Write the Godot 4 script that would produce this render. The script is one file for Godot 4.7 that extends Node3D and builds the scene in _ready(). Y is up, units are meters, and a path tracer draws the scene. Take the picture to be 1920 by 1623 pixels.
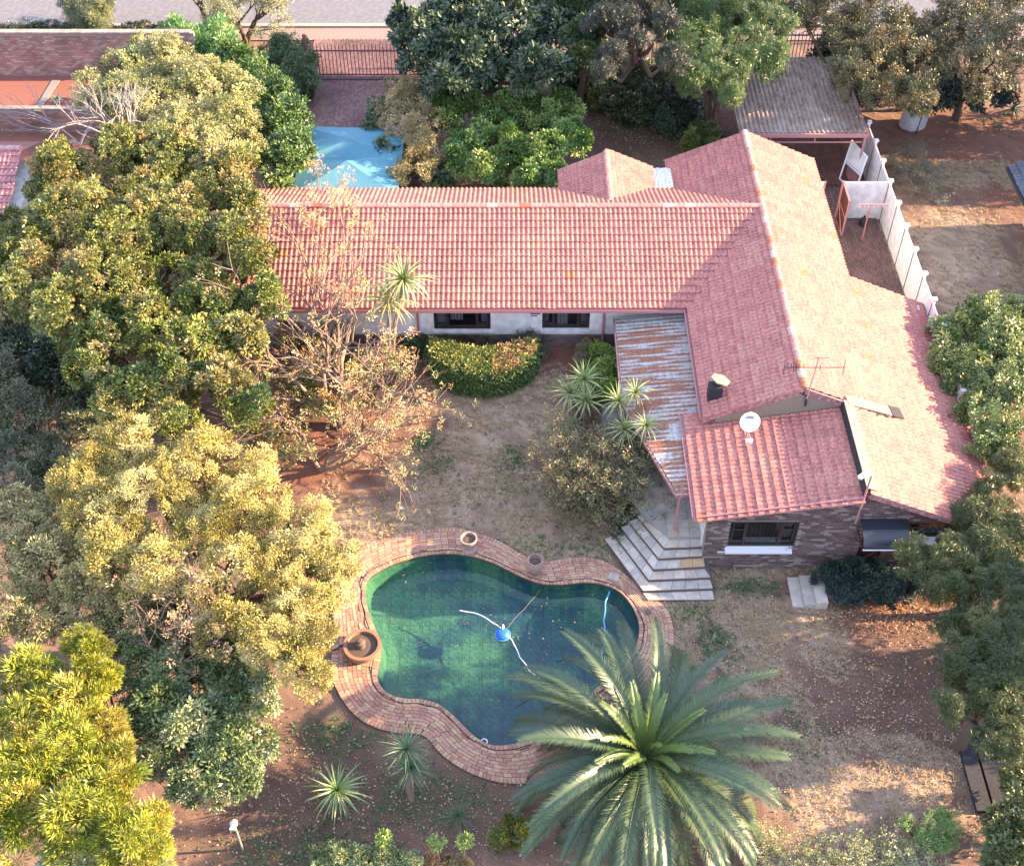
extends Node3D
# A drone view of a tiled house, its garden and pool. y is up, metres, the garden lawn is at y = 0.

var rng := RandomNumberGenerator.new()
var M := {}
var used := {}
var lump := FastNoiseLite.new()
var tone := FastNoiseLite.new()
var eye := Vector3(0, 31, 0)


# ---------------------------------------------------------------- mesh collector
class MB:
	var v := PackedVector3Array()
	var n := PackedVector3Array()
	var c := PackedColorArray()
	var k := Color(1, 1, 1)

	func tri(a: Vector3, b: Vector3, d: Vector3) -> void:   # counter-clockwise seen from the front; stored clockwise
		var m := (b - a).cross(d - a).normalized()
		v.append(a); v.append(d); v.append(b)
		for i in 3:
			n.append(m); c.append(k)

	func tri_n(a: Vector3, b: Vector3, d: Vector3, na: Vector3, nb: Vector3, nd: Vector3) -> void:
		v.append(a); v.append(d); v.append(b)
		n.append(na); n.append(nd); n.append(nb)
		for i in 3:
			c.append(k)

	func quad(a: Vector3, b: Vector3, d: Vector3, e: Vector3) -> void:
		tri(a, b, d); tri(a, d, e)

	func box(at: Vector3, size: Vector3, b := Basis()) -> void:
		var h := size * 0.5
		var p := []
		for i in 8:
			p.append(at + b * Vector3(h.x if i & 1 else -h.x, h.y if i & 2 else -h.y, h.z if i & 4 else -h.z))
		quad(p[4], p[5], p[7], p[6]); quad(p[1], p[0], p[2], p[3]); quad(p[5], p[1], p[3], p[7])
		quad(p[0], p[4], p[6], p[2]); quad(p[6], p[7], p[3], p[2]); quad(p[0], p[1], p[5], p[4])

	func bar(a: Vector3, b: Vector3, w: float, t: float, up := Vector3.UP) -> void:
		var f := (b - a).normalized()
		if absf(f.dot(up)) > 0.98:
			up = Vector3(0, 0, 1)
		var s := f.cross(up).normalized()
		box((a + b) * 0.5, Vector3(w, t, a.distance_to(b)), Basis(s, s.cross(-f), -f).orthonormalized())

	func prism(poly: Array, y0: float, y1: float) -> void:   # poly of Vector2(x, z)
		var pv := PackedVector2Array(poly)
		var ix := Geometry2D.triangulate_polygon(pv)
		for i in range(0, ix.size(), 3):
			var a := pv[ix[i]]; var b := pv[ix[i + 1]]; var d := pv[ix[i + 2]]
			if (b - a).cross(d - a) > 0:
				var q := b; b = d; d = q
			tri(Vector3(a.x, y1, a.y), Vector3(b.x, y1, b.y), Vector3(d.x, y1, d.y))
		var area := 0.0
		for i in pv.size():
			area += pv[i].cross(pv[(i + 1) % pv.size()])
		for i in pv.size():
			var a := pv[i]; var b := pv[(i + 1) % pv.size()]
			if area > 0:
				var q := a; a = b; b = q
			quad(Vector3(a.x, y0, a.y), Vector3(b.x, y0, b.y), Vector3(b.x, y1, b.y), Vector3(a.x, y1, a.y))

	func slab(poly: Array, z0: float, z1: float) -> void:   # poly of Vector2(x, y), standing, from z0 (back) to z1 (front)
		var pv := PackedVector2Array(poly)
		var ix := Geometry2D.triangulate_polygon(pv)
		for i in range(0, ix.size(), 3):
			var a := pv[ix[i]]; var b := pv[ix[i + 1]]; var d := pv[ix[i + 2]]
			if (b - a).cross(d - a) < 0:
				var q := b; b = d; d = q
			tri(Vector3(a.x, a.y, z1), Vector3(b.x, b.y, z1), Vector3(d.x, d.y, z1))
			tri(Vector3(a.x, a.y, z0), Vector3(d.x, d.y, z0), Vector3(b.x, b.y, z0))
		for i in pv.size():
			var a := pv[i]; var b := pv[(i + 1) % pv.size()]
			quad(Vector3(a.x, a.y, z1), Vector3(a.x, a.y, z0), Vector3(b.x, b.y, z0), Vector3(b.x, b.y, z1))

	func tube(path: Array, radii: Array, sides := 6, cap := true) -> void:
		var rings := []
		var nr := []
		var last := Vector3.ZERO
		for i in path.size():
			var f: Vector3 = (path[mini(i + 1, path.size() - 1)] - path[maxi(i - 1, 0)]).normalized()
			var s := last
			if s == Vector3.ZERO or absf(s.dot(f)) > 0.95:
				s = Vector3.UP if absf(f.y) < 0.9 else Vector3.RIGHT
			s = (s - f * s.dot(f)).normalized()
			last = s
			var u := f.cross(s)
			var ring := []
			var rn := []
			for j in sides:
				var a := TAU * j / sides
				var d := s * cos(a) + u * sin(a)
				ring.append(path[i] + d * radii[i]); rn.append(d)
			rings.append(ring); nr.append(rn)
		for i in path.size() - 1:
			for j in sides:
				var q := (j + 1) % sides
				tri_n(rings[i][j], rings[i][q], rings[i + 1][q], nr[i][j], nr[i][q], nr[i + 1][q])
				tri_n(rings[i][j], rings[i + 1][q], rings[i + 1][j], nr[i][j], nr[i + 1][q], nr[i + 1][j])
		if cap:
			for j in range(1, sides - 1):
				tri(rings[0][0], rings[0][j + 1], rings[0][j])
				tri(rings[-1][0], rings[-1][j], rings[-1][j + 1])

	func lathe(prof: Array, at: Vector3, sides := 24, squash := Vector3.ONE) -> void:   # prof of Vector2(radius, y), bottom to top outside
		for i in prof.size() - 1:
			var p: Vector2 = prof[i]; var q: Vector2 = prof[i + 1]
			var sl := Vector2(q.y - p.y, p.x - q.x).normalized()
			for j in sides:
				var a := TAU * j / sides; var b := TAU * (j + 1) / sides
				var da := Vector3(cos(a), 0, -sin(a)); var db := Vector3(cos(b), 0, -sin(b))
				var na := da * sl.x + Vector3(0, sl.y, 0); var nb := db * sl.x + Vector3(0, sl.y, 0)
				var p0 := at + (da * p.x + Vector3(0, p.y, 0)) * squash; var p1 := at + (db * p.x + Vector3(0, p.y, 0)) * squash
				var q0 := at + (da * q.x + Vector3(0, q.y, 0)) * squash; var q1 := at + (db * q.x + Vector3(0, q.y, 0)) * squash
				tri_n(p0, p1, q1, na, nb, nb)
				tri_n(p0, q1, q0, na, nb, na)

	func mesh() -> ArrayMesh:
		var a := []
		a.resize(Mesh.ARRAY_MAX)
		a[Mesh.ARRAY_VERTEX] = v; a[Mesh.ARRAY_NORMAL] = n; a[Mesh.ARRAY_COLOR] = c
		var m := ArrayMesh.new()
		m.add_surface_from_arrays(Mesh.PRIMITIVE_TRIANGLES, a)
		return m


# ---------------------------------------------------------------- nodes
func call_it(parent: Node, called: String) -> String:
	var key := str(parent.get_instance_id()) + called
	var k: int = used.get(key, 0)
	used[key] = k + 1
	return called if k == 0 else "%s_%03d" % [called, k]


func put(parent: Node, called: String, mesh: Mesh, m: Material, xf := Transform3D()) -> MeshInstance3D:
	var o := MeshInstance3D.new()
	o.name = call_it(parent, called)
	o.mesh = mesh
	o.material_override = m
	o.transform = xf
	parent.add_child(o, true)
	return o


func tag(o: Node, label: String, category: String, group := "") -> Node:
	o.set_meta("label", label); o.set_meta("category", category)
	if group != "":
		o.set_meta("group", group)
	return o


func thing(called: String, label: String, category: String, at := Vector3.ZERO, group := "") -> Node3D:
	var o := Node3D.new()
	o.name = call_it(self, called)
	add_child(o, true)
	o.position = at
	tag(o, label, category, group)
	return o


func setting(called: String, mesh: Mesh, m: Material, kind := "structure", label := "") -> MeshInstance3D:
	var o := put(self, called, mesh, m)
	o.set_meta("kind", kind)
	if label != "":
		o.set_meta("label", label)
	return o


func many(parent: Node, called: String, mesh: Mesh, m: Material, xfs: Array, cols: Array) -> MultiMeshInstance3D:
	var mm := MultiMesh.new()
	mm.transform_format = MultiMesh.TRANSFORM_3D
	mm.use_colors = true
	mm.mesh = mesh
	mm.instance_count = xfs.size()
	var buf := PackedFloat32Array()
	buf.resize(xfs.size() * 16)
	for i in xfs.size():
		var t: Transform3D = xfs[i]
		var q: Color = cols[i]
		var o := i * 16
		buf[o] = t.basis.x.x; buf[o + 1] = t.basis.y.x; buf[o + 2] = t.basis.z.x; buf[o + 3] = t.origin.x
		buf[o + 4] = t.basis.x.y; buf[o + 5] = t.basis.y.y; buf[o + 6] = t.basis.z.y; buf[o + 7] = t.origin.y
		buf[o + 8] = t.basis.x.z; buf[o + 9] = t.basis.y.z; buf[o + 10] = t.basis.z.z; buf[o + 11] = t.origin.z
		buf[o + 12] = q.r; buf[o + 13] = q.g; buf[o + 14] = q.b; buf[o + 15] = 1.0
	mm.buffer = buf
	var o := MultiMeshInstance3D.new()
	o.name = call_it(parent, called)
	o.multimesh = mm
	o.material_override = m
	o.set_meta("kind", "stuff")
	parent.add_child(o, true)
	return o


func lin(r: float, g: float, b: float) -> Color:
	return Color(r, g, b).linear_to_srgb()


func paint(key: String, c: Color, rough := 0.8, grain: Texture2D = null, scale := 1.0) -> StandardMaterial3D:
	var m := StandardMaterial3D.new()   # c is a real-world (linear) base colour
	m.albedo_color = c.linear_to_srgb()
	m.roughness = rough
	m.vertex_color_use_as_albedo = true
	if grain:
		m.albedo_texture = grain
		m.uv1_triplanar = true
		m.uv1_world_triplanar = true
		m.uv1_scale = Vector3.ONE * scale
	M[key] = m
	return m


func grain_map(freq: float, lo: float, hi: float, oct := 4, sid := 1) -> NoiseTexture2D:
	var f := FastNoiseLite.new()
	f.seed = sid; f.frequency = freq; f.fractal_octaves = oct; f.noise_type = FastNoiseLite.TYPE_SIMPLEX_SMOOTH
	var g := Gradient.new()
	g.set_color(0, Color(lo, lo, lo)); g.set_color(1, Color(hi, hi, hi))
	g.offsets = PackedFloat32Array([0.25, 0.75])
	var t := NoiseTexture2D.new()
	t.width = 512; t.height = 512; t.seamless = true; t.noise = f; t.color_ramp = g
	return t


func land(z: float) -> float:   # the garden climbs gently from the pool to the house
	return 0.8 * smoothstep(0.0, 1.0, clampf((-25.5 - z) / 7.0, 0.0, 1.0))


func frame_of(up: Vector3, turn: float, s: float) -> Basis:
	up = up.normalized()
	var side := up.cross(Vector3(sin(turn), 0.13, cos(turn))).normalized()
	return Basis(side * s, up * s, side.cross(up) * s)


func _ready() -> void:
	rng.seed = 77
	lump.seed = 5; lump.frequency = 0.55; lump.fractal_octaves = 3
	tone.seed = 9; tone.frequency = 0.7; tone.fractal_octaves = 3
	camera_sky_sun()
	materials()
	ground()
	pool()
	house()
	veranda_and_steps()
	yard()
	street()
	garden_things()
	plants()
	trees()


func camera_sky_sun() -> void:
	var cam := Camera3D.new()
	cam.name = "camera"
	cam.position = eye
	cam.rotation_degrees = Vector3(-46, 0, 0)
	cam.fov = rad_to_deg(2.0 * atan(811.5 / 2330.0))
	cam.near = 0.2; cam.far = 600.0
	add_child(cam)
	cam.current = true
	var sky := ProceduralSkyMaterial.new()
	sky.sky_top_color = Color(0.63, 0.69, 0.82)
	sky.sky_energy_multiplier = 0.88
	sky.sky_horizon_color = Color(0.8, 0.83, 0.9)
	sky.ground_horizon_color = Color(0.7, 0.7, 0.7)
	sky.ground_bottom_color = Color(0.4, 0.36, 0.33)
	sky.sky_curve = 0.2
	var env := Environment.new()
	env.background_mode = Environment.BG_SKY
	env.sky = Sky.new()
	env.sky.sky_material = sky
	env.tonemap_mode = Environment.TONE_MAPPER_LINEAR
	env.tonemap_exposure = 5.6
	env.sdfgi_enabled = true; env.ssao_enabled = true; env.ssil_enabled = true
	var we := WorldEnvironment.new()
	we.name = "world_environment"
	we.environment = env
	add_child(we)
	var sun := DirectionalLight3D.new()
	sun.name = "sun"
	sun.light_energy = 1.6
	sun.light_color = Color(1.0, 0.86, 0.68)
	sun.light_angular_distance = 0.5
	sun.shadow_enabled = true
	sun.directional_shadow_max_distance = 150.0
	add_child(sun)
	sun.look_at_from_position(Vector3(1, 0.345, -0.07) * 50.0, Vector3.ZERO)


func materials() -> void:
	var g1 := grain_map(0.02, 0.72, 1.0, 5, 1)
	var g2 := grain_map(0.06, 0.6, 1.0, 4, 2)
	var g3 := grain_map(0.008, 0.9, 1.0, 5, 3)
	M.g1 = g1; M.g2 = g2
	paint("ground", Color(1, 1, 1), 0.95, g2, 0.9)
	M.ground.heightmap_enabled = false
	paint("tile", Color(1, 1, 1), 0.6, g1, 0.7)
	paint("underlay", Color(0.2, 0.08, 0.07), 0.9)
	paint("fascia", Color(0.5, 0.25, 0.24), 0.55, g1, 0.5)
	paint("plaster", Color(0.82, 0.8, 0.78), 0.9, g3, 0.5)
	paint("mortar", Color(0.45, 0.4, 0.37), 0.95, g2, 1.2)
	paint("brick", Color(1, 1, 1), 0.85, g2, 3.0)
	paint("paver", Color(1, 1, 1), 0.85, g1, 2.5)
	paint("bed", Color(0.14, 0.08, 0.06), 0.95, g2, 1.0)
	paint("frame", Color(0.045, 0.03, 0.028), 0.5)
	paint("dark", Color(0.02, 0.02, 0.02), 0.9)
	paint("lace", Color(0.7, 0.72, 0.8), 0.9)
	paint("white", Color(0.78, 0.78, 0.8), 0.5)
	paint("cream", Color(0.38, 0.31, 0.24), 0.85, g2, 1.2)
	paint("bitumen", Color(0.035, 0.037, 0.045), 0.75, g2, 1.5)
	paint("stone", Color(1, 1, 1), 0.6, g3, 0.5)
	paint("riser", Color(0.2, 0.15, 0.13), 0.85, g2, 1.5)
	paint("zinc", Color(1, 1, 1), 0.45, g1, 0.8)
	paint("steel_pink", Color(0.42, 0.2, 0.2), 0.5)
	paint("steel_red", Color(0.22, 0.085, 0.095), 0.5)
	paint("awning", Color(0.03, 0.035, 0.045), 0.25)
	paint("wood", Color(0.09, 0.03, 0.02), 0.6, g1, 2.0)
	paint("bark", Color(0.17, 0.12, 0.09), 0.95, g2, 2.5)
	paint("pale_bark", Color(0.34, 0.24, 0.19), 0.9, g2, 2.0)
	paint("bone_bark", Color(0.5, 0.44, 0.44), 0.9, g2, 2.0)
	paint("terracotta", Color(0.5, 0.33, 0.29), 0.8, g1, 2.0)
	paint("basin_clay", Color(0.42, 0.22, 0.14), 0.85, g2, 2.0)
	paint("soil", Color(0.15, 0.1, 0.075), 0.95, g2, 3.0)
	paint("asphalt", Color(0.16, 0.155, 0.17), 0.9, g3, 0.6)
	paint("concrete", Color(0.34, 0.3, 0.28), 0.9, g2, 0.7)
	paint("net", Color(0.075, 0.23, 0.31), 0.7, g3, 2.0)
	M.net.backlight_enabled = true; M.net.backlight = Color(0.05, 0.12, 0.16)
	paint("blue", Color(0.02, 0.13, 0.6), 0.35)
	paint("hose", Color(0.55, 0.65, 0.7), 0.4)
	paint("blue_hose", Color(0.08, 0.3, 0.55), 0.4)
	paint("slab", Color(0.03, 0.03, 0.042), 0.7, g1, 0.8)
	paint("bag", Color(0.68, 0.68, 0.72), 0.7, g1, 1.5)
	paint("leaf", Color(1, 1, 1), 0.4)
	M.leaf.backlight_enabled = true; M.leaf.backlight = Color(0.22, 0.25, 0.1)
	paint("litter", Color(1, 1, 1), 0.9)
	paint("glass", Color(0.02, 0.025, 0.03), 0.08)
	M.glass.transparency = BaseMaterial3D.TRANSPARENCY_ALPHA
	M.glass.albedo_color = Color(0.1, 0.11, 0.13, 0.3)
	paint("water", Color(0.02, 0.1, 0.1), 0.03)
	M.water.transparency = BaseMaterial3D.TRANSPARENCY_ALPHA
	M.water.albedo_color = Color(0.02, 0.3, 0.33, 0.05)
	M.water.metallic_specular = 0.2
	M.water.normal_enabled = true
	var rip := FastNoiseLite.new()
	rip.seed = 4; rip.frequency = 0.015
	var rt := NoiseTexture2D.new()
	rt.width = 512; rt.height = 512; rt.seamless = true; rt.as_normal_map = true; rt.bump_strength = 2.0; rt.noise = rip
	M.water.normal_texture = rt
	M.water.normal_scale = 0.3
	M.water.uv1_triplanar = true; M.water.uv1_world_triplanar = true; M.water.uv1_scale = Vector3.ONE * 0.5
	# the pool's glass mosaic: a grid of small tiles with pale joints
	var im := Image.create(256, 256, false, Image.FORMAT_RGB8)
	im.fill(Color(0.9, 1.0, 0.95))
	for i in 8:
		for j in 8:
			var t := rng.randf_range(0.6, 0.95)
			im.fill_rect(Rect2i(i * 32 + 2, j * 32 + 2, 28, 28), Color(t * rng.randf_range(0.85, 1.0), t, t))
	paint("mosaic", Color(1, 1, 1), 0.5, ImageTexture.create_from_image(im), 1.6)


# ---------------------------------------------------------------- ground
var pool_in: PackedVector2Array
var pool_out: PackedVector2Array
var pool_mid: PackedVector2Array

func blot(x: float, z: float, a: Array) -> float:   # soft round patch [Vector3 centre, rx, rz]
	var c: Vector3 = a[0]
	var d := Vector2((x - c.x) / a[1], (z - c.z) / a[2]).length()
	return clampf(1.35 - d, 0.0, 1.0)


func ground() -> void:
	make_pool_lines()
	var straw := [[Vector3(-1.06, 0.17, -27.59), 2.8, 3.5], [Vector3(-0.55, 0.56, -29.95), 2.6, 2.2], [Vector3(-2.79, 0.03, -26.31), 3.0, 2.0], [Vector3(1.7, 0, -25), 2.2, 1.0], [Vector3(7.11, 0, -22.11), 2.4, 2.0], [Vector3(6.39, 0, -20.21), 1.8, 2.2], [Vector3(9.21, 0, -16.16), 3.0, 1.6], [Vector3(17.34, 0.8, -38.79), 2.6, 2.6], [Vector3(18.91, 0.8, -44.23), 2.4, 0.9]]
	var red := [[Vector3(-5.06, 0.38, -28.86), 3.6, 3.2], [Vector3(-2.63, 0.76, -31.59), 3.0, 1.0], [Vector3(1.72, 0.8, -32.65), 2.6, 1.6], [Vector3(2.79, 0.03, -26.31), 1.3, 1.4], [Vector3(19.96, 0.8, -47.49), 4.0, 2.2], [Vector3(20.71, 0.8, -44.23), 3.0, 3.0], [Vector3(10.38, 0, -22.3), 3.0, 0.8], [Vector3(13.79, 0.8, -45.83), 2.5, 2.0]]
	var brown := [[Vector3(-5.76, 0, -16.16), 3.0, 2.5], [Vector3(-2.3, 0, -16.16), 3.5, 1.6], [Vector3(5.61, 0.8, -47.07), 3.0, 1.6], [Vector3(10.43, 0, -18.62), 3.0, 2.0], [Vector3(11.31, 0, -20.58), 2.6, 3.0], [Vector3(14.27, 0.8, -39.13), 1.6, 3.0]]
	var green := [[Vector3(0.51, 0, -24.89), 1.3, 0.35], [Vector3(7.27, 0, -23.31), 1.1, 0.35], [Vector3(0, 0.3, -28.43), 0.5, 0.5], [Vector3(-5.09, 0, -18.11), 1.2, 0.7], [Vector3(-5.58, 0, -14.66), 2.0, 0.5], [Vector3(6.05, 0, -21.33), 0.6, 0.5], [Vector3(-2.45, 0, -16.32), 2.2, 0.9], [Vector3(-2.51, 0.27, -28.22), 0.5, 0.4], [Vector3(-2.9, 0.41, -29.07), 0.5, 0.5]]
	var xs := [-160.0, -100.0, -60.0, -40.0, -32.0]
	var x := -27.0
	while x <= 23.0:
		xs.append(x); x += 0.25
	xs.append_array([30.0, 42.0, 60.0, 100.0, 160.0])
	var zs := [-260.0, -160.0, -110.0, -85.0]
	var z := -70.0
	while z <= -10.0:
		zs.append(z); z += 0.25
	zs.append_array([0.0, 25.0, 60.0])
	var fine := FastNoiseLite.new()
	fine.seed = 31; fine.frequency = 0.5; fine.fractal_octaves = 5
	var pts := []
	for j in zs.size():
		var row := []
		for i in xs.size():
			var px: float = xs[i]; var pz: float = zs[j]
			var s := fine.get_noise_2d(px, pz)
			var s2 := fine.get_noise_2d(px * 2.3 + 90.0, pz * 2.3)
			var k := Color(0.29, 0.175, 0.125)
			var w := 0.0
			for a in brown: w = maxf(w, blot(px, pz, a))
			k = k.lerp(Color(0.19, 0.115, 0.085), clampf(w + s * 0.8, 0, 1) if w > 0 else 0.0)
			w = 0.0
			for a in red: w = maxf(w, blot(px, pz, a))
			k = k.lerp(Color(0.29, 0.125, 0.08), clampf(w * 1.2 + s * 0.9, 0, 1) if w > 0 else 0.0)
			w = 0.0
			for a in straw: w = maxf(w, blot(px, pz, a))
			k = k.lerp(Color(0.46, 0.34, 0.24), clampf(w * 1.1 + s * 1.3 + s2 * 0.6, 0, 0.95) if w > 0 else 0.0)
			w = 0.0
			for a in green: w = maxf(w, blot(px, pz, a))
			k = k.lerp(Color(0.08, 0.1, 0.045), clampf(w * 0.9 + s2 * 1.4 - 0.25, 0, 0.8) if w > 0 else 0.0)
			if px < -13.0 and pz < -40.0:
				k = Color(0.34, 0.13, 0.09).lerp(Color(0.25, 0.12, 0.08), clampf(0.4 + s, 0, 1))
			k = k * (1.0 + 0.35 * s2 + 0.2 * s)
			row.append([Vector3(px, land(pz) + 0.035 * s2, pz), k])
		pts.append(row)
	var mb := MB.new()
	for j in zs.size() - 1:
		for i in xs.size() - 1:
			var a = pts[j][i]; var b = pts[j + 1][i]; var d = pts[j + 1][i + 1]; var e = pts[j][i + 1]
			var mid := Vector2((xs[i] + xs[i + 1]) * 0.5, (zs[j] + zs[j + 1]) * 0.5)
			if Geometry2D.is_point_in_polygon(mid, pool_mid):
				continue
			for q in [[a, b, d], [a, d, e]]:
				var nn: Vector3 = (q[1][0] - q[0][0]).cross(q[2][0] - q[0][0]).normalized()
				for t in [q[0], q[2], q[1]]:
					mb.v.append(t[0]); mb.n.append(nn); mb.c.append(t[1])
	setting("ground", mb.mesh(), M.ground)
	# dry leaves, straw tufts and weeds lying on it
	var leaf := MB.new()
	leaf.quad(Vector3(-0.02, 0, 0), Vector3(0, 0.006, 0.032), Vector3(0.02, 0, 0), Vector3(0, 0.01, -0.032))
	var xf := []; var cl := []
	var cols := [Color(0.36, 0.24, 0.13), Color(0.25, 0.12, 0.06), Color(0.44, 0.34, 0.22), Color(0.16, 0.08, 0.05), Color(0.2, 0.1, 0.06), Color(0.28, 0.16, 0.09)]
	for spot in [[Vector3(10.28, 0, -18.62), 4.5, 4.0, 5000], [Vector3(5.64, 0.8, -47.49), 3.5, 2.0, 2200], [Vector3(-5.76, 0, -16.16), 3.5, 3.0, 1800], [Vector3(14.27, 0.8, -39.13), 1.6, 4.0, 1400], [Vector3(-0.54, 0.3, -28.43), 4.5, 4.5, 1500], [Vector3(6.64, 0, -20.95), 3.0, 3.0, 1000], [Vector3(18.27, 0.8, -43.46), 4.0, 6.0, 1600], [Vector3(-0.85, 0, -15.55), 4.5, 2.0, 1500], [Vector3(11.15, 0, -22.11), 2.5, 0.7, 1500]]:
		for i in spot[3]:
			var p: Vector3 = spot[0] + Vector3(rng.randfn(0, 0.5) * spot[1], 0, rng.randfn(0, 0.5) * spot[2])
			if Geometry2D.is_point_in_polygon(Vector2(p.x, p.z), pool_out):
				continue
			p.y = land(p.z) + 0.045
			xf.append(Transform3D(frame_of(Vector3(rng.randfn(0, 0.35), 1, rng.randfn(0, 0.35)), rng.randf() * TAU, rng.randf_range(0.6, 1.5)), p))
			cl.append(cols[rng.randi() % 6])
	many(self, "fallen_leaves", leaf.mesh(), M.litter, xf, cl)
	var tuft := MB.new()
	for i in 14:
		var a := rng.randf() * TAU
		var o := Vector3(cos(a), 0, sin(a)) * rng.randf() * 0.08
		var e := o + Vector3(cos(a) * rng.randf_range(0.02, 0.13), rng.randf_range(0.03, 0.09), sin(a) * rng.randf_range(0.02, 0.13))
		var s := Vector3(-sin(a), 0, cos(a)) * 0.008
		tuft.tri(o - s, o + s, e)
	var tm := tuft.mesh()
	xf = []; cl = []
	for a in straw:
		for i in 1500:
			var p: Vector3 = a[0] + Vector3(rng.randf_range(-1.2, 1.2) * a[1], 0, rng.randf_range(-1.2, 1.2) * a[2])
			if fine.get_noise_2d(p.x, p.z) < -0.12 or Geometry2D.is_point_in_polygon(Vector2(p.x, p.z), pool_out):
				continue
			p.y = land(p.z) + 0.02
			xf.append(Transform3D(frame_of(Vector3.UP, rng.randf() * TAU, rng.randf_range(0.6, 1.4)), p))
			cl.append(Color(0.46, 0.36, 0.22).lerp(Color(0.32, 0.22, 0.13), rng.randf()))
	many(self, "dry_grass", tm, M.litter, xf, cl)
	xf = []; cl = []
	for a in green + [[Vector3(6.07, 0, -20.77), 1.0, 1.0], [Vector3(5.35, 0, -22.3), 0.6, 0.3], [Vector3(2.71, 0, -24.78), 1.2, 0.8], [Vector3(7.93, 0, -18.11), 0.8, 0.8], [Vector3(-4.8, 0, -15.25), 2.0, 0.6], [Vector3(21.37, 0.8, -48.35), 2.0, 1.2], [Vector3(-1.06, 0.11, -27.17), 2.5, 2.0]]:
		for i in 130:
			var p: Vector3 = a[0] + Vector3(rng.randfn(0, 0.55) * a[1], 0, rng.randfn(0, 0.55) * a[2])
			if Geometry2D.is_point_in_polygon(Vector2(p.x, p.z), pool_out):
				continue
			p.y = land(p.z) + 0.02
			xf.append(Transform3D(frame_of(Vector3.UP, rng.randf() * TAU, rng.randf_range(0.5, 1.5)), p))
			cl.append(Color(0.05, 0.11, 0.04).lerp(Color(0.11, 0.15, 0.06), rng.randf()))
	many(self, "green_weeds", sprig("weed", 3), M.leaf, xf, cl)


# ---------------------------------------------------------------- pool
func smooth_loop(p: Array, steps: int) -> PackedVector2Array:
	var out := PackedVector2Array()
	for i in p.size():
		var a: Vector2 = p[(i - 1 + p.size()) % p.size()]; var b: Vector2 = p[i]; var d: Vector2 = p[(i + 1) % p.size()]; var e: Vector2 = p[(i + 2) % p.size()]
		for k in steps:
			out.append(b.cubic_interpolate(d, a, e, float(k) / steps))
	return out


func even_loop(p: PackedVector2Array, count: int) -> PackedVector2Array:
	var total := 0.0
	for i in p.size():
		total += p[i].distance_to(p[(i + 1) % p.size()])
	var out := PackedVector2Array()
	var gone := 0.0
	var at := 0
	for k in count:
		var want := total * k / count
		while true:
			var l := p[at].distance_to(p[(at + 1) % p.size()])
			if gone + l >= want or at >= p.size() - 1:
				out.append(p[at].lerp(p[(at + 1) % p.size()], clampf((want - gone) / maxf(l, 1e-5), 0, 1)))
				break
			gone += l
			at += 1
	return out


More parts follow.
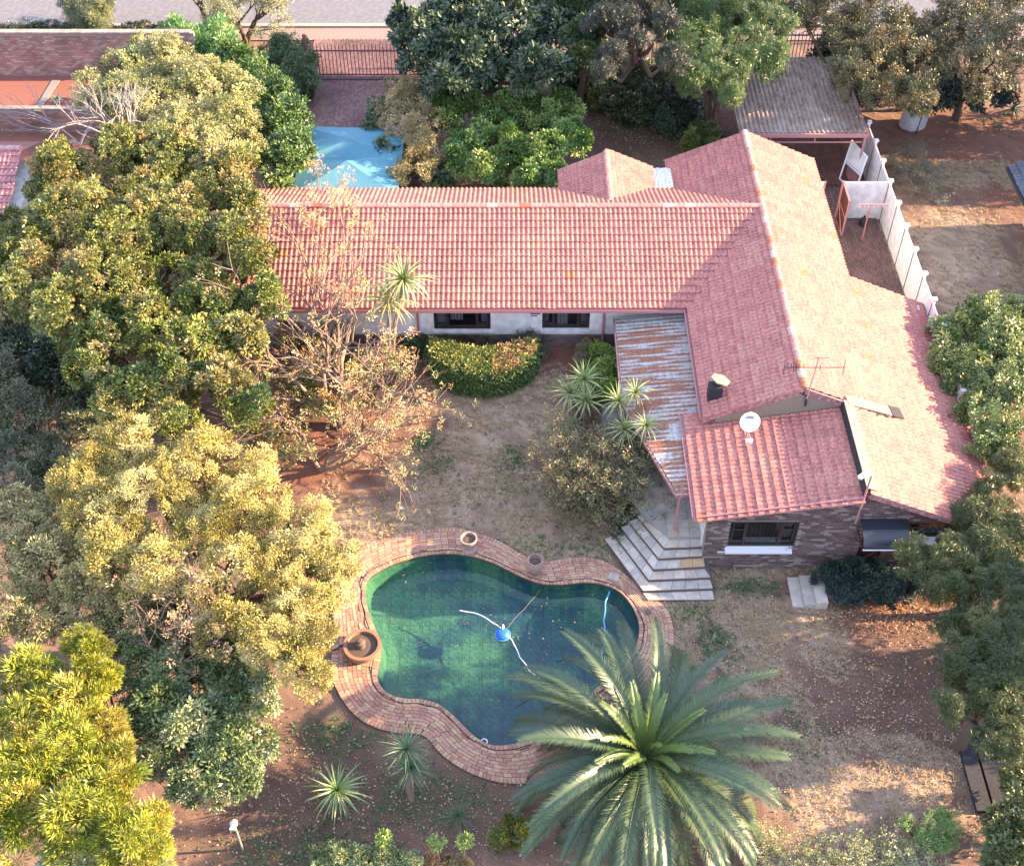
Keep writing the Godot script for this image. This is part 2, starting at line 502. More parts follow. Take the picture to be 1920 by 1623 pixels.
func make_pool_lines() -> void:
	var inner := [Vector2(-4.48, -23.52), Vector2(-4.14, -23.89), Vector2(-3.61, -24.21), Vector2(-2.87, -24.46), Vector2(-2.06, -24.57), Vector2(-1.26, -24.46), Vector2(-0.5, -24.14), Vector2(0.25, -23.68), Vector2(0.91, -23.39), Vector2(1.57, -23.35), Vector2(2.24, -23.43), Vector2(2.81, -23.35), Vector2(3.29, -23.09), Vector2(3.62, -22.62), Vector2(3.81, -22.01), Vector2(3.78, -21.43), Vector2(3.58, -20.86), Vector2(3.17, -20.3), Vector2(2.47, -19.67), Vector2(1.6, -18.88), Vector2(0.78, -18.19), Vector2(0.07, -17.84), Vector2(-0.52, -17.79), Vector2(-0.97, -18.01), Vector2(-1.39, -18.43), Vector2(-1.75, -18.82), Vector2(-2.14, -19.12), Vector2(-2.6, -19.26), Vector2(-3.14, -19.3), Vector2(-3.58, -19.47), Vector2(-3.86, -19.83), Vector2(-3.92, -20.25), Vector2(-3.87, -20.67), Vector2(-3.89, -21.18), Vector2(-4.09, -21.68), Vector2(-4.31, -22.2), Vector2(-4.49, -22.86)]
	var outer := [Vector2(-5.63, -23.72), Vector2(-5.15, -24.57), Vector2(-4.43, -25.05), Vector2(-3.43, -25.4), Vector2(-2.58, -25.57), Vector2(-1.81, -25.62), Vector2(-1.11, -25.4), Vector2(-0.51, -25.15), Vector2(0.03, -24.76), Vector2(0.51, -24.4), Vector2(1.09, -24.25), Vector2(1.72, -24.38), Vector2(2.36, -24.44), Vector2(3.05, -24.19), Vector2(3.65, -23.62), Vector2(4.07, -23.11), Vector2(4.69, -22.5), Vector2(4.85, -21.81), Vector2(4.81, -21.14), Vector2(4.53, -20.3), Vector2(3.74, -19.14), Vector2(2.6, -17.77), Vector2(1.39, -16.86), Vector2(0.58, -16.64), Vector2(-0.15, -16.62), Vector2(-0.8, -16.78), Vector2(-1.44, -17.1), Vector2(-1.97, -17.51), Vector2(-2.36, -17.99), Vector2(-2.65, -18.14), Vector2(-3.15, -18.16), Vector2(-3.73, -18.29), Vector2(-4.26, -18.55), Vector2(-4.73, -19.03), Vector2(-5.12, -19.67), Vector2(-5.3, -20.18), Vector2(-5.34, -20.86), Vector2(-5.36, -21.72), Vector2(-5.49, -22.7)]
	pool_in = even_loop(smooth_loop(inner, 8), 400)
	var o := smooth_loop(outer, 8)
	pool_out = o
	# outer partner of each inner point: the nearest outer point along its outward normal
	var mids := PackedVector2Array()
	var partner := PackedVector2Array()
	for i in pool_in.size():
		var t := (pool_in[(i + 1) % pool_in.size()] - pool_in[i - 1]).normalized()
		var nn := Vector2(-t.y, t.x)
		if Geometry2D.is_point_in_polygon(pool_in[i] + nn * 0.05, pool_in):
			nn = -nn
		var best := 1.3
		for j in o.size():
			var hit = Geometry2D.segment_intersects_segment(pool_in[i] + nn * 0.2, pool_in[i] + nn * 2.6, o[j], o[(j + 1) % o.size()])
			if hit != null:
				best = minf(best if best != 1.3 else 9.0, pool_in[i].distance_to(hit))
		partner.append(pool_in[i] + nn * best)
	for it in 6:   # even the partners out where the line turns sharply
		var q := partner.duplicate()
		for i in q.size():
			q[i] = (partner[i - 1] + partner[i] * 2.0 + partner[(i + 1) % partner.size()]) / 4.0
		partner = q
	pool_partner = partner
	for i in pool_in.size():
		mids.append(pool_in[i].lerp(partner[i], 0.35))
	pool_mid = mids

var pool_partner: PackedVector2Array

func ring_at(s: float, f: float) -> Vector2:
	var nn := pool_in.size()
	var a := int(floor(s)) % nn
	var t = s - floor(s)
	return pool_in[a].lerp(pool_in[(a + 1) % nn], t).lerp(pool_partner[a].lerp(pool_partner[(a + 1) % nn], t), f)


func pool() -> void:
	var root := thing("swimming_pool", "free form swimming pool with green blue water and mosaic tiled basin", "swimming pool")
	var nn := pool_in.size()
	var shell := MB.new()
	var c0 := Vector2.ZERO
	for p in pool_in: c0 += p / nn
	var ring := []
	var fr := [0.0, 0.03, 0.08, 0.14, 0.2, 0.27, 0.34, 0.41, 0.48, 0.55, 0.62, 0.7, 0.8, 0.9, 1.0]
	for f in fr:
		var row := []
		for i in nn:
			var p := pool_in[i].lerp(c0, f)
			var deep := 0.85 + 0.75 * smoothstep(-1.5, 2.5, p.x + (p.y + 20.0) * 0.5)
			var y: float = -0.02 if f == 0.0 else -0.6 - (deep - 0.6) * smoothstep(0.0, 0.35, f)
			row.append(Vector3(p.x, y, p.y))
		ring.append(row)
	var alg := FastNoiseLite.new()
	alg.seed = 12; alg.frequency = 0.33; alg.fractal_octaves = 5
	for r in fr.size() - 1:
		for i in nn:
			var j := (i + 1) % nn
			var q := [ring[r][i], ring[r][j], ring[r + 1][j], ring[r + 1][i]]
			for t in [[0, 2, 1], [0, 3, 2]]:
				var m: Vector3 = (q[t[2]] - q[t[0]]).cross(q[t[1]] - q[t[0]]).normalized()
				if m.y < 0:
					m = -m
					t = [t[0], t[2], t[1]]
				if r >= 3:
					m = Vector3.UP
				for w in t:
					var p: Vector3 = q[w]
					var g := clampf(0.45 + alg.get_noise_2d(p.x, p.z) * 1.5 + alg.get_noise_2d(p.x * 5.0, p.z * 5.0) * 0.7 - 0.13 * (p.x + 1.0) - 0.05 * (p.z + 21.0), 0, 1)
					shell.v.append(p); shell.n.append(m)
					shell.c.append(Color(0.006, 0.06, 0.085).lerp(Color(0.055, 0.18, 0.095), g))
	put(root, "basin", shell.mesh(), M.mosaic)
	var w := MB.new()
	var ix := Geometry2D.triangulate_polygon(pool_in)
	for i in range(0, ix.size(), 3):
		var a := pool_in[ix[i]]; var b := pool_in[ix[i + 1]]; var d := pool_in[ix[i + 2]]
		if (b - a).cross(d - a) > 0:
			var q := b; b = d; d = q
		w.tri(Vector3(a.x, -0.12, a.y), Vector3(b.x, -0.12, b.y), Vector3(d.x, -0.12, d.y))
	put(root, "water", w.mesh(), M.water)
	var fx := []; var fc := []
	for i in 240:
		var p := pool_in[rng.randi() % nn].lerp(c0, pow(rng.randf(), 1.6))
		fx.append(Transform3D(frame_of(Vector3(rng.randfn(0, 0.1), 1, rng.randfn(0, 0.1)), rng.randf() * TAU, rng.randf_range(0.5, 1.1)), Vector3(p.x, -0.112, p.y)))
		fc.append(Color(0.3, 0.22, 0.13) * rng.randf_range(0.25, 0.9))
	var lf := MB.new()
	lf.quad(Vector3(-0.02, 0, 0), Vector3(0, 0.004, 0.035), Vector3(0.02, 0, 0), Vector3(0, 0.004, -0.035))
	many(self, "floating_leaves", lf.mesh(), M.litter, fx, fc)
	# the brick paving round it
	var pave := Node3D.new()
	pave.name = "pool_paving"
	add_child(pave, true)
	pave.set_meta("kind", "structure")
	var bed := MB.new()
	for i in nn:
		var j := (i + 1) % nn
		var a := pool_in[i]; var b := pool_in[j]; var d := pool_partner[j]; var e := pool_partner[i]
		bed.quad(Vector3(a.x, 0.04, a.y), Vector3(e.x, 0.04, e.y), Vector3(d.x, 0.04, d.y), Vector3(b.x, 0.04, b.y))
		bed.quad(Vector3(d.x, -0.15, d.y), Vector3(d.x, 0.04, d.y), Vector3(e.x, 0.04, e.y), Vector3(e.x, -0.15, e.y))
		bed.quad(Vector3(a.x, -0.15, a.y), Vector3(a.x, 0.04, a.y), Vector3(b.x, 0.04, b.y), Vector3(b.x, -0.15, b.y))
	put(pave, "mortar_bed", bed.mesh(), M.bed)
	var unit := MB.new()
	unit.box(Vector3(0, 0, 0), Vector3(1, 0.06, 1))
	var um := unit.mesh()
	var all := []
	var tints := [Color(0.55, 0.3, 0.19), Color(0.6, 0.36, 0.23), Color(0.5, 0.26, 0.18), Color(0.63, 0.41, 0.26), Color(0.46, 0.23, 0.16), Color(0.57, 0.31, 0.24)]
	var rows := [[0.0, 0.13, 0.115], [0.145, 0.245, 0.225], [0.245, 0.345, 0.225], [0.345, 0.445, 0.225], [0.445, 0.545, 0.225], [0.545, 0.645, 0.225], [0.645, 0.745, 0.225], [0.745, 0.845, 0.225], [0.845, 1.0, 0.112]]
	for r in rows.size():
		var f0: float = rows[r][0]; var f1: float = rows[r][1]; var step: float = rows[r][2]
		var s := 0.4 * (r % 2) * 2.0
		while s < nn - 0.3:
			var e := s
			var p0 := ring_at(s, (f0 + f1) * 0.5)
			while e < nn and p0.distance_to(ring_at(e, (f0 + f1) * 0.5)) < step:
				e += 0.1
			var mid := ring_at((s + e) * 0.5, (f0 + f1) * 0.5)
			var u := ring_at((s + e) * 0.5, f1) - ring_at((s + e) * 0.5, f0)
			var t := ring_at(e, (f0 + f1) * 0.5) - p0
			var b := Basis(Vector3(t.x, 0, t.y).normalized() * (t.length() - 0.012), Vector3.UP, Vector3(u.x, 0, u.y).normalized() * (u.length() - 0.012))
			b = b.rotated(Vector3(rng.randfn(0, 1), rng.randfn(0, 1) * 0.6, rng.randfn(0, 1)).normalized(), rng.randfn(0, 0.02))
			all.append([Transform3D(b, Vector3(mid.x, 0.047 + rng.randfn(0, 0.004), mid.y)), rng.randi() % 6])
			s = e
	all.sort_custom(func(p, q): return p[0].origin.distance_squared_to(eye) < q[0].origin.distance_squared_to(eye))
	pieces(pave, "brick", um, all, tints, M.paver, 300)
	# the joint that wanders between coping and paving
	var path := []; var rad := []
	for i in range(0, nn + 1, 2):
		var p := ring_at(float(i % nn), 0.14 + 0.055 * sin(i * 0.35) * sin(i * 0.13))
		path.append(Vector3(p.x, 0.078, p.y)); rad.append(0.012)
	var jm := MB.new()
	jm.tube(path, rad, 4)
	put(pave, "expansion_joint", jm.mesh(), M.bitumen)


func pieces(parent: Node, called: String, mesh: Mesh, all: Array, tints: Array, base: StandardMaterial3D, most := 300) -> void:
	var mats := []
	for t in tints:
		var m: StandardMaterial3D = base.duplicate()
		m.albedo_color = t.linear_to_srgb()
		mats.append(m)
	var xf := []; var cl := []
	for i in all.size():
		if i < most:
			put(parent, called, mesh, mats[all[i][1]], all[i][0])
		else:
			xf.append(all[i][0]); cl.append(tints[all[i][1]])
	if xf.size():
		many(parent, called + "s", mesh, base, xf, cl)


# ---------------------------------------------------------------- house
func tile_mesh() -> ArrayMesh:   # one double-roll concrete tile: x across, z down the slope
	var w := 0.35; var l := 0.37; var mb := MB.new()
	var prof := [[0.0, 0.006], [0.16, 0.0], [0.22, 0.018], [0.3, 0.038], [0.38, 0.041], [0.45, 0.03], [0.5, 0.006], [0.66, 0.0], [0.72, 0.018], [0.8, 0.038], [0.88, 0.041], [0.95, 0.03], [1.0, 0.006]]
	for i in prof.size() - 1:
		var x0: float = (prof[i][0] - 0.5) * w; var x1: float = (prof[i + 1][0] - 0.5) * w
		var a := Vector3(x0, prof[i][1], -l / 2); var b := Vector3(x1, prof[i + 1][1], -l / 2)
		var d := Vector3(x1, prof[i + 1][1] + 0.05, l / 2); var e := Vector3(x0, prof[i][1] + 0.05, l / 2)
		mb.quad(a, e, d, b)
		mb.quad(e - Vector3(0, 0.053, 0), d - Vector3(0, 0.053, 0), d, e)
	return mb.mesh()


func tile_plane(out: Array, from: Vector3, down: Vector3, x0: float, x1: float, length: float, poly: Array, turn := Transform3D()) -> void:
	down = down.normalized()
	var x := Vector3.UP.cross(down).normalized()
	var y := down.cross(x)
	var pv := PackedVector2Array(poly)
	var b := Basis(x, y, down)
	var rows := int(ceil(length / 0.315))
	var cols := int(ceil((x1 - x0) / 0.348))
	for j in rows:
		for i in cols:
			var p := from + x * (x0 + (i + 0.5) * 0.348) + down * ((j + 0.5) * length / rows)
			if not Geometry2D.is_point_in_polygon(Vector2(p.x, p.z), pv):
				continue
			var t := b * Basis(Vector3(rng.randfn(0, 1), rng.randfn(0, 1), rng.randfn(0, 1)).normalized(), rng.randfn(0, 0.009))
			var tint := rng.randi() % 5
			if tone.get_noise_3d(p.x * 0.6, 0, p.z * 0.6) > 0.28 and rng.randf() < 0.6: tint = 5
			if tone.get_noise_3d(p.x * 0.35, 50.0, p.z * 0.9) > 0.2 and rng.randf() < 0.3: tint = 7
			if rng.randf() < 0.004: tint = 6
			if rng.randf() < 0.006:
				t = t * Basis(Vector3.UP, rng.randfn(0, 0.05))
				p += down * rng.randf_range(0.0, 0.04)
			out.append([turn * Transform3D(t, p + y * (0.03 + rng.randfn(0, 0.002))), tint])


func ridge_caps(parent: Node, a: Vector3, b: Vector3, mesh: Mesh, mats: Array, odd := 0.12) -> void:
	var n := int(round(a.distance_to(b) / 0.4))
	for i in n:
		var f := (b - a).normalized()
		var s := f.cross(Vector3.UP).normalized()
		var m: Material = mats[rng.randi() % 3] if rng.randf() > odd else mats[3 + rng.randi() % 2]
		put(parent, "ridge_tile", mesh, m, Transform3D(Basis(s, s.cross(f), -f) * Basis(Vector3.RIGHT, 0.03 + rng.randfn(0, 0.008)), a.lerp(b, (i + 0.5) / n) + Vector3(0, 0.035, 0)))


func window_at(root: Node, x0: float, x1: float, y0: float, y1: float, z: float, sides := true) -> void:
	var o := Node3D.new()
	o.name = call_it(root, "window")
	root.add_child(o, true)
	var f := MB.new()
	var w := x1 - x0
	var t := 0.06
	for x in [x0 + t / 2, x1 - t / 2]: f.box(Vector3(x, (y0 + y1) / 2, z), Vector3(t, y1 - y0, 0.07))
	for y in [y0 + t / 2, y1 - t / 2]: f.box(Vector3((x0 + x1) / 2, y, z), Vector3(w - 2 * t, t, 0.07))
	for x in [x0 + w * 0.25, x1 - w * 0.25]: f.box(Vector3(x, (y0 + y1) / 2, z), Vector3(0.055, y1 - y0 - 2 * t, 0.064))
	put(o, "frame", f.mesh(), M.frame)
	for x in [x0 + w * 0.14, x1 - w * 0.14]:   # the opening sashes
		var s := MB.new()
		var hw := w * 0.085; var ya := y0 + (y1 - y0) * 0.2; var yb := y1 - 0.08
		s.box(Vector3(x, ya, z + 0.03), Vector3(hw * 2, 0.06, 0.06)); s.box(Vector3(x, yb, z + 0.03), Vector3(hw * 2, 0.06, 0.06))
		s.box(Vector3(x, (ya + yb) / 2 + (yb - ya) * 0.1, z + 0.028), Vector3(hw * 2, 0.035, 0.05))
		for d in [-hw, hw]: s.box(Vector3(x + d, (ya + yb) / 2, z + 0.031), Vector3(0.05, yb - ya, 0.058))
		put(o, "sash", s.mesh(), M.frame)
	for q in [[x0 + t, x0 + w * 0.25], [x0 + w * 0.25, x1 - w * 0.25], [x1 - w * 0.25, x1 - t]]:
		var g := MB.new()
		g.box(Vector3((q[0] + q[1]) / 2, (y0 + y1) / 2, z - 0.012), Vector3(q[1] - q[0], y1 - y0 - 2 * t, 0.006))
		put(o, "pane", g.mesh(), M.glass)
	var nb := int(w * 0.5 / 0.11)
	for i in range(1, nb):
		var b := MB.new()
		b.box(Vector3(x0 + w * 0.25 + w * 0.5 * i / nb, (y0 + y1) / 2, z - 0.07), Vector3(0.014, y1 - y0 - 0.1, 0.014))
		put(o, "burglar_bar", b.mesh(), M.frame)
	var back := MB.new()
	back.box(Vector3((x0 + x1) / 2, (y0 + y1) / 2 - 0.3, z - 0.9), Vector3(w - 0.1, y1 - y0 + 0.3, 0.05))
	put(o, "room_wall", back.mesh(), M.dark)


func curtain(root: Node, x0: float, x1: float, y0: float, y1: float, z: float) -> void:
	var m := MB.new()
	var n := 14
	for i in n:
		var a := x0 + (x1 - x0) * i / n; var b := x0 + (x1 - x0) * (i + 1) / n
		var za := z + 0.03 * sin(i * 2.2); var zb := z + 0.03 * sin((i + 1) * 2.2)
		m.quad(Vector3(a, y0, za), Vector3(b, y0, zb), Vector3(b, y1, zb), Vector3(a, y1, za))
	put(root, "curtain", m.mesh(), M.lace)


func gable_top(x: float) -> float:
	return 2.56 + 0.19 * (x - 5.55) if x < 10.3 else 3.72 - 0.4386 * (x - 10.3)


func veranda_left(z: float) -> float:
	return 3.62 + maxf(0.0, (z + 28.9) * 0.345)


func house() -> void:
	var root := thing("house", "L shaped house with pink tiled roof, white walls and brick front gable", "house")
	var roof := MB.new()   # the boarding below the tiles
	var rz := 0.03
	roof.quad(Vector3(-10, 4.45 - rz, -36.95), Vector3(-10, 3.2 - rz, -32.83), Vector3(6.1, 3.2 - rz, -32.83), Vector3(9, 4.45 - rz, -36.95))
	roof.quad(Vector3(-10, 4.45 - rz, -36.95), Vector3(9, 4.45 - rz, -36.95), Vector3(6.68, 3.45 - rz, -39.4), Vector3(-10, 3.45 - rz, -39.4))
	roof.quad(Vector3(9, 4.45 - rz, -36.95), Vector3(6.1, 3.2 - rz, -32.83), Vector3(6.1, 3.2 - rz, -27.6), Vector3(9, 4.45 - rz, -27.6))
	roof.tri(Vector3(9, 4.45 - rz, -41.7), Vector3(6.68, 3.45 - rz, -39.4), Vector3(9, 4.45 - rz, -36.95))
	roof.quad(Vector3(9, 4.45 - rz, -41.7), Vector3(6.1, 3.2 - rz, -41.7), Vector3(6.1, 3.2 - rz, -39.4), Vector3(6.68, 3.45 - rz, -39.4))
	roof.quad(Vector3(9, 4.45 - rz, -27.6), Vector3(11.8, 3.222 - rz, -27.6), Vector3(11.8, 3.222 - rz, -41.7), Vector3(9, 4.45 - rz, -41.7))
	roof.quad(Vector3(10.3, 3.88 - rz, -23.8), Vector3(14.95, 1.84 - rz, -23.8), Vector3(14.95, 1.84 - rz, -27.6), Vector3(10.3, 3.88 - rz, -27.6))
	roof.quad(Vector3(11.8, 3.222 - rz, -27.6), Vector3(14.95, 1.84 - rz, -27.6), Vector3(14.95, 1.84 - rz, -34.4), Vector3(11.8, 3.222 - rz, -34.4))
	roof.quad(Vector3(10.25, 3.6 - rz, -28.1), Vector3(5.55, 2.72 - rz, -28.1), Vector3(5.55, 2.72 - rz, -23.8), Vector3(10.25, 3.6 - rz, -23.8))
	roof.quad(Vector3(3.6, 4.15 - rz, -37.7), Vector3(3.6, 4.15 - rz, -40.8), Vector3(1.84, 3.35 - rz, -40.8), Vector3(1.84, 3.35 - rz, -39.6))
	roof.quad(Vector3(3.6, 4.15 - rz, -37.7), Vector3(5.4, 3.35 - rz, -39.6), Vector3(5.4, 3.35 - rz, -40.8), Vector3(3.6, 4.15 - rz, -40.8))
	var ro := put(root, "roof", roof.mesh(), M.underlay)
	var all := []
	tile_plane(all, Vector3(-10, 4.45, -36.95), Vector3(0, -1.25, 4.12), 0, 19.0, 4.33, [Vector2(-10, -37), Vector2(9.2, -37), Vector2(6.25, -32.7), Vector2(-10, -32.7)])
	tile_plane(all, Vector3(9, 4.45, -36.95), Vector3(0, -1.0, -2.45), 0, 19.0, 2.66, [Vector2(-10, -36.9), Vector2(9.1, -36.9), Vector2(6.55, -39.5), Vector2(-10, -39.5)])
	tile_plane(all, Vector3(9, 4.45, -41.75), Vector3(-2.9, -1.25, 0), 0, 14.2, 3.18, [Vector2(9.1, -42), Vector2(9.1, -27.4), Vector2(5.9, -27.4), Vector2(5.9, -32.9), Vector2(8.9, -37.05), Vector2(6.5, -39.4), Vector2(5.9, -39.4), Vector2(5.9, -42)])
	tile_plane(all, Vector3(9, 4.45, -23.75), Vector3(2.8, -1.228, 0), 0, 18.0, 6.55, [Vector2(8.9, -42), Vector2(11.9, -42), Vector2(11.9, -34.4), Vector2(15.2, -34.4), Vector2(15.2, -23.7), Vector2(10.32, -23.7), Vector2(10.32, -27.6), Vector2(8.9, -27.6)])
	tile_plane(all, Vector3(10.25, 3.6, -28.1), Vector3(-4.7, -0.88, 0), 0, 4.35, 4.8, [Vector2(10.3, -28.2), Vector2(10.3, -23.7), Vector2(5.4, -23.7), Vector2(5.4, -28.2)])
	tile_plane(all, Vector3(3.6, 4.15, -40.85), Vector3(-1.76, -0.8, 0), 0, 3.3, 1.93, [Vector2(3.7, -41), Vector2(3.7, -37.6), Vector2(1.7, -39.7), Vector2(1.7, -41)])
	tile_plane(all, Vector3(3.6, 4.15, -37.6), Vector3(1.8, -0.8, 0), 0, 3.25, 1.97, [Vector2(3.5, -41), Vector2(3.5, -37.6), Vector2(5.55, -39.7), Vector2(5.55, -41)])
	all.sort_custom(func(p, q): return p[0].origin.distance_squared_to(eye) < q[0].origin.distance_squared_to(eye))
	var tints := [Color(0.56, 0.215, 0.17), Color(0.53, 0.195, 0.16), Color(0.58, 0.225, 0.175), Color(0.54, 0.205, 0.17), Color(0.5, 0.18, 0.15), Color(0.57, 0.245, 0.185), Color(0.56, 0.18, 0.08), Color(0.47, 0.17, 0.14)]
	pieces(ro, "tile", tile_mesh(), all, tints, M.tile, 300)
	var cap := MB.new()
	for i in 8:
		var a := PI * i / 8.0; var b := PI * (i + 1) / 8.0
		cap.quad(Vector3(cos(a) * 0.13, sin(a) * 0.1, 0.205), Vector3(cos(a) * 0.12, sin(a) * 0.08, -0.205), Vector3(cos(b) * 0.12, sin(b) * 0.08, -0.205), Vector3(cos(b) * 0.13, sin(b) * 0.1, 0.205))
		cap.tri(Vector3(cos(a) * 0.13, sin(a) * 0.1, 0.205), Vector3(cos(b) * 0.13, sin(b) * 0.1, 0.205), Vector3(0, 0, 0.205))
	var cm := cap.mesh()
	var mats := []
	for t in [Color(0.58, 0.25, 0.21), Color(0.56, 0.235, 0.2), Color(0.6, 0.28, 0.23), Color(0.66, 0.42, 0.36), Color(0.52, 0.15, 0.08)]:
		var m: StandardMaterial3D = M.tile.duplicate()
		m.albedo_color = t.linear_to_srgb()
		mats.append(m)
	ridge_caps(ro, Vector3(-10, 4.47, -36.95), Vector3(9, 4.47, -36.95), cm, mats, 0.1)
	ridge_caps(ro, Vector3(9, 4.47, -41.8), Vector3(9, 4.47, -27.5), cm, mats, 0.45)
	ridge_caps(ro, Vector3(3.6, 4.17, -40.85), Vector3(3.6, 4.17, -37.6), cm, mats, 0.0)
	var vm := MB.new()   # valley gutter lines
	vm.bar(Vector3(8.95, 4.47, -36.9), Vector3(6.1, 3.24, -32.8), 0.2, 0.02)
	vm.bar(Vector3(8.95, 4.47, -37.0), Vector3(6.6, 3.47, -39.45), 0.2, 0.02)
	vm.bar(Vector3(3.6, 4.17, -37.7), Vector3(1.8, 3.37, -39.65), 0.16, 0.02)
	vm.bar(Vector3(3.6, 4.17, -37.7), Vector3(5.4, 3.37, -39.65), 0.16, 0.02)
	put(ro, "valley_flashing", vm.mesh(), mats[4])
	# boards along the eaves and verges
	var fa := [[Vector3(10.3, 3.6, -23.75), Vector3(5.48, 2.7, -23.75), 0.04, 0.24], [Vector3(10.42, 3.78, -23.75), Vector3(14.95, 1.8, -23.75), 0.04, 0.2], [Vector3(9.0, 4.4, -27.5), Vector3(6.0, 3.12, -27.5), 0.05, 0.2], [Vector3(9.0, 4.4, -27.5), Vector3(10.3, 3.83, -27.5), 0.05, 0.2], [Vector3(9, 4.4, -41.8), Vector3(6.0, 3.1, -41.8), 0.04, 0.2], [Vector3(9, 4.4, -41.8), Vector3(11.85, 3.15, -41.8), 0.04, 0.2], [Vector3(11.85, 3.15, -34.47), Vector3(15.0, 1.78, -34.47), 0.05, 0.16], [Vector3(3.6, 4.1, -40.9), Vector3(1.8, 3.28, -40.9), 0.04, 0.18], [Vector3(3.6, 4.1, -40.9), Vector3(5.45, 3.28, -40.9), 0.04, 0.18]]
	for q in fa:
		var b := MB.new()
		b.bar(q[0], q[1], q[2], q[3])
		put(root, "barge_board", b.mesh(), M.fascia)
	for q in [[Vector3(-10, 3.12, -32.72), Vector3(6.0, 3.12, -32.72)], [Vector3(5.42, 2.66, -28.1), Vector3(5.42, 2.66, -23.72)], [Vector3(5.98, 3.13, -32.7), Vector3(5.98, 3.13, -27.5)]]:
		var b := MB.new()
		b.bar(q[0], q[1], 0.12, 0.02); b.bar(q[0] + Vector3(0, 0.06, 0.06 if q[0].z == q[1].z else 0.0) + Vector3(-0.06 if q[0].z != q[1].z else 0.0, 0, 0), q[1] + Vector3(0, 0.06, 0.06 if q[0].z == q[1].z else 0.0) + Vector3(-0.06 if q[0].z != q[1].z else 0.0, 0, 0), 0.015, 0.12)
		b.bar(q[0] + Vector3(0, 0.05, -0.06 if q[0].z == q[1].z else 0.0) + Vector3(0.06 if q[0].z != q[1].z else 0.0, 0, 0), q[1] + Vector3(0, 0.05, -0.06 if q[0].z == q[1].z else 0.0) + Vector3(0.06 if q[0].z != q[1].z else 0.0, 0, 0), 0.015, 0.1)
		put(root, "gutter", b.mesh(), M.steel_pink)
	for x in [-3.33, 3.25]:
		var b := MB.new()
		b.tube([Vector3(x, 3.1, -32.75), Vector3(x, 2.95, -33.35), Vector3(x, 2.7, -33.42), Vector3(x, 0.85, -33.42)], [0.045, 0.045, 0.045, 0.045], 8)
		put(root, "downpipe", b.mesh(), M.steel_pink)
	# walls of the long wing: window openings are gaps between the pieces
	var wz := -33.61
	var pl := MB.new()
	for q in [[-9.6, -2.78, 1.42, 3.15], [-0.76, 1.07, 1.42, 3.15], [2.76, 6.0, 1.42, 3.15], [-2.78, -0.76, 1.42, 1.62], [1.07, 2.76, 1.42, 1.66], [-2.78, -0.76, 2.8, 3.15], [1.07, 2.76, 2.8, 3.15]]:
		pl.box(Vector3((q[0] + q[1]) / 2, (q[2] + q[3]) / 2, wz), Vector3(q[1] - q[0], q[3] - q[2], 0.22))
	put(root, "front_wall", pl.mesh(), M.plaster)
	var plinth := MB.new()
	plinth.box(Vector3(-1.8, 1.0, wz - 0.01), Vector3(15.6, 0.84, 0.22))
	var pw := put(root, "plinth_wall", plinth.mesh(), M.mortar)
	var bx := MB.new()
	bx.box(Vector3.ZERO, Vector3(0.222, 0.073, 0.03))
	var bm := bx.mesh()
	var bt := [Color(0.25, 0.16, 0.145), Color(0.21, 0.135, 0.13), Color(0.29, 0.195, 0.175), Color(0.18, 0.12, 0.12), Color(0.27, 0.18, 0.17), Color(0.45, 0.37, 0.34)]
	var xf := []; var cl := []
	for j in 7:
		for i in 66:
			var p := Vector3(-9.4 + i * 0.232 + 0.116 * (j % 2), 0.83 + j * 0.085, wz + 0.112)
			xf.append(Transform3D(Basis(), p)); cl.append(bt[rng.randi() % 5])
	many(pw, "bricks", bm, M.brick, xf, cl)
	window_at(root, -2.78, -0.76, 1.62, 2.8, wz + 0.02)
	window_at(root, 1.07, 2.76, 1.66, 2.8, wz + 0.02)
	for q in [[-2.8, -0.74, 1.6], [1.05, 2.78, 1.64]]:
		var s := MB.new()
		s.box(Vector3((q[0] + q[1]) / 2, q[2] - 0.02, wz + 0.14), Vector3(q[1] - q[0] + 0.06, 0.05, 0.14), Basis(Vector3.RIGHT, 0.12))
		put(root, "window_sill", s.mesh(), M.plaster)
	for q in [[-2.7, -2.32, 1.75, 2.7], [-2.2, -1.75, 1.9, 2.75], [-1.1, -0.85, 1.8, 2.7], [1.1, 1.3, 1.7, 2.75], [1.6, 2.0, 1.72, 2.75], [2.45, 2.7, 1.75, 2.7]]:
		curtain(root, q[0], q[1], q[2], q[3], wz - 0.12)
	var other := [[Vector3(-9.6, 2, -36.3), Vector3(0.22, 2.7, 5.2)], [Vector3(-1.6, 2.1, -39.0), Vector3(16.0, 2.6, 0.22)], [Vector3(11.4, 2.0, -37.9), Vector3(0.22, 2.4, 7.0)], [Vector3(13.0, 1.2, -34.15), Vector3(3.2, 1.8, 0.2)], [Vector3(14.5, 0.8, -29.1), Vector3(0.22, 1.9, 10.0)], [Vector3(8.9, 2.1, -41.4), Vector3(4.9, 2.3, 0.22)], [Vector3(2.0, 2.0, -40.0), Vector3(0.2, 2.5, 1.4)], [Vector3(5.2, 2.0, -40.0), Vector3(0.2, 2.5, 1.4)], [Vector3(3.6, 2.0, -40.6), Vector3(3.2, 2.5, 0.2)], [Vector3(6.4, 2.0, -30.8), Vector3(0.22, 2.4, 5.6)], [Vector3(5.99, 1.25, -26.15), Vector3(0.2, 2.55, 3.7)], [Vector3(6.45, 2.0, -40.3), Vector3(0.2, 2.4, 2.4)]]
	for q in other:
		var b := MB.new()
		b.box(q[0], q[1])
		put(root, "wall", b.mesh(), M.plaster)
	var fl := MB.new()
	fl.box(Vector3(-1.8, 0.8, -36.4), Vector3(15.2, 0.1, 5.2)); fl.box(Vector3(9, 0.8, -33), Vector3(4.8, 0.1, 16.5)); fl.box(Vector3(10.2, 0.1, -26.3), Vector3(8.2, 0.1, 4.0))
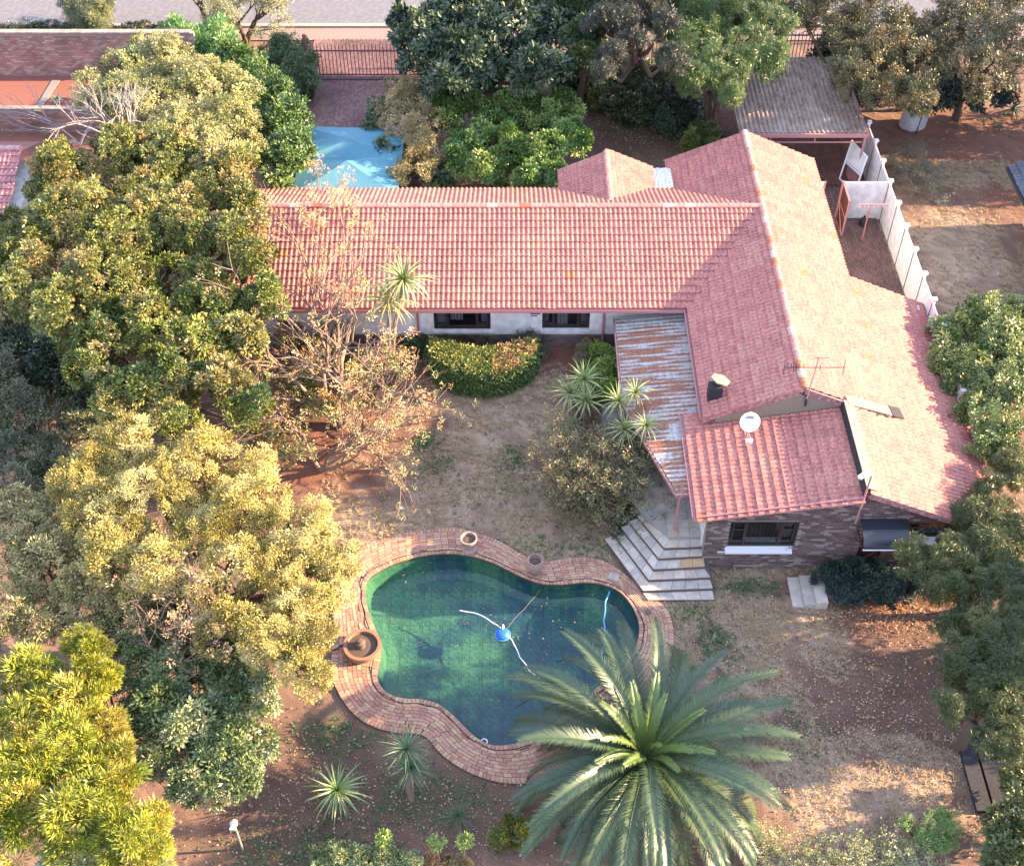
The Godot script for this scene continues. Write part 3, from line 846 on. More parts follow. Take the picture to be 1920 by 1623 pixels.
	put(root, "floor", fl.mesh(), M.dark)
	# the two small gables at the back
	for q in [[[Vector2(6.2, 3.1), Vector2(11.6, 3.1), Vector2(9, 4.3)], -41.5, -41.3], [[Vector2(2.0, 3.25), Vector2(5.2, 3.25), Vector2(3.6, 4.0)], -40.7, -40.5]]:
		var b := MB.new()
		b.slab(q[0], q[1], q[2])
		put(root, "gable_wall", b.mesh(), M.plaster)
	# brick gable at the front
	var gw := MB.new()
	var holes := [[6.6, 8.69, 1.05, 2.25], [10.65, 11.45, 0.1, 2.2], [11.95, 13.6, 1.5, 2.2]]
	var cuts := [5.9, 6.6, 8.69, 10.3, 10.65, 11.45, 11.95, 13.6, 14.6]
	for i in cuts.size() - 1:
		var a: float = cuts[i]; var b: float = cuts[i + 1]
		var spans := [[-0.2, 99.0]]
		for h in holes:
			if a >= h[0] - 0.01 and b <= h[1] + 0.01:
				spans = [[-0.2, h[2]], [h[3], 99.0]]
		for s in spans:
			var ya: float = gable_top(a) if i != 3 else 3.72; var yb: float = gable_top(b - 0.001)
			gw.slab([Vector2(a, s[0]), Vector2(b, s[0]), Vector2(b, minf(s[1], yb)), Vector2(a, minf(s[1], ya))], -24.27, -24.05)
	var gn := put(root, "front_gable_wall", gw.mesh(), M.mortar)
	var blist := []
	for j in 46:
		for i in 39:
			var p := Vector3(5.9 + 0.111 + i * 0.232 - 0.116 * (j % 2), -0.12 + j * 0.085, -24.045)
			if p.x < 5.9 and p.y < gable_top(5.9) - 0.05:
				blist.append([Transform3D(Basis.from_scale(Vector3(0.47, 1, 1)), Vector3(5.953, p.y, p.z)), rng.randi() % 5])
			if p.x < 5.99 or p.x > 14.5 or p.y > gable_top(p.x) - 0.05 - 0.03 * signf(10.3 - p.x):
				continue
			var inside := false
			for h in holes:
				if p.x > h[0] - 0.1 and p.x < h[1] + 0.1 and p.y > h[2] - 0.03 and p.y < h[3] + 0.03:
					inside = true
			if inside:
				continue
			var t := rng.randi() % 5 if rng.randf() < 0.8 else 5
			blist.append([Transform3D(Basis(Vector3.UP, rng.randfn(0, 0.012)), p + Vector3(0, 0, rng.randfn(0, 0.003))), t])
	blist.sort_custom(func(p, q): return p[0].origin.distance_squared_to(eye) < q[0].origin.distance_squared_to(eye))
	pieces(gn, "brick", bm, blist, bt, M.brick, 300)
	window_at(root, 6.6, 8.69, 1.05, 2.25, -24.14)
	window_at(root, 11.95, 13.6, 1.5, 2.2, -24.14)
	for q in [[6.55, 8.6, 1.0], [11.9, 13.6, 1.46]]:
		var sl := MB.new()
		sl.box(Vector3((q[0] + q[1]) / 2, q[2], -23.96), Vector3(q[1] - q[0], 0.07, 0.24), Basis(Vector3.RIGHT, 0.2))
		put(root, "window_sill", sl.mesh(), M.white)
	var line := MB.new()
	line.box(Vector3(7.45, 0.84, -24.02), Vector3(2.2, 0.04, 0.03))
	put(root, "pipe_conduit", line.mesh(), M.white)
	var door := MB.new()
	door.box(Vector3(11.05, 1.15, -24.2), Vector3(0.8, 2.1, 0.05))
	var dn := put(root, "door", door.mesh(), M.wood)
	for i in 9:
		var gbar := MB.new()
		gbar.box(Vector3(10.7 + i * 0.0875, 1.15, -24.06), Vector3(0.02, 2.06, 0.02))
		put(dn, "gate_bar", gbar.mesh(), M.steel_red)
	var gf := MB.new()
	for x in [10.67, 11.43]: gf.box(Vector3(x, 1.15, -24.05), Vector3(0.05, 2.1, 0.04))
	for y in [0.2, 1.1, 2.15]: gf.box(Vector3(11.05, y, -24.05), Vector3(0.74, 0.045, 0.03))
	gf.bar(Vector3(10.7, 0.24, -24.03), Vector3(11.4, 1.06, -24.03), 0.03, 0.02)
	put(dn, "gate_frame", gf.mesh(), M.steel_red)
	# patched flashing where the right slope meets the lower roof
	var up := MB.new()
	up.slab([Vector2(10.24, 3.5), Vector2(10.3, 3.5), Vector2(10.3, 3.93), Vector2(10.24, 3.93)], -27.55, -23.85)
	put(ro, "upstand", up.mesh(), M.bitumen)
	var strip := MB.new()
	for i in 9:
		var za := -27.5 + i * 0.405
		strip.bar(Vector3(10.45, 3.93, za), Vector3(10.45, 3.93, za + 0.4), 0.36, 0.03, Vector3(0.4386, 1, 0))
	put(ro, "mortar_flashing", strip.mesh(), M.cream)
	var gab := MB.new()
	gab.slab([Vector2(6.4, 2.86), Vector2(10.22, 3.58), Vector2(10.22, 3.82), Vector2(9.0, 4.32), Vector2(6.4, 3.2)], -27.64, -27.52)
	put(root, "gable_infill", gab.mesh(), M.cream)
	var torn := MB.new()
	torn.bar(Vector3(10.4, 3.96, -27.55), Vector3(12.2, 3.17, -27.75), 0.42, 0.035)
	put(ro, "torn_flashing", torn.mesh(), M.cream)
	for i in 6:
		var hole := MB.new()
		var hx := 10.72 + i * 0.2
		hole.bar(Vector3(hx, 3.88 - 0.4386 * (hx - 10.4) + 0.055, -27.5), Vector3(hx + 0.1 + 0.02 * (i % 2), 3.88 - 0.4386 * (hx - 10.3) + 0.055, -27.33 - 0.05 * (i % 3)), 0.1, 0.02)
		put(ro, "bitumen_tear", hole.mesh(), M.bitumen)
	var bp := MB.new()
	bp.bar(Vector3(11.95, 3.3, -27.72), Vector3(12.35, 3.12, -27.78), 0.5, 0.03)
	put(ro, "bitumen_patch", bp.mesh(), M.bitumen)
	var stub := MB.new()
	stub.box(Vector3(6.42, 3.55, -28.25), Vector3(0.42, 0.75, 0.36))
	var so := put(root, "flue_stack", stub.mesh(), M.bitumen)
	var cowl := MB.new()
	cowl.lathe([Vector2(0.0, -0.02), Vector2(0.33, -0.02), Vector2(0.33, 0.02), Vector2(0.0, 0.05)], Vector3.ZERO, 6)
	put(so, "cowl", cowl.mesh(), M.cream, Transform3D(Basis(Vector3(0.6, 0, 1).normalized(), -0.35), Vector3(6.55, 4.1, -28.3)))
	var sheet := MB.new()
	for i in 5:
		sheet.bar(Vector3(5.55 + i * 0.14, 3.4, -39.3), Vector3(5.55 + i * 0.14, 3.3, -41.1), 0.13, 0.02 + 0.03 * (i % 2))
	put(root, "gap_sheet", sheet.mesh(), M.zinc)


func veranda_and_steps() -> void:
	var v := thing("veranda", "lean-to veranda roof of rusty corrugated iron on a pink post", "veranda")
	# corrugations run across (x); sheets lie side by side along z
	var rust := FastNoiseLite.new()
	rust.seed = 8; rust.frequency = 0.9; rust.fractal_octaves = 4
	var z := -33.15
	var sheet := 0
	while z < -24.95:
		var z1 := minf(z + 0.76, -24.85)
		var m := MB.new()
		var nz := 28
		var nx := 36
		var pale := sheet == 7 or sheet == 0
		for i in nz:
			var za := z + (z1 - z) * i / nz; var zb := z + (z1 - z) * (i + 1) / nz
			for j in nx:
				var la: float = veranda_left(za); var lb: float = veranda_left(zb)
				var right := 6.06 if za < -28.15 else 5.56
				var p := []
				for q in [[za, la, j], [zb, lb, j], [zb, lb, j + 1], [za, la, j + 1]]:
					var x: float = q[1] + (right - q[1]) * float(q[2]) / nx
					var w := sin(q[0] * TAU / 0.19)
					p.append(Vector3(x, 2.45 + 0.115 * (x - 3.6) + 0.022 * w + 0.004 * (sheet % 2), q[0]))
				var mid: Vector3 = (p[0] + p[2]) * 0.5
				var r := rust.get_noise_2d(mid.x * 0.5, mid.z * 3.6) * 1.5 + 0.42 - 0.42 * sin(mid.z * TAU / 0.19) - 0.5 * smoothstep(5.4, 6.1, mid.x) + 0.25 * rust.get_noise_2d(mid.x * 5.0, mid.z * 5.0)
				if pale: r -= 0.8
				if sheet == 7 and mid.x < 5.0: r += 0.8
				m.k = Color(0.49, 0.47, 0.45).lerp(Color(0.33, 0.13, 0.07), clampf(r * 2.2, 0, 1))
				m.quad(p[0], p[1], p[2], p[3])
		put(v, "roof_sheet", m.mesh(), M.zinc)
		z = z1
		sheet += 1
	var ed := MB.new()
	ed.bar(Vector3(3.58, 2.38, -33.2), Vector3(3.58, 2.38, -28.9), 0.05, 0.14)
	put(v, "edge_beam", ed.mesh(), M.fascia)
	var e2 := MB.new()
	e2.bar(Vector3(3.6, 2.38, -28.9), Vector3(4.98, 2.53, -24.82), 0.05, 0.12)
	put(v, "edge_beam", e2.mesh(), M.fascia)
	var e3 := MB.new()
	e3.bar(Vector3(4.96, 2.56, -24.8), Vector3(5.56, 2.62, -24.8), 0.05, 0.14)
	put(v, "edge_beam", e3.mesh(), M.fascia)
	var post := MB.new()
	post.box(Vector3(5.09, 1.72, -24.84), Vector3(0.075, 1.64, 0.075))
	put(v, "post", post.mesh(), M.steel_pink)
	# steps and floor: each level is a slab with its own tiles
	var st := thing("garden_steps", "wide angled steps of pale stone tiles climbing to the veranda", "steps")
	var lv := [0.13, 0.26, 0.39, 0.52, 0.65, 0.78, 0.91]
	var left := [Vector2(4.0, -22.95), Vector2(2.95, -25.01), Vector2(3.22, -25.16), Vector2(3.47, -25.28), Vector2(3.73, -25.4), Vector2(3.99, -25.52), Vector2(4.3, -25.66)]
	var mid := [Vector2(4.16, -22.72), Vector2(4.02, -22.98), Vector2(4.21, -23.3), Vector2(4.38, -23.61), Vector2(4.55, -23.93), Vector2(4.73, -24.24), Vector2(4.93, -24.56)]
	var right := [Vector2(6.2, -22.74), Vector2(6.17, -23.08), Vector2(6.12, -23.4), Vector2(5.97, -23.72), Vector2(5.97, -24.04), Vector2(5.95, -24.3), Vector2(5.9, -24.6)]
	var tints := [Color(0.53, 0.46, 0.385), Color(0.48, 0.42, 0.365), Color(0.56, 0.485, 0.4), Color(0.44, 0.39, 0.35), Color(0.52, 0.42, 0.33)]
	for k in 7:
		var b := MB.new()
		var back := [Vector2(right[k].x, -24.65), Vector2(5.0, -25.9), Vector2(left[k].x + 0.3, left[k].y - 0.2)]
		b.prism([left[k], mid[k], right[k]] + back, -0.2, lv[k] - 0.025 - (0.002 * k))
		put(st, "step", b.mesh(), M.riser)
		if k == 6:
			break
		var nx := [left[k + 1], mid[k + 1], right[k + 1]]
		if k == 0: nx = [left[1].lerp(mid[1], 0.97), mid[1], right[1]]
		for half in 2:
			var a0: Vector2 = left[k] if half == 0 else mid[k]; var a1: Vector2 = mid[k] if half == 0 else right[k]
			var b0: Vector2 = nx[0] if half == 0 else nx[1]; var b1: Vector2 = nx[1] if half == 0 else nx[2]
			if k == 0 and half == 0:
				continue
			var n := maxi(2, int(a0.distance_to(a1) / 0.36))
			for i in n:
				var t0 := (i + 0.015) / n; var t1 := (i + 0.985) / n
				var tile := MB.new()
				tile.prism([a0.lerp(a1, t0), a0.lerp(a1, t1), b0.lerp(b1, t1).lerp(a0.lerp(a1, t1), 0.02), b0.lerp(b1, t0).lerp(a0.lerp(a1, t0), 0.02)], lv[k] - 0.03, lv[k] + rng.randfn(0, 0.002))
				put(st, "tile", tile.mesh(), stone_tint(Color(0.52, 0.36, 0.19) if k == 3 and half == 1 and i in [2, 3] else tints[rng.randi() % 5]))
	var fb := MB.new()
	fb.prism([Vector2(4.1, -25.5), Vector2(4.93, -24.56), Vector2(5.88, -24.56), Vector2(5.88, -28.0), Vector2(6.28, -28.0), Vector2(6.28, -33.45), Vector2(3.3, -33.45), Vector2(3.0, -28.5)], 0.0, 0.88)
	var fo := put(st, "veranda_floor", fb.mesh(), stone_tint(Color(0.36, 0.32, 0.29)))
	for i in 10:
		for j in 13:
			var p := Vector2(3.0 + i * 0.34, -24.75 - j * 0.34)
			if p.x > 5.75 or p.x < 3.6 + maxf(0.0, (p.y + 26.4) * 0.75) or (p.y > -25.9 and p.x < 4.45 + (p.y + 25.7) * 0.55):
				continue
			var tile := MB.new()
			tile.box(Vector3(p.x, 0.9, p.y), Vector3(0.33, 0.03, 0.33))
			put(fo, "tile", tile.mesh(), stone_tint(tints[rng.randi() % 5] * 0.85))
	var s2 := thing("side_steps", "short flight of pale concrete steps beside the dark clipped hedge", "steps")
	for k in 3:
		var b := MB.new()
		b.box(Vector3(8.74 + k * 0.34, 0.0 + k * 0.06, -23.05 + 0.02 * k), Vector3(0.36, 0.2 + 0.12 * k, 1.12))
		put(s2, "step", b.mesh(), stone_tint(tints[k]))
	var land_b := MB.new()
	land_b.box(Vector3(10.9, 0.05, -23.4), Vector3(3.0, 0.36, 1.1))
	put(s2, "landing", land_b.mesh(), M.concrete)


var stone_cache := {}
func stone_tint(c: Color) -> StandardMaterial3D:
	if not stone_cache.has(c):
		var m: StandardMaterial3D = M.stone.duplicate()
		m.albedo_color = c.linear_to_srgb()
		stone_cache[c] = m
	return stone_cache[c]


# ---------------------------------------------------------------- the yard on the right, neighbours, street
func corrugated(root: Node, x0: float, x1: float, za: float, zb: float, ya: float, yb: float, m: Material, called := "roof_sheet", cols := [Color(0.36, 0.275, 0.23), Color(0.23, 0.165, 0.135)]) -> void:
	var f := FastNoiseLite.new()
	f.seed = 22; f.frequency = 1.2; f.fractal_octaves = 4
	var n := int(round((x1 - x0) / 0.76))
	for s in n:
		var mb := MB.new()
		var nx := 32; var nz := 40
		for i in nx:
			for j in nz:
				var p := []
				for q in [[i, j], [i, j + 1], [i + 1, j + 1], [i + 1, j]]:
					var x := x0 + (x1 - x0) * (s + float(q[0]) / nx) / n
					var t := float(q[1]) / nz
					p.append(Vector3(x, lerpf(ya, yb, t) + 0.025 * sin(x * TAU / 0.19) + 0.005 * (s % 2), lerpf(za, zb, t)))
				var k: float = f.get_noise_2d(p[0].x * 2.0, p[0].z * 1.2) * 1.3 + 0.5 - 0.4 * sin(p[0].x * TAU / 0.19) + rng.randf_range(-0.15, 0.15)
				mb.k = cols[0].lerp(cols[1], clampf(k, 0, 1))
				mb.quad(p[0], p[1], p[2], p[3])
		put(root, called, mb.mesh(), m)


func pavers(parent: Node, x0: float, x1: float, z0: float, z1: float, along_z: bool, tints: Array) -> void:
	var bed := MB.new()
	bed.quad(Vector3(x0, land(z0) + 0.05, z0), Vector3(x0, land(z1) + 0.05, z1), Vector3(x1, land(z1) + 0.05, z1), Vector3(x1, land(z0) + 0.05, z0))
	put(parent, "mortar_bed", bed.mesh(), M.bed)
	var u := MB.new()
	u.box(Vector3.ZERO, Vector3(0.21, 0.05, 0.102))
	var xf := []; var cl := []
	var nx := int((x1 - x0) / (0.112 if along_z else 0.22)); var nz := int((z1 - z0) / (0.22 if along_z else 0.112))
	for i in nx:
		for j in nz:
			var p := Vector3(x0 + (i + 0.5) * (0.112 if along_z else 0.22), 0, z0 + (j + 0.5) * (0.22 if along_z else 0.112))
			if along_z: p.z += 0.11 * (i % 2)
			else: p.x += 0.11 * (j % 2)
			p.y = land(p.z) + 0.055 + rng.randfn(0, 0.003)
			xf.append(Transform3D(Basis(Vector3.UP, (PI / 2 if along_z else 0.0) + rng.randfn(0, 0.01)), p))
			var t := tone.get_noise_2d(p.x * 0.4, p.z * 0.4)
			cl.append(tints[rng.randi() % tints.size()] * (1.0 + 0.5 * t))
	many(parent, "bricks", u.mesh(), M.paver, xf, cl)


func fence(root: Node, x0: float, x1: float, z: float, y0: float, y1: float, step: float, m: Material, part := "pale", fork := 0.12) -> void:
	var n := int((x1 - x0) / step)
	var p := MB.new()
	p.box(Vector3(0, (y1 - y0) / 2, 0), Vector3(0.035, y1 - y0, 0.03))
	p.box(Vector3(0.0, y1 - y0 + 0.05, 0), Vector3(0.014, 0.14, 0.014))
	var pm := p.mesh()
	for i in n + 1:
		put(root, part, pm, m, Transform3D(Basis(), Vector3(x0 + step * i, y0, z)))
	for y in [y0 + 0.12, y1 - fork]:
		var r := MB.new()
		r.box(Vector3((x0 + x1) / 2, y, z - 0.035), Vector3(x1 - x0 + 0.1, 0.07, 0.04))
		put(root, "rail", r.mesh(), m)


func yard() -> void:
	var cp := thing("carport", "grey corrugated carport roof on pink steel posts, strewn with dead leaves", "carport")
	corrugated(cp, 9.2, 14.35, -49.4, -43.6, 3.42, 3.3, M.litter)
	var b := MB.new()
	b.box(Vector3(11.78, 3.2, -43.56), Vector3(5.3, 0.16, 0.07))
	put(cp, "front_beam", b.mesh(), M.steel_pink)
	b = MB.new(); b.box(Vector3(14.4, 3.24, -46.5), Vector3(0.06, 0.14, 5.9)); put(cp, "side_beam", b.mesh(), M.steel_pink)
	b = MB.new(); b.box(Vector3(12.3, 2.86, -43.62), Vector3(3.9, 0.05, 0.05)); put(cp, "crossbar", b.mesh(), M.steel_pink)
	for q in [[14.33, -43.6], [9.25, -43.6], [14.33, -49.3], [9.25, -49.3]]:
		b = MB.new(); b.box(Vector3(q[0], 2.0, q[1]), Vector3(0.08, 2.4, 0.08)); put(cp, "post", b.mesh(), M.steel_pink)
	for x in [10.5, 12.3]:
		b = MB.new(); b.box(Vector3(x, 3.0, -43.6), Vector3(0.04, 0.28, 0.04)); put(cp, "strut", b.mesh(), M.steel_pink)
	var lm := MB.new()
	lm.quad(Vector3(-0.025, 0, 0), Vector3(0, 0.008, 0.04), Vector3(0.025, 0, 0), Vector3(0, 0.012, -0.04))
	var lx := []; var lc := []
	for i in 2600:
		var x := rng.randf_range(9.25, 14.3); var z := rng.randf_range(-49.3, -43.7)
		if tone.get_noise_2d(x * 0.8, z * 0.5) + rng.randf_range(-0.3, 0.3) < -0.05:
			continue
		lx.append(Transform3D(frame_of(Vector3(rng.randfn(0, 0.3), 1, rng.randfn(0, 0.3)), rng.randf() * TAU, rng.randf_range(0.6, 1.4)), Vector3(x, 3.36 - 0.02 * (z + 43.6), z)))
		lc.append([Color(0.3, 0.2, 0.12), Color(0.2, 0.12, 0.08), Color(0.4, 0.3, 0.2), Color(0.14, 0.09, 0.07)][rng.randi() % 4])
	many(self, "fallen_leaves", lm.mesh(), M.litter, lx, lc)
	var yd := Node3D.new()
	yd.name = "courtyard"; add_child(yd, true); yd.set_meta("kind", "structure")
	pavers(yd, 11.6, 14.75, -43.4, -34.3, true, [Color(0.17, 0.09, 0.075), Color(0.21, 0.115, 0.09), Color(0.15, 0.085, 0.075), Color(0.19, 0.12, 0.1)])
	pavers(yd, 9.0, 14.3, -49.3, -43.5, true, [Color(0.2, 0.08, 0.055), Color(0.23, 0.1, 0.07), Color(0.18, 0.075, 0.055)])
	# precast concrete wall along the right boundary
	var w := thing("boundary_wall", "long white precast concrete wall with dark panel joints along the yard", "wall")
	var zs := [-45.4, -44.0, -42.55, -41.15, -39.7, -38.25, -36.8, -35.35, -33.9, -32.5, -31.05, -29.6]
	for i in zs.size():
		b = MB.new()
		b.box(Vector3(14.93, land(zs[i]) + 0.92, zs[i]), Vector3(0.13, 1.9, 0.12)); b.box(Vector3(14.95, land(zs[i]) + 1.9, zs[i]), Vector3(0.17, 0.08, 0.16))
		put(w, "post", b.mesh(), M.white)
		if i + 1 < zs.size():
			var mid: float = (zs[i] + zs[i + 1]) / 2
			for k in 6:
				b = MB.new()
				b.box(Vector3(14.9, land(mid) + 0.15 + k * 0.3, mid), Vector3(0.05, 0.297, zs[i + 1] - zs[i] - 0.13))
				put(w, "panel", b.mesh(), M.plaster)
			b = MB.new()
			b.box(Vector3(14.862, land(mid) + 0.9, zs[i] + 0.08), Vector3(0.012, 1.8, 0.03))
			put(w, "joint", b.mesh(), M.bitumen)
	var cw := thing("yard_cross_wall", "short white wall across the yard behind the open brown gate", "wall")
	for k in 6:
		b = MB.new(); b.box(Vector3(14.0, 0.95 + k * 0.3, -41.2), Vector3(1.72, 0.297, 0.06)); put(cw, "panel", b.mesh(), M.plaster)
	b = MB.new(); b.box(Vector3(13.1, 1.7, -41.2), Vector3(0.08, 1.85, 0.08)); put(cw, "gate_post", b.mesh(), M.steel_pink)
	var sw := thing("yard_stub_wall", "stub of white wall beside the roof eave with a pink pipe at its end", "wall")
	for k in 6:
		b = MB.new(); b.box(Vector3(11.9, 0.95 + k * 0.3, -41.2), Vector3(0.85, 0.297, 0.06)); put(sw, "panel", b.mesh(), M.plaster)
	b = MB.new(); b.box(Vector3(12.37, 1.7, -41.18), Vector3(0.07, 1.85, 0.07)); put(sw, "end_pipe", b.mesh(), M.steel_pink)
	var g := thing("yard_gate", "dark brown gate leaf standing open against the white cross wall", "gate")
	b = MB.new(); b.box(Vector3(13.12, 1.7, -40.55), Vector3(0.04, 1.65, 1.15)); put(g, "board", b.mesh(), M.wood)
	b = MB.new()
	for z in [-41.12, -39.98]: b.box(Vector3(13.12, 1.7, z), Vector3(0.06, 1.75, 0.05))
	for y in [0.88, 1.72, 2.54]: b.box(Vector3(13.12, y, -40.55), Vector3(0.055, 0.05, 1.09))
	b.bar(Vector3(13.08, 0.9, -40.0), Vector3(13.08, 1.7, -41.1), 0.03, 0.03)
	put(g, "gate_frame", b.mesh(), M.steel_pink)
	var c := thing("washing_line", "pink steel washing line post with a level crossbar in the courtyard", "washing line", Vector3(13.9, 0.8, -39.78))
	b = MB.new(); b.box(Vector3(0, 0.85, 0), Vector3(0.05, 1.7, 0.05)); put(c, "post", b.mesh(), M.steel_pink)
	b = MB.new(); b.box(Vector3(0.1, 1.72, 0), Vector3(1.15, 0.05, 0.06)); put(c, "crossbar", b.mesh(), M.steel_pink)
	for i in 6:
		b = MB.new(); b.lathe([Vector2(0.03, -0.02), Vector2(0.045, 0.0), Vector2(0.03, 0.02)], Vector3(-0.4 + i * 0.18, 1.66, 0), 8); put(c, "hook", b.mesh(), M.white)
	var bb := MB.new()
	bb.lathe([Vector2(0.14, 0), Vector2(0.18, 0.12), Vector2(0.16, 0.3), Vector2(0.08, 0.42), Vector2(0.03, 0.46), Vector2(0.05, 0.52), Vector2(0, 0.52)], Vector3.ZERO, 12, Vector3(0.8, 1, 1.3))
	tag(put(self, "black_bag", bb.mesh(), M.bitumen, Transform3D(Basis(Vector3.UP, 0.4), Vector3(14.1, 0.8, -40.69))), "small black bag on the courtyard floor below the pink crossbar", "bag")
	var rb := thing("red_box", "small dull red open box standing beside the carport post", "box", Vector3(14.38, 0.8, -44.11))
	b = MB.new()
	for q in [[0, 0.28], [0, -0.28]]: b.box(Vector3(q[0], 0.35, q[1]), Vector3(0.5, 0.7, 0.05))
	for x in [-0.24, 0.24]: b.box(Vector3(x, 0.35, 0), Vector3(0.05, 0.7, 0.5))
	b.box(Vector3(0, 0.3, 0), Vector3(0.44, 0.04, 0.5))
	put(rb, "body", b.mesh(), M.steel_pink)
	b = MB.new(); b.box(Vector3(0, 0.72, 0), Vector3(0.56, 0.04, 0.14)); put(rb, "top_bar", b.mesh(), M.fascia)
	var wg := thing("white_steel_gate", "pale blue white steel gate frame leaning by the carport post", "gate")
	b = MB.new()
	b.bar(Vector3(13.75, 0.85, -43.9), Vector3(14.05, 2.5, -44.3), 0.06, 0.06); b.bar(Vector3(14.2, 0.85, -42.9), Vector3(14.5, 2.4, -43.3), 0.06, 0.06)
	b.bar(Vector3(13.75, 0.9, -43.9), Vector3(14.2, 0.9, -42.9), 0.05, 0.05); b.bar(Vector3(14.05, 2.46, -44.3), Vector3(14.5, 2.36, -43.3), 0.05, 0.05)
	b.bar(Vector3(13.9, 1.6, -44.1), Vector3(14.34, 1.6, -43.1), 0.05, 0.05)
	put(wg, "frame", b.mesh(), M.white)
	b = MB.new(); b.quad(Vector3(13.93, 1.65, -44.08), Vector3(14.36, 1.65, -43.12), Vector3(14.5, 2.33, -43.3), Vector3(14.06, 2.4, -44.28)); put(wg, "infill_sheet", b.mesh(), M.plaster)
	var bd := MB.new()
	bd.bar(Vector3(11.9, 0.85, -42.3), Vector3(11.95, 1.9, -41.5), 0.45, 0.04, Vector3(0, 0.5, 1))
	tag(put(self, "leaning_board", bd.mesh(), M.concrete), "grey board leaning behind the stub wall under the eave", "board")
	# bulk bag
	var bag := thing("bulk_bag", "large white woven bulk bag with a dark strap under the olive tree", "bag", Vector3(17.66, 0.8, -47.92))
	var bm := MB.new()
	var prof := [Vector2(0.42, 0.0), Vector2(0.55, 0.15), Vector2(0.56, 0.5), Vector2(0.52, 0.85), Vector2(0.57, 1.02), Vector2(0.5, 1.0), Vector2(0.45, 0.8), Vector2(0, 0.78)]
	bm.lathe(prof, Vector3.ZERO, 14, Vector3(1.05, 1, 0.9))
	for i in bm.v.size():
		var p := bm.v[i]
		bm.v[i] = p * (1.0 + 0.1 * lump.get_noise_3dv(p * 4.0)) + Vector3(0.12 * p.y, 0, -0.1 * p.y)
	put(bag, "sack", bm.mesh(), M.bag)
	var sp := []; var sr := []
	for i in 9:
		var y := i * 0.13
		sp.append(Vector3(0.1 + 0.12 * y, y, 0.53 * 0.95 - 0.1 * y)); sr.append(0.025)
	bm = MB.new(); bm.tube(sp, sr, 5); put(bag, "strap", bm.mesh(), M.bitumen)
	# house next door on the right
	var nr := thing("neighbour_house_right", "corner of a grey slate roofed house with white wall at the right edge", "house")
	b = MB.new(); b.box(Vector3(23.60, 2.0, -37.6), Vector3(6.0, 2.4, 6.6)); put(nr, "wall", b.mesh(), M.plaster)
	var lt := []
	tile_plane(lt, Vector3(23.50, 5.0, -41.3), Vector3(-4.0, -1.75, 0), 0, 7.4, 4.4, [Vector2(17, -43), Vector2(24, -43), Vector2(24, -33), Vector2(17, -33)])
	var xs := []; var cs := []
	for q in lt:
		xs.append(q[0]); cs.append(Color(0.1, 0.11, 0.14) * rng.randf_range(0.8, 1.3))
	var rd := MB.new(); rd.quad(Vector3(23.50, 4.97, -41.3), Vector3(19.50, 3.22, -41.3), Vector3(19.50, 3.22, -33.9), Vector3(23.50, 4.97, -33.9))
	rd.quad(Vector3(27.00, 3.2, -41.3), Vector3(23.50, 4.97, -41.3), Vector3(23.50, 4.97, -33.9), Vector3(27.00, 3.2, -33.9))
	var rn := put(nr, "roof", rd.mesh(), M.slab)
	many(rn, "tiles", tile_mesh(), M.tile, xs, cs)
	b = MB.new(); b.bar(Vector3(19.42, 3.2, -41.3), Vector3(19.42, 3.2, -33.9), 0.14, 0.1); put(nr, "gutter", b.mesh(), M.bitumen)
	# neighbour on the left: terrace, brick walls, roof
	var tb := MB.new()
	tb.prism([Vector2(-60, -50.6), Vector2(-14, -50.6), Vector2(-14, -47.75), Vector2(-60, -47.75)], 0.5, 1.9)
	var te := setting("terrace", tb.mesh(), paint("red_soil", Color(0.34, 0.13, 0.095), 0.95, M.g2, 0.8))
	var tw := thing("brick_retaining_wall", "low brick retaining wall below the red soil terrace at left", "wall")
	brick_wall(tw, -28.0, -14.0, -47.6, 0.75, 1.92, 0.2)
	var hw := thing("high_brick_wall", "high reddish face brick wall with a pale coping along the street", "wall")
	brick_wall(hw, -29.0, -14.0, -50.5, 1.85, 3.95, 0.24)
	var pst := MB.new()
	pst.prism([Vector3(-20.27, 1.92, -50.07) * 1.0, Vector3(-20.63, 1.92, -50.07) * 1.0].map(func(p): return Vector2(p.x, p.z)) + [Vector3(-20.78, 1.92, -47.5), Vector3(-20.5, 1.92, -47.5)].map(func(p): return Vector2(p.x, p.z)), 1.88, 1.93)
	setting("brick_path", pst.mesh(), M.concrete)
	var nl := thing("neighbour_house_left", "pink tiled roof of the house next door at the left edge", "house")
	b = MB.new(); b.box(Vector3(-23, 2.0, -38.4), Vector3(9.0, 2.6, 6.0)); put(nl, "wall", b.mesh(), M.plaster)
	lt = []
	tile_plane(lt, Vector3(-29, 4.6, -40.4), Vector3(0, -1.5, 4.2), 0, 10.5, 4.5, [Vector2(-40, -41), Vector2(-18.6, -41), Vector2(-18.6, -35), Vector2(-40, -35)])
	tile_plane(lt, Vector3(-29, 4.6, -40.4), Vector3(0, -0.9, -2.0), -0.0, 10.5, 2.2, [Vector2(-40, -43), Vector2(-18.6, -43), Vector2(-18.6, -40.3), Vector2(-40, -40.3)])
	xs = []; cs = []
	for q in lt:
		xs.append(q[0]); cs.append(Color(0.5, 0.22, 0.22) * rng.randf_range(0.85, 1.15))
	rd = MB.new(); rd.quad(Vector3(-29, 4.57, -40.4), Vector3(-29, 3.1, -36.2), Vector3(-18.6, 3.1, -36.2), Vector3(-18.6, 4.57, -40.4))
	rd.quad(Vector3(-29, 4.57, -40.4), Vector3(-18.6, 4.57, -40.4), Vector3(-18.6, 3.67, -42.4), Vector3(-29, 3.67, -42.4))
	rn = put(nl, "roof", rd.mesh(), M.underlay)
	many(rn, "tiles", tile_mesh(), M.tile, xs, cs)
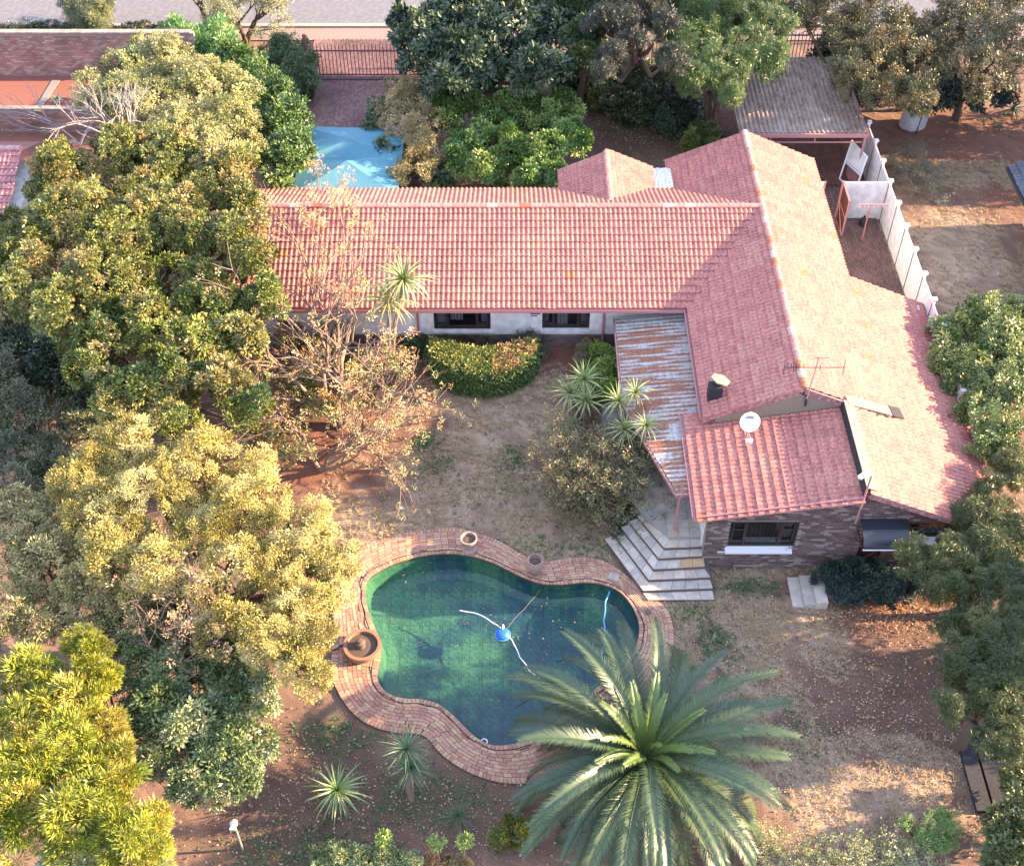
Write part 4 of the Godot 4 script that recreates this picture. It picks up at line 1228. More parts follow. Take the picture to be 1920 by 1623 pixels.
	b = MB.new(); b.bar(Vector3(-29, 4.66, -40.4), Vector3(-18.6, 4.66, -40.4), 0.3, 0.1); put(rn, "ridge", b.mesh(), M.fascia)
	var wp := MB.new(); wp.bar(Vector3(-22.81, 1, -48.12), Vector3(-22.41, 0.9, -47.64), 0.18, 0.06)
	tag(put(self, "white_board", wp.mesh(), M.white), "white board lying at the foot of the brick retaining wall", "board")


func brick_wall(root: Node, x0: float, x1: float, z: float, y0: float, y1: float, cap: float) -> void:
	var b := MB.new()
	b.box(Vector3((x0 + x1) / 2, (y0 + y1) / 2, z - 0.11), Vector3(x1 - x0, y1 - y0, 0.2))
	var core := put(root, "core", b.mesh(), M.mortar)
	var u := MB.new(); u.box(Vector3.ZERO, Vector3(0.222, 0.073, 0.03))
	var xf := []; var cl := []
	var t := [Color(0.52, 0.28, 0.23), Color(0.46, 0.24, 0.2), Color(0.58, 0.37, 0.31), Color(0.62, 0.46, 0.4), Color(0.5, 0.27, 0.23)]
	for j in int((y1 - y0 - 0.08) / 0.085):
		for i in int((x1 - x0) / 0.232):
			var p := Vector3(x0 + 0.12 + i * 0.232 + 0.116 * (j % 2), y0 + 0.05 + j * 0.085, z - 0.005 + rng.randfn(0, 0.004))
			xf.append(Transform3D(Basis(), p))
			cl.append(t[rng.randi() % 5] * (1.0 + 0.4 * tone.get_noise_2d(p.x, p.y)))
	many(core, "bricks", u.mesh(), M.brick, xf, cl)
	var n := int((x1 - x0) / 0.24)
	u = MB.new(); u.box(Vector3.ZERO, Vector3(0.228, 0.08, cap + 0.06))
	xf = []; cl = []
	for i in n:
		xf.append(Transform3D(Basis(Vector3.UP, rng.randfn(0, 0.01)), Vector3(x0 + (i + 0.5) * 0.24, y1 + 0.03 + rng.randfn(0, 0.003), z - 0.1)))
		cl.append(Color(0.5, 0.36, 0.3) * rng.randf_range(0.85, 1.15))
	many(root, "coping", u.mesh(), M.brick, xf, cl)


func net_at(a: Vector3, e: Vector3, ap: Vector3, u: float, t: float) -> Vector3:
	var edge := a.lerp(e, u) - Vector3(0, 0.08 * sin(u * PI), 0)
	return edge.lerp(ap, t) - Vector3(0, 0.05 * sin(t * PI), 0)


func street() -> void:
	var r := MB.new()
	r.quad(Vector3(-160, 0.87, -64.0), Vector3(-160, 0.87, -57.1), Vector3(160, 0.87, -57.1), Vector3(160, 0.87, -64.0))
	setting("road", r.mesh(), M.asphalt)
	var k := MB.new()
	k.box(Vector3(0, 0.88, -56.95), Vector3(320, 0.16, 0.28))
	setting("kerb", k.mesh(), paint("kerb", Color(0.5, 0.42, 0.36), 0.9, M.g2, 0.8))
	k = MB.new()
	k.box(Vector3(0, 0.9, -64.2), Vector3(320, 0.2, 0.3))
	setting("kerb", k.mesh(), M.kerb)
	k = MB.new()
	k.quad(Vector3(-160, 0.86, -56.8), Vector3(-160, 0.86, -55.6), Vector3(160, 0.86, -55.6), Vector3(160, 0.86, -56.8))
	setting("verge", k.mesh(), paint("verge", Color(0.36, 0.27, 0.23), 0.95, M.g2, 0.5))
	var d := Node3D.new()
	d.name = "driveway"; add_child(d, true); d.set_meta("kind", "structure")
	pavers(d, -9.6, -4.4, -55.7, -40.0, true, [Color(0.21, 0.105, 0.1), Color(0.24, 0.125, 0.11), Color(0.18, 0.095, 0.095), Color(0.26, 0.15, 0.13)])
	var kb := MB.new(); kb.box(Vector3(-9.72, 0.88, -48.5), Vector3(0.2, 0.2, 7.0)); put(d, "kerb", kb.mesh(), M.kerb)
	var g := thing("driveway_gate", "sliding plum coloured palisade gate across the brick driveway", "gate")
	fence(g, -9.25, -4.2, -52.0, 0.95, 2.55, 0.168, M.steel_red, "bar", 0.28)
	var tr := MB.new(); tr.box(Vector3(-6.7, 0.87, -51.9), Vector3(5.6, 0.05, 0.12)); put(g, "track", tr.mesh(), M.bitumen)
	tr = MB.new(); tr.box(Vector3(-6.7, 0.98, -51.96), Vector3(5.2, 0.09, 0.05)); put(g, "bottom_rail", tr.mesh(), M.fascia)
	var gp := MB.new(); gp.box(Vector3(-9.45, 1.9, -52.1), Vector3(0.12, 2.3, 0.12))
	for i in 4: gp.box(Vector3(-9.45, 2.6 + i * 0.13, -52.1), Vector3(0.2, 0.02, 0.02))
	put(g, "post", gp.mesh(), M.steel_red)
	var f := thing("palisade_fence", "dark red palisade fence in the shade beneath the street trees", "fence")
	fence(f, -3.9, 11.0, -53.1, 0.8, 2.2, 0.19, M.steel_red)
	var f2 := thing("carport_gate", "sunlit rust red palisade gate behind the carport roof", "gate")
	fence(f2, 11.2, 15.6, -53.6, 0.85, 2.3, 0.17, M.steel_red, "bar")
	var lb := thing("letter_box", "pale square letter box on a post by the carport gate", "letter box", Vector3(15.08, 0.8, -55.46))
	var b := MB.new(); b.box(Vector3(0, 0.6, 0), Vector3(0.12, 1.2, 0.12)); put(lb, "post", b.mesh(), M.concrete)
	b = MB.new(); b.box(Vector3(0, 1.36, 0), Vector3(0.55, 0.34, 0.4)); put(lb, "box", b.mesh(), M.cream)
	# blue shade net over the driveway: two peaked bays on poles
	var s := thing("shade_sail", "blue shade net canopy with two peaks over the driveway", "shade net")
	for q in [[-44.6, -42.3, 0], [-42.3, -39.85, 1]]:
		var n := MB.new()
		var ap := Vector3(-6.5, 3.34, (q[0] + q[1]) / 2 + (0.3 if q[2] == 0 else -0.5))
		var c := [Vector3(-8.5, 3.0, q[0]), Vector3(-8.5, 3.0, q[1]), Vector3(-4.4, 3.0, q[1]), Vector3(-4.4, 3.0, q[0])]
		for i in 4:
			var a: Vector3 = c[i]; var e: Vector3 = c[(i + 1) % 4]
			for j in 8:
				for l in 8:
					n.quad(net_at(a, e, ap, j / 8.0, l / 8.0), net_at(a, e, ap, (j + 1) / 8.0, l / 8.0), net_at(a, e, ap, (j + 1) / 8.0, (l + 1) / 8.0), net_at(a, e, ap, j / 8.0, (l + 1) / 8.0))
		put(s, "net_bay", n.mesh(), M.net)
	for q in [[-8.5, -44.6], [-4.4, -44.6], [-8.5, -42.3], [-4.4, -42.3], [-8.5, -39.85], [-4.4, -39.85]]:
		var p := MB.new(); p.box(Vector3(q[0], 1.9, q[1]), Vector3(0.08, 2.2, 0.08)); put(s, "pole", p.mesh(), M.steel_red)


# ---------------------------------------------------------------- garden things
func ring_mesh(r: float, t: float, sides := 24) -> ArrayMesh:
	var p := []; var rr := []
	for i in sides + 1:
		p.append(Vector3(cos(TAU * i / sides) * r, 0, sin(TAU * i / sides) * r)); rr.append(t)
	var m := MB.new(); m.tube(p, rr, 6, false)
	return m.mesh()


func garden_things() -> void:
	var pot := thing("terracotta_pot", "pink terracotta goblet pot on a round foot on the pool paving", "pot", Vector3(-1.36, 0.075, -25.0) + Vector3(0, 0, 0.25), "terracotta pots")
	var m := MB.new()
	m.lathe([Vector2(0.24, 0), Vector2(0.25, 0.05), Vector2(0.15, 0.12), Vector2(0.15, 0.16), Vector2(0.23, 0.26), Vector2(0.25, 0.42), Vector2(0.27, 0.5), Vector2(0.27, 0.55), Vector2(0.225, 0.55), Vector2(0.21, 0.45), Vector2(0.0, 0.44)], Vector3.ZERO, 28)
	put(pot, "body", m.mesh(), M.terracotta)
	m = MB.new(); m.lathe([Vector2(0.215, 0.455), Vector2(0.1, 0.475), Vector2(0, 0.47)], Vector3.ZERO, 18); put(pot, "soil", m.mesh(), M.soil)
	var pot2 := thing("terracotta_pot", "pale pink egg shaped pot with dead twigs beside the pool curve", "pot", Vector3(0.72, 0.075, -24.0) + Vector3(0, 0, 0.15), "terracotta pots")
	m = MB.new()
	m.lathe([Vector2(0.14, 0), Vector2(0.2, 0.12), Vector2(0.26, 0.3), Vector2(0.265, 0.42), Vector2(0.235, 0.56), Vector2(0.24, 0.6), Vector2(0.21, 0.6), Vector2(0.2, 0.48), Vector2(0.0, 0.46)], Vector3.ZERO, 28)
	put(pot2, "body", m.mesh(), M.terracotta)
	m = MB.new(); m.lathe([Vector2(0.21, 0.47), Vector2(0.1, 0.5), Vector2(0, 0.49)], Vector3.ZERO, 18); put(pot2, "soil", m.mesh(), M.soil)
	m = MB.new()
	for i in 9:
		var a := rng.randf() * TAU
		m.tube([Vector3(0, 0.45, 0), Vector3(cos(a) * 0.1, 0.56, sin(a) * 0.1), Vector3(cos(a) * 0.2, 0.6 + rng.randf() * 0.1, sin(a) * 0.2)], [0.012, 0.01, 0.006], 4)
	put(pot2, "dead_stems", m.mesh(), M.pale_bark)
	var fb := thing("fountain_basin", "round shallow clay basin with a broken stone stump at the pool edge", "fountain", Vector3(-4.41, 0, -20.92) + Vector3(0, 0.06, 0))
	m = MB.new()
	m.lathe([Vector2(0.4, 0), Vector2(0.52, 0.1), Vector2(0.56, 0.28), Vector2(0.56, 0.33), Vector2(0.46, 0.33), Vector2(0.44, 0.22), Vector2(0, 0.2)], Vector3.ZERO, 32)
	put(fb, "bowl", m.mesh(), M.basin_clay)
	m = MB.new(); m.lathe([Vector2(0.45, 0.24), Vector2(0.2, 0.26), Vector2(0, 0.25)], Vector3.ZERO, 20); put(fb, "soil", m.mesh(), M.soil)
	m = MB.new(); m.lathe([Vector2(0.17, 0.22), Vector2(0.14, 0.32), Vector2(0.15, 0.44), Vector2(0.08, 0.5), Vector2(0.1, 0.56), Vector2(0, 0.58)], Vector3(-0.05, 0, 0), 9)
	for i in m.v.size(): m.v[i] += Vector3(0.05, 0.03, 0.04) * lump.get_noise_3dv(m.v[i] * 9.0)
	put(fb, "stump", m.mesh(), M.bark)
	# pool cleaning gear
	var fl := thing("pool_float", "round bright blue pool float with white hoses in the middle of the water", "pool float", Vector3(-0.28, -0.12, -21.6))
	m = MB.new(); m.lathe([Vector2(0.2, -0.03), Vector2(0.22, 0.02), Vector2(0.2, 0.09), Vector2(0.12, 0.15), Vector2(0, 0.17)], Vector3.ZERO, 24); put(fl, "dome", m.mesh(), M.blue)
	put(fl, "rim", ring_mesh(0.22, 0.018), M.blue_hose, Transform3D(Basis(), Vector3(0, 0.02, 0)))
	m = MB.new(); m.tube([Vector3(0, 0.12, -0.1), Vector3(0.02, 0.16, -0.22), Vector3(0.0, 0.05, -0.34)], [0.03, 0.03, 0.025], 8); put(fl, "hose_cuff", m.mesh(), M.white)
	for h in [["pool_hose", "thick white hose from the blue float to the upper left of the pool", [Vector3(-1.6, -0.1, -22.49), Vector3(-1.14, -0.1, -22.38), Vector3(-0.73, -0.1, -22.16), Vector3(-0.35, -0.1, -21.83)], 0.022, "hose"], ["pool_hose", "white hose curving from the blue float down under the palm", [Vector3(-0.22, -0.1, -21.63), Vector3(0, -0.1, -21.4), Vector3(0.19, -0.1, -20.93), Vector3(0.44, -0.1, -20.46), Vector3(0.81, -0.1, -20.04), Vector3(1.24, -0.1, -19.82)], 0.018, "white"], ["pool_line", "thin cord from the blue float to the upper pool edge", [Vector3(-0.23, -0.1, -21.75), Vector3(0.24, -0.1, -22.38), Vector3(0.66, -0.1, -22.94), Vector3(0.89, -0.1, -23.3)], 0.006, "concrete"], ["suction_hose", "blue hose standing in the right end of the pool", [Vector3(3.02, -0.1, -23.22), Vector3(2.88, -0.1, -22.78), Vector3(2.8, -0.1, -22.08), Vector3(2.79, -0.1, -21.5), Vector3(2.69, -0.1, -20.93)], 0.03, "blue_hose"]]:
		var path := []; var rad := []
		var cv := Curve3D.new()
		for i in h[2].size():
			var t: Vector3 = (h[2][mini(i + 1, h[2].size() - 1)] - h[2][maxi(i - 1, 0)]) / 6.0
			cv.add_point(h[2][i], -t, t)
		cv.bake_interval = 0.03
		for p in cv.get_baked_points():
			path.append(p + Vector3(0.012 * sin(path.size() * 0.21), 0, 0.012 * sin(path.size() * 0.17))); rad.append(h[3] * (1.0 if path.size() % 2 else 0.78))
		m = MB.new(); m.tube(path, rad, 6)
		tag(put(self, h[0], m.mesh(), M[h[4]]), h[1], "hose")
	tag(put(self, "skimmer_ring", ring_mesh(0.085, 0.02), M.white, Transform3D(Basis(), Vector3(-0.78, -0.08, -17.98))), "small white ring at the lower pool edge", "ring")
	m = MB.new(); m.box(Vector3.ZERO, Vector3(0.33, 0.03, 0.28), Basis(Vector3.UP, -0.35))
	tag(put(self, "paving_lid", m.mesh(), stone_tint(Color(0.4, 0.33, 0.28)), Transform3D(Basis(), Vector3(3.17, 0.09, -23.64))), "square pale stone lid set in the paving near the steps", "lid")
	m = MB.new(); m.lathe([Vector2(0.1, -0.02), Vector2(0.1, 0.02), Vector2(0, 0.025)], Vector3.ZERO, 16)
	tag(put(self, "drain_cover", m.mesh(), M.riser, Transform3D(Basis(), Vector3(4.13, 0.09, -22.3))), "small round dark cover in the paving right of the pool", "drain cover")
	# lamp post, dish, aerial, camera mast, sign, awning
	var lp := thing("garden_light", "thin pale metal garden light post by the lemon tree", "lamp post", Vector3(-7.06, 0, -14.77))
	m = MB.new(); m.tube([Vector3.ZERO, Vector3(0, 1.42, 0)], [0.035, 0.03], 8); put(lp, "post", m.mesh(), M.concrete)
	m = MB.new(); m.lathe([Vector2(0.04, 0), Vector2(0.1, 0.03), Vector2(0.1, 0.09), Vector2(0.03, 0.15), Vector2(0, 0.16)], Vector3(0, 1.4, 0), 14); put(lp, "lamp_head", m.mesh(), M.white)
	m = MB.new(); m.box(Vector3(-0.05, 1.28, 0.05), Vector3(0.14, 0.06, 0.08)); put(lp, "bracket", m.mesh(), M.white)
	var di := thing("satellite_dish", "round white satellite dish on the lower roof slope", "satellite dish", Vector3(7.3, 3.35, -26.75))
	m = MB.new()
	m.lathe([Vector2(0, 0.0), Vector2(0.13, 0.012), Vector2(0.23, 0.035), Vector2(0.305, 0.062), Vector2(0.313, 0.053), Vector2(0.23, 0.022), Vector2(0.13, 0.0), Vector2(0, -0.012)], Vector3.ZERO, 36)
	var face := Transform3D(Basis(Vector3(1, 0, 0), deg_to_rad(58)) , Vector3(0, 0.45, 0))
	put(di, "reflector", m.mesh(), M.white, face)
	m = MB.new(); m.tube([Vector3(0, -0.42, 0.0), Vector3(0, 0.15, -0.02), Vector3(0, 0.42, -0.05)], [0.025, 0.025, 0.025], 6); put(di, "mast", m.mesh(), M.concrete)
	m = MB.new(); m.tube([Vector3(0, 0.12, 0.2), Vector3(0, 0.15, 0.55)], [0.018, 0.018], 6); put(di, "arm", m.mesh(), M.concrete)
	m = MB.new(); m.box(Vector3(0, 0.2, 0.58), Vector3(0.1, 0.12, 0.1)); m.box(Vector3(-0.1, 0.18, 0.55), Vector3(0.1, 0.08, 0.08)); put(di, "receiver", m.mesh(), M.white)
	var tm := TextMesh.new()
	tm.text = "DStv"; tm.font_size = 16; tm.pixel_size = 0.007; tm.depth = 0.004
	var sf := SystemFont.new(); sf.font_names = PackedStringArray(["Droid Sans"]); sf.font_weight = 700
	tm.font = sf
	var tx := Basis(Vector3(1, 0, 0), deg_to_rad(58)) * Basis(Vector3(1, 0, 0), deg_to_rad(-90))
	put(di, "lettering", tm, M.bitumen, Transform3D(tx, face * Vector3(0.0, 0.04, -0.14)))
	var an := thing("tv_aerial", "thin television aerial on a mast above the roof ridge end", "aerial", Vector3(9.1, 4.2, -27.45))
	m = MB.new(); m.tube([Vector3(0, -0.5, 0), Vector3(0.12, 1.6, -0.06)], [0.022, 0.02], 6); put(an, "mast", m.mesh(), M.steel_pink)
	m = MB.new(); m.tube([Vector3(-0.9, 1.22, 0), Vector3(0.95, 1.22, 0)], [0.014, 0.014], 5); put(an, "boom", m.mesh(), M.bitumen)
	for i in 8:
		var x: float = [-0.88, -0.68, -0.6, -0.52, -0.44, -0.3, 0.2, 0.92][i]
		var h: float = [0.24, 0.1, 0.16, 0.12, 0.1, 0.1, 0.08, 0.28][i]
		m = MB.new(); m.tube([Vector3(x, 1.22 - h, 0.05), Vector3(x, 1.22 + h, -0.05)], [0.011, 0.011], 4); put(an, "element", m.mesh(), M.bitumen)
	m = MB.new(); m.tube([Vector3(-0.05, 1.55, -0.05), Vector3(0.45, 1.57, -0.05)], [0.01, 0.01], 4); put(an, "upper_rod", m.mesh(), M.bitumen)
	m = MB.new(); m.bar(Vector3(0, 0.0, 0), Vector3(-0.3, 0.18, -0.05), 0.03, 0.03); m.bar(Vector3(0, -0.1, 0.02), Vector3(0.02, -0.4, 0.02), 0.06, 0.03); put(an, "stay", m.mesh(), M.bitumen)
	var cam := thing("camera_mast", "pink mast with a white security camera at the roof corner", "security camera", Vector3(10.2, 3.0, -23.7))
	m = MB.new(); m.tube([Vector3(0, -0.4, 0), Vector3(0.05, 1.75, 0)], [0.035, 0.03], 8); put(cam, "mast", m.mesh(), M.steel_pink)
	m = MB.new(); m.bar(Vector3(0.06, 1.76, 0), Vector3(-0.26, 1.8, 0.02), 0.07, 0.06); put(cam, "arm", m.mesh(), M.white)
	m = MB.new(); m.lathe([Vector2(0.0, -0.1), Vector2(0.07, -0.06), Vector2(0.085, 0.0), Vector2(0.06, 0.05), Vector2(0, 0.06)], Vector3(-0.27, 1.7, 0.03), 14); put(cam, "camera_dome", m.mesh(), M.white)
	var ws := thing("window_camera", "tiny white camera at the right end of the gable window sill", "security camera", Vector3(8.5, 1.08, -23.9))
	m = MB.new(); m.box(Vector3(0, 0.06, 0), Vector3(0.09, 0.12, 0.09)); put(ws, "body", m.mesh(), M.white)
	m = MB.new(); m.lathe([Vector2(0.03, 0), Vector2(0.02, 0.02), Vector2(0, 0.02)], Vector3(0, 0.12, 0.01), 10); put(ws, "lens", m.mesh(), M.bitumen)
	var sg := thing("alarm_sign", "small blue and red alarm company sign between the two windows", "sign", Vector3(0.82, 2.47, -33.47))
	m = MB.new(); m.box(Vector3.ZERO, Vector3(0.36, 0.44, 0.02)); put(sg, "plate", m.mesh(), M.white)
	m = MB.new(); m.box(Vector3(0, 0.03, 0.012), Vector3(0.34, 0.26, 0.008)); put(sg, "navy_panel", m.mesh(), paint("navy", Color(0.02, 0.025, 0.12), 0.4))
	m = MB.new(); m.slab([Vector2(-0.14, -0.08), Vector2(0.14, -0.08), Vector2(0.1, -0.02), Vector2(-0.1, -0.02)], 0.016, 0.022); put(sg, "red_band", m.mesh(), paint("sign_red", Color(0.5, 0.03, 0.03), 0.4))
	m = MB.new(); m.slab([Vector2(-0.08, 0.02), Vector2(0.02, 0.02), Vector2(0.11, 0.1), Vector2(0.03, 0.13), Vector2(-0.05, 0.09)], 0.016, 0.023); put(sg, "emblem", m.mesh(), M.white)
	m = MB.new(); m.box(Vector3(-0.04, -0.17, 0.012), Vector3(0.24, 0.05, 0.008)); put(sg, "blue_strip", m.mesh(), M.blue)
	var aw := thing("door_awning", "curved smoky grey plastic awning above the side door", "awning")
	m = MB.new()
	for i in 10:
		var a0 := PI * 0.5 * i / 10.0; var a1 := PI * 0.5 * (i + 1) / 10.0
		var p0 := Vector2(-24.03 + 0.85 * sin(a0), 2.0 + 0.42 * cos(a0)); var p1 := Vector2(-24.03 + 0.85 * sin(a1), 2.0 + 0.42 * cos(a1))
		m.quad(Vector3(10.45, p0.y, p0.x), Vector3(10.45, p1.y, p1.x), Vector3(11.85, p1.y, p1.x), Vector3(11.85, p0.y, p0.x))
		m.quad(Vector3(10.45, p1.y - 0.012, p1.x), Vector3(10.45, p0.y - 0.012, p0.x), Vector3(11.85, p0.y - 0.012, p0.x), Vector3(11.85, p1.y - 0.012, p1.x))
	put(aw, "sheet", m.mesh(), M.awning)
	m = MB.new(); m.box(Vector3(11.15, 1.99, -23.17), Vector3(1.42, 0.03, 0.03)); put(aw, "front_rail", m.mesh(), M.white)
	for x in [10.47, 11.83]:
		m = MB.new(); m.bar(Vector3(x, 1.9, -24.03), Vector3(x, 1.98, -23.2), 0.03, 0.04); m.bar(Vector3(x, 1.5, -24.03), Vector3(x, 1.93, -23.5), 0.025, 0.03); put(aw, "bracket", m.mesh(), M.frame)
	var sl := thing("dark_slabs", "dark flat slabs lying side by side on the right lawn edge", "slabs")
	for q in [[12.62, -16.85, 0.42, 2.15], [13.85, -16.75, 1.9, 2.0]]:
		m = MB.new(); m.box(Vector3(q[0], 0.1, q[1]), Vector3(q[2], 0.14, q[3])); put(sl, "panel", m.mesh(), M.slab)
	m = MB.new(); m.box(Vector3(13.1, 0.09, -15.6), Vector3(0.5, 0.12, 0.26)); put(sl, "panel", m.mesh(), M.slab)


# ---------------------------------------------------------------- plants
var sprigs := {}
func sprig(kind: String, sid := 1) -> ArrayMesh:   # a small spray of separate leaves, about 0.4 m across
	if sprigs.has(kind):
		return sprigs[kind]
	var r := RandomNumberGenerator.new()
	r.seed = 100 + sid
	var q := {"broad": [15, 0.18, 0.075, 0.16, 0.35], "fine": [32, 0.09, 0.036, 0.2, 0.3], "big": [10, 0.27, 0.115, 0.17, 0.3], "spray": [20, 0.2, 0.035, 0.1, 0.9], "needle": [34, 0.16, 0.014, 0.14, 0.6], "weed": [9, 0.07, 0.035, 0.02, 0.2], "small": [26, 0.1, 0.05, 0.17, 0.3]}[kind] as Array
	var m := MB.new()
	for i in q[0]:
		var d := Vector3(r.randfn(0, 1), r.randfn(0, 1), r.randfn(0, 1)).normalized()
		var o: Vector3 = d * q[3] * pow(r.randf(), 0.5)
		var f := (d + Vector3(0, q[4], 0) + Vector3(r.randfn(0, 0.5), r.randfn(0, 0.5), r.randfn(0, 0.5))).normalized()
		var s := f.cross(Vector3(r.randfn(0, 0.5), 1, r.randfn(0, 0.5))).normalized()
		var u := s.cross(f)
		var l: float = q[1] * r.randf_range(0.7, 1.2); var w: float = q[2] * r.randf_range(0.8, 1.15)
		var t := r.randf_range(0.8, 1.15)
		m.k = Color(t, t, t)
		var mid := o + f * l * 0.5 - u * 0.012
		m.tri(o, mid + s * w * 0.5 + u * w * 0.25, o + f * l); m.tri(o, o + f * l, mid - s * w * 0.5 + u * w * 0.25)
	sprigs[kind] = m.mesh()
	return sprigs[kind]


func clump(kind: String, sid: int, full: float, size: float) -> ArrayMesh:   # a branchlet: a dome of separate leaves, 0.4 m in radius
	var key := "%s %d %.1f %.1f" % [kind, sid, full, size]
	if sprigs.has(key):
		return sprigs[key]
	var r := RandomNumberGenerator.new()
	r.seed = 500 + sid
	var q := {"broad": [200, 0.18, 0.078], "fine": [380, 0.095, 0.038], "big": [110, 0.28, 0.12], "spray": [260, 0.22, 0.04], "needle": [420, 0.17, 0.018], "small": [340, 0.11, 0.055]}[kind] as Array
	var m := MB.new()
	var lobes := []
	for i in 9:
		lobes.append((Vector3(r.randfn(0, 1), r.randfn(0.5, 0.8), r.randfn(0, 1)).normalized()) * 0.4 * r.randf_range(0.45, 0.85))
	for i in int(q[0] * clampf(full, 0.5, 1.5) / (size * size)):
		var c: Vector3 = lobes[r.randi() % 9]
		var d := (Vector3(r.randfn(0, 1), r.randfn(0, 1), r.randfn(0, 1)).normalized() + c.normalized() * 0.6).normalized()
		var o: Vector3 = c + d * 0.17 * pow(r.randf(), 0.4)
		var f := (d + Vector3(r.randfn(0, 0.6), r.randfn(0.1, 0.5), r.randfn(0, 0.6))).normalized()
		if kind == "needle": f = (f + Vector3(0, -0.7, 0)).normalized()
		if kind == "spray": f = (f + d * 1.2 + Vector3(0, 0.7, 0)).normalized()
		var s := f.cross(Vector3(r.randfn(0, 0.5), 1, r.randfn(0, 0.5))).normalized()
		var u := s.cross(f)
		var l: float = q[1] * size * r.randf_range(0.7, 1.2); var w: float = q[2] * size * r.randf_range(0.8, 1.15)
		var t := r.randf_range(0.55, 1.5)
		m.k = Color(t * r.randf_range(0.9, 1.12), t, t * r.randf_range(0.8, 1.1))
		var mid := o + f * l * 0.5 - u * 0.012
		m.tri(o, mid + s * w * 0.5 + u * w * 0.25, o + f * l); m.tri(o, o + f * l, mid - s * w * 0.5 + u * w * 0.25)
	sprigs[key] = m.mesh()
	return sprigs[key]


func limb(mb: MB, p: Vector3, d: Vector3, l: float, r: float, depth: int, tips: Array, wild := 0.5, split := 3) -> void:
	var path := [p]; var rad := [r]
	var dd := d
	for i in 3:
		dd = (dd + Vector3(rng.randfn(0, 0.16), rng.randfn(0, 0.1), rng.randfn(0, 0.16)) * wild * 1.4).normalized()
		path.append(path[-1] + dd * l / 3.0); rad.append(r * (1.0 - 0.13 * (i + 1)))
	mb.tube(path, rad, 7 if r > 0.06 else (4 if r > 0.015 else 3), false)
	if depth <= 0:
		tips.append([path[-1], dd]); tips.append([path[2], dd])
		return
	for k in split:
		var nd := (dd + Vector3(rng.randfn(0, 1), rng.randfn(0, 0.6) + 0.12, rng.randfn(0, 1)) * wild).normalized()
		limb(mb, path[3] if k < split - 1 else path[2], nd, l * rng.randf_range(0.62, 0.85), r * 0.6, depth - 1, tips, wild, split)


func crown(root: Node3D, balls: Array, kind: String, dens: float, pal: Array, opt := {}) -> void:
	var squash: float = opt.get("squash", 0.85); var gap: float = opt.get("gap", 0.0); var size: float = opt.get("size", 1.0)
	var rough: float = opt.get("rough", 0.35)
	var xf := []; var cl := []
	var base := root.position
	var cr: float = opt.get("clump", 0.4)
	for bi in balls.size():
		var b: Array = balls[bi]
		var c := Vector3(b[0], b[1], b[2]); var r: float = b[3]
		var cc := minf(cr, r * 0.6)
		for i in int(4.2 * r * r / (cc * cc)) + 3:
			# a branchlet: a small dome of leaf sprays somewhere on the ball
			var d := Vector3(rng.randfn(0, 1), rng.randfn(0, 1), rng.randfn(0, 1)).normalized()
			if d.y < -0.3 and rng.randf() < 0.7:
				continue
			var fr := (1.0 + rough * lump.get_noise_3dv((c + d * r) * 1.5)) * (1.0 - 0.34 * pow(rng.randf(), 2.0))
			var p := c + Vector3(d.x, d.y * squash, d.z) * (r * fr - cc * 0.4)
			if gap > 0 and lump.get_noise_3dv(p * 2.6 + Vector3(40, 0, 0)) < gap - 0.5:
				continue
			var skip := false
			for bj in balls.size():
				if bj != bi:
					var e: Array = balls[bj]
					var q := (p - Vector3(e[0], e[1], e[2])); q.y /= squash
					if q.length() < e[3] * 0.6:
						skip = true; break
			if skip:
				continue
			var t := clampf(0.5 + tone.get_noise_3dv(p * 1.3) * 0.9 + rng.randfn(0, 0.22), 0, 1)
			var k: Color = pal[0].lerp(pal[1], t)
			var tip := pal.size() > 2 and tone.get_noise_3dv(p * 1.6 + Vector3(0, 70, 0)) + rng.randfn(0, 0.2) > 0.2
			var out := (d + Vector3(0, 0.7, 0)).normalized()
			var cs := cc * rng.randf_range(0.7, 1.3)
			if p.y - cs * 0.3 < land(p.z):
				p.y = land(p.z) + cs * 0.3
			xf.append(Transform3D(frame_of(out + Vector3(rng.randfn(0, 0.3), rng.randfn(0, 0.2), rng.randfn(0, 0.3)), rng.randf() * TAU, cs / 0.4) * Basis.from_scale(Vector3(rng.randf_range(0.85, 1.15), rng.randf_range(0.75, 1.1), 1)), p - base))
			if tip:
				k = k.lerp(pal[2], rng.randf_range(0.35, 0.95))
			cl.append(k * rng.randf_range(0.85, 1.18))
	many(root, "crown", clump(kind, 1 + int(absf(base.x * 7.0)) % 2, dens / 60.0, size), M.leaf, xf, cl)


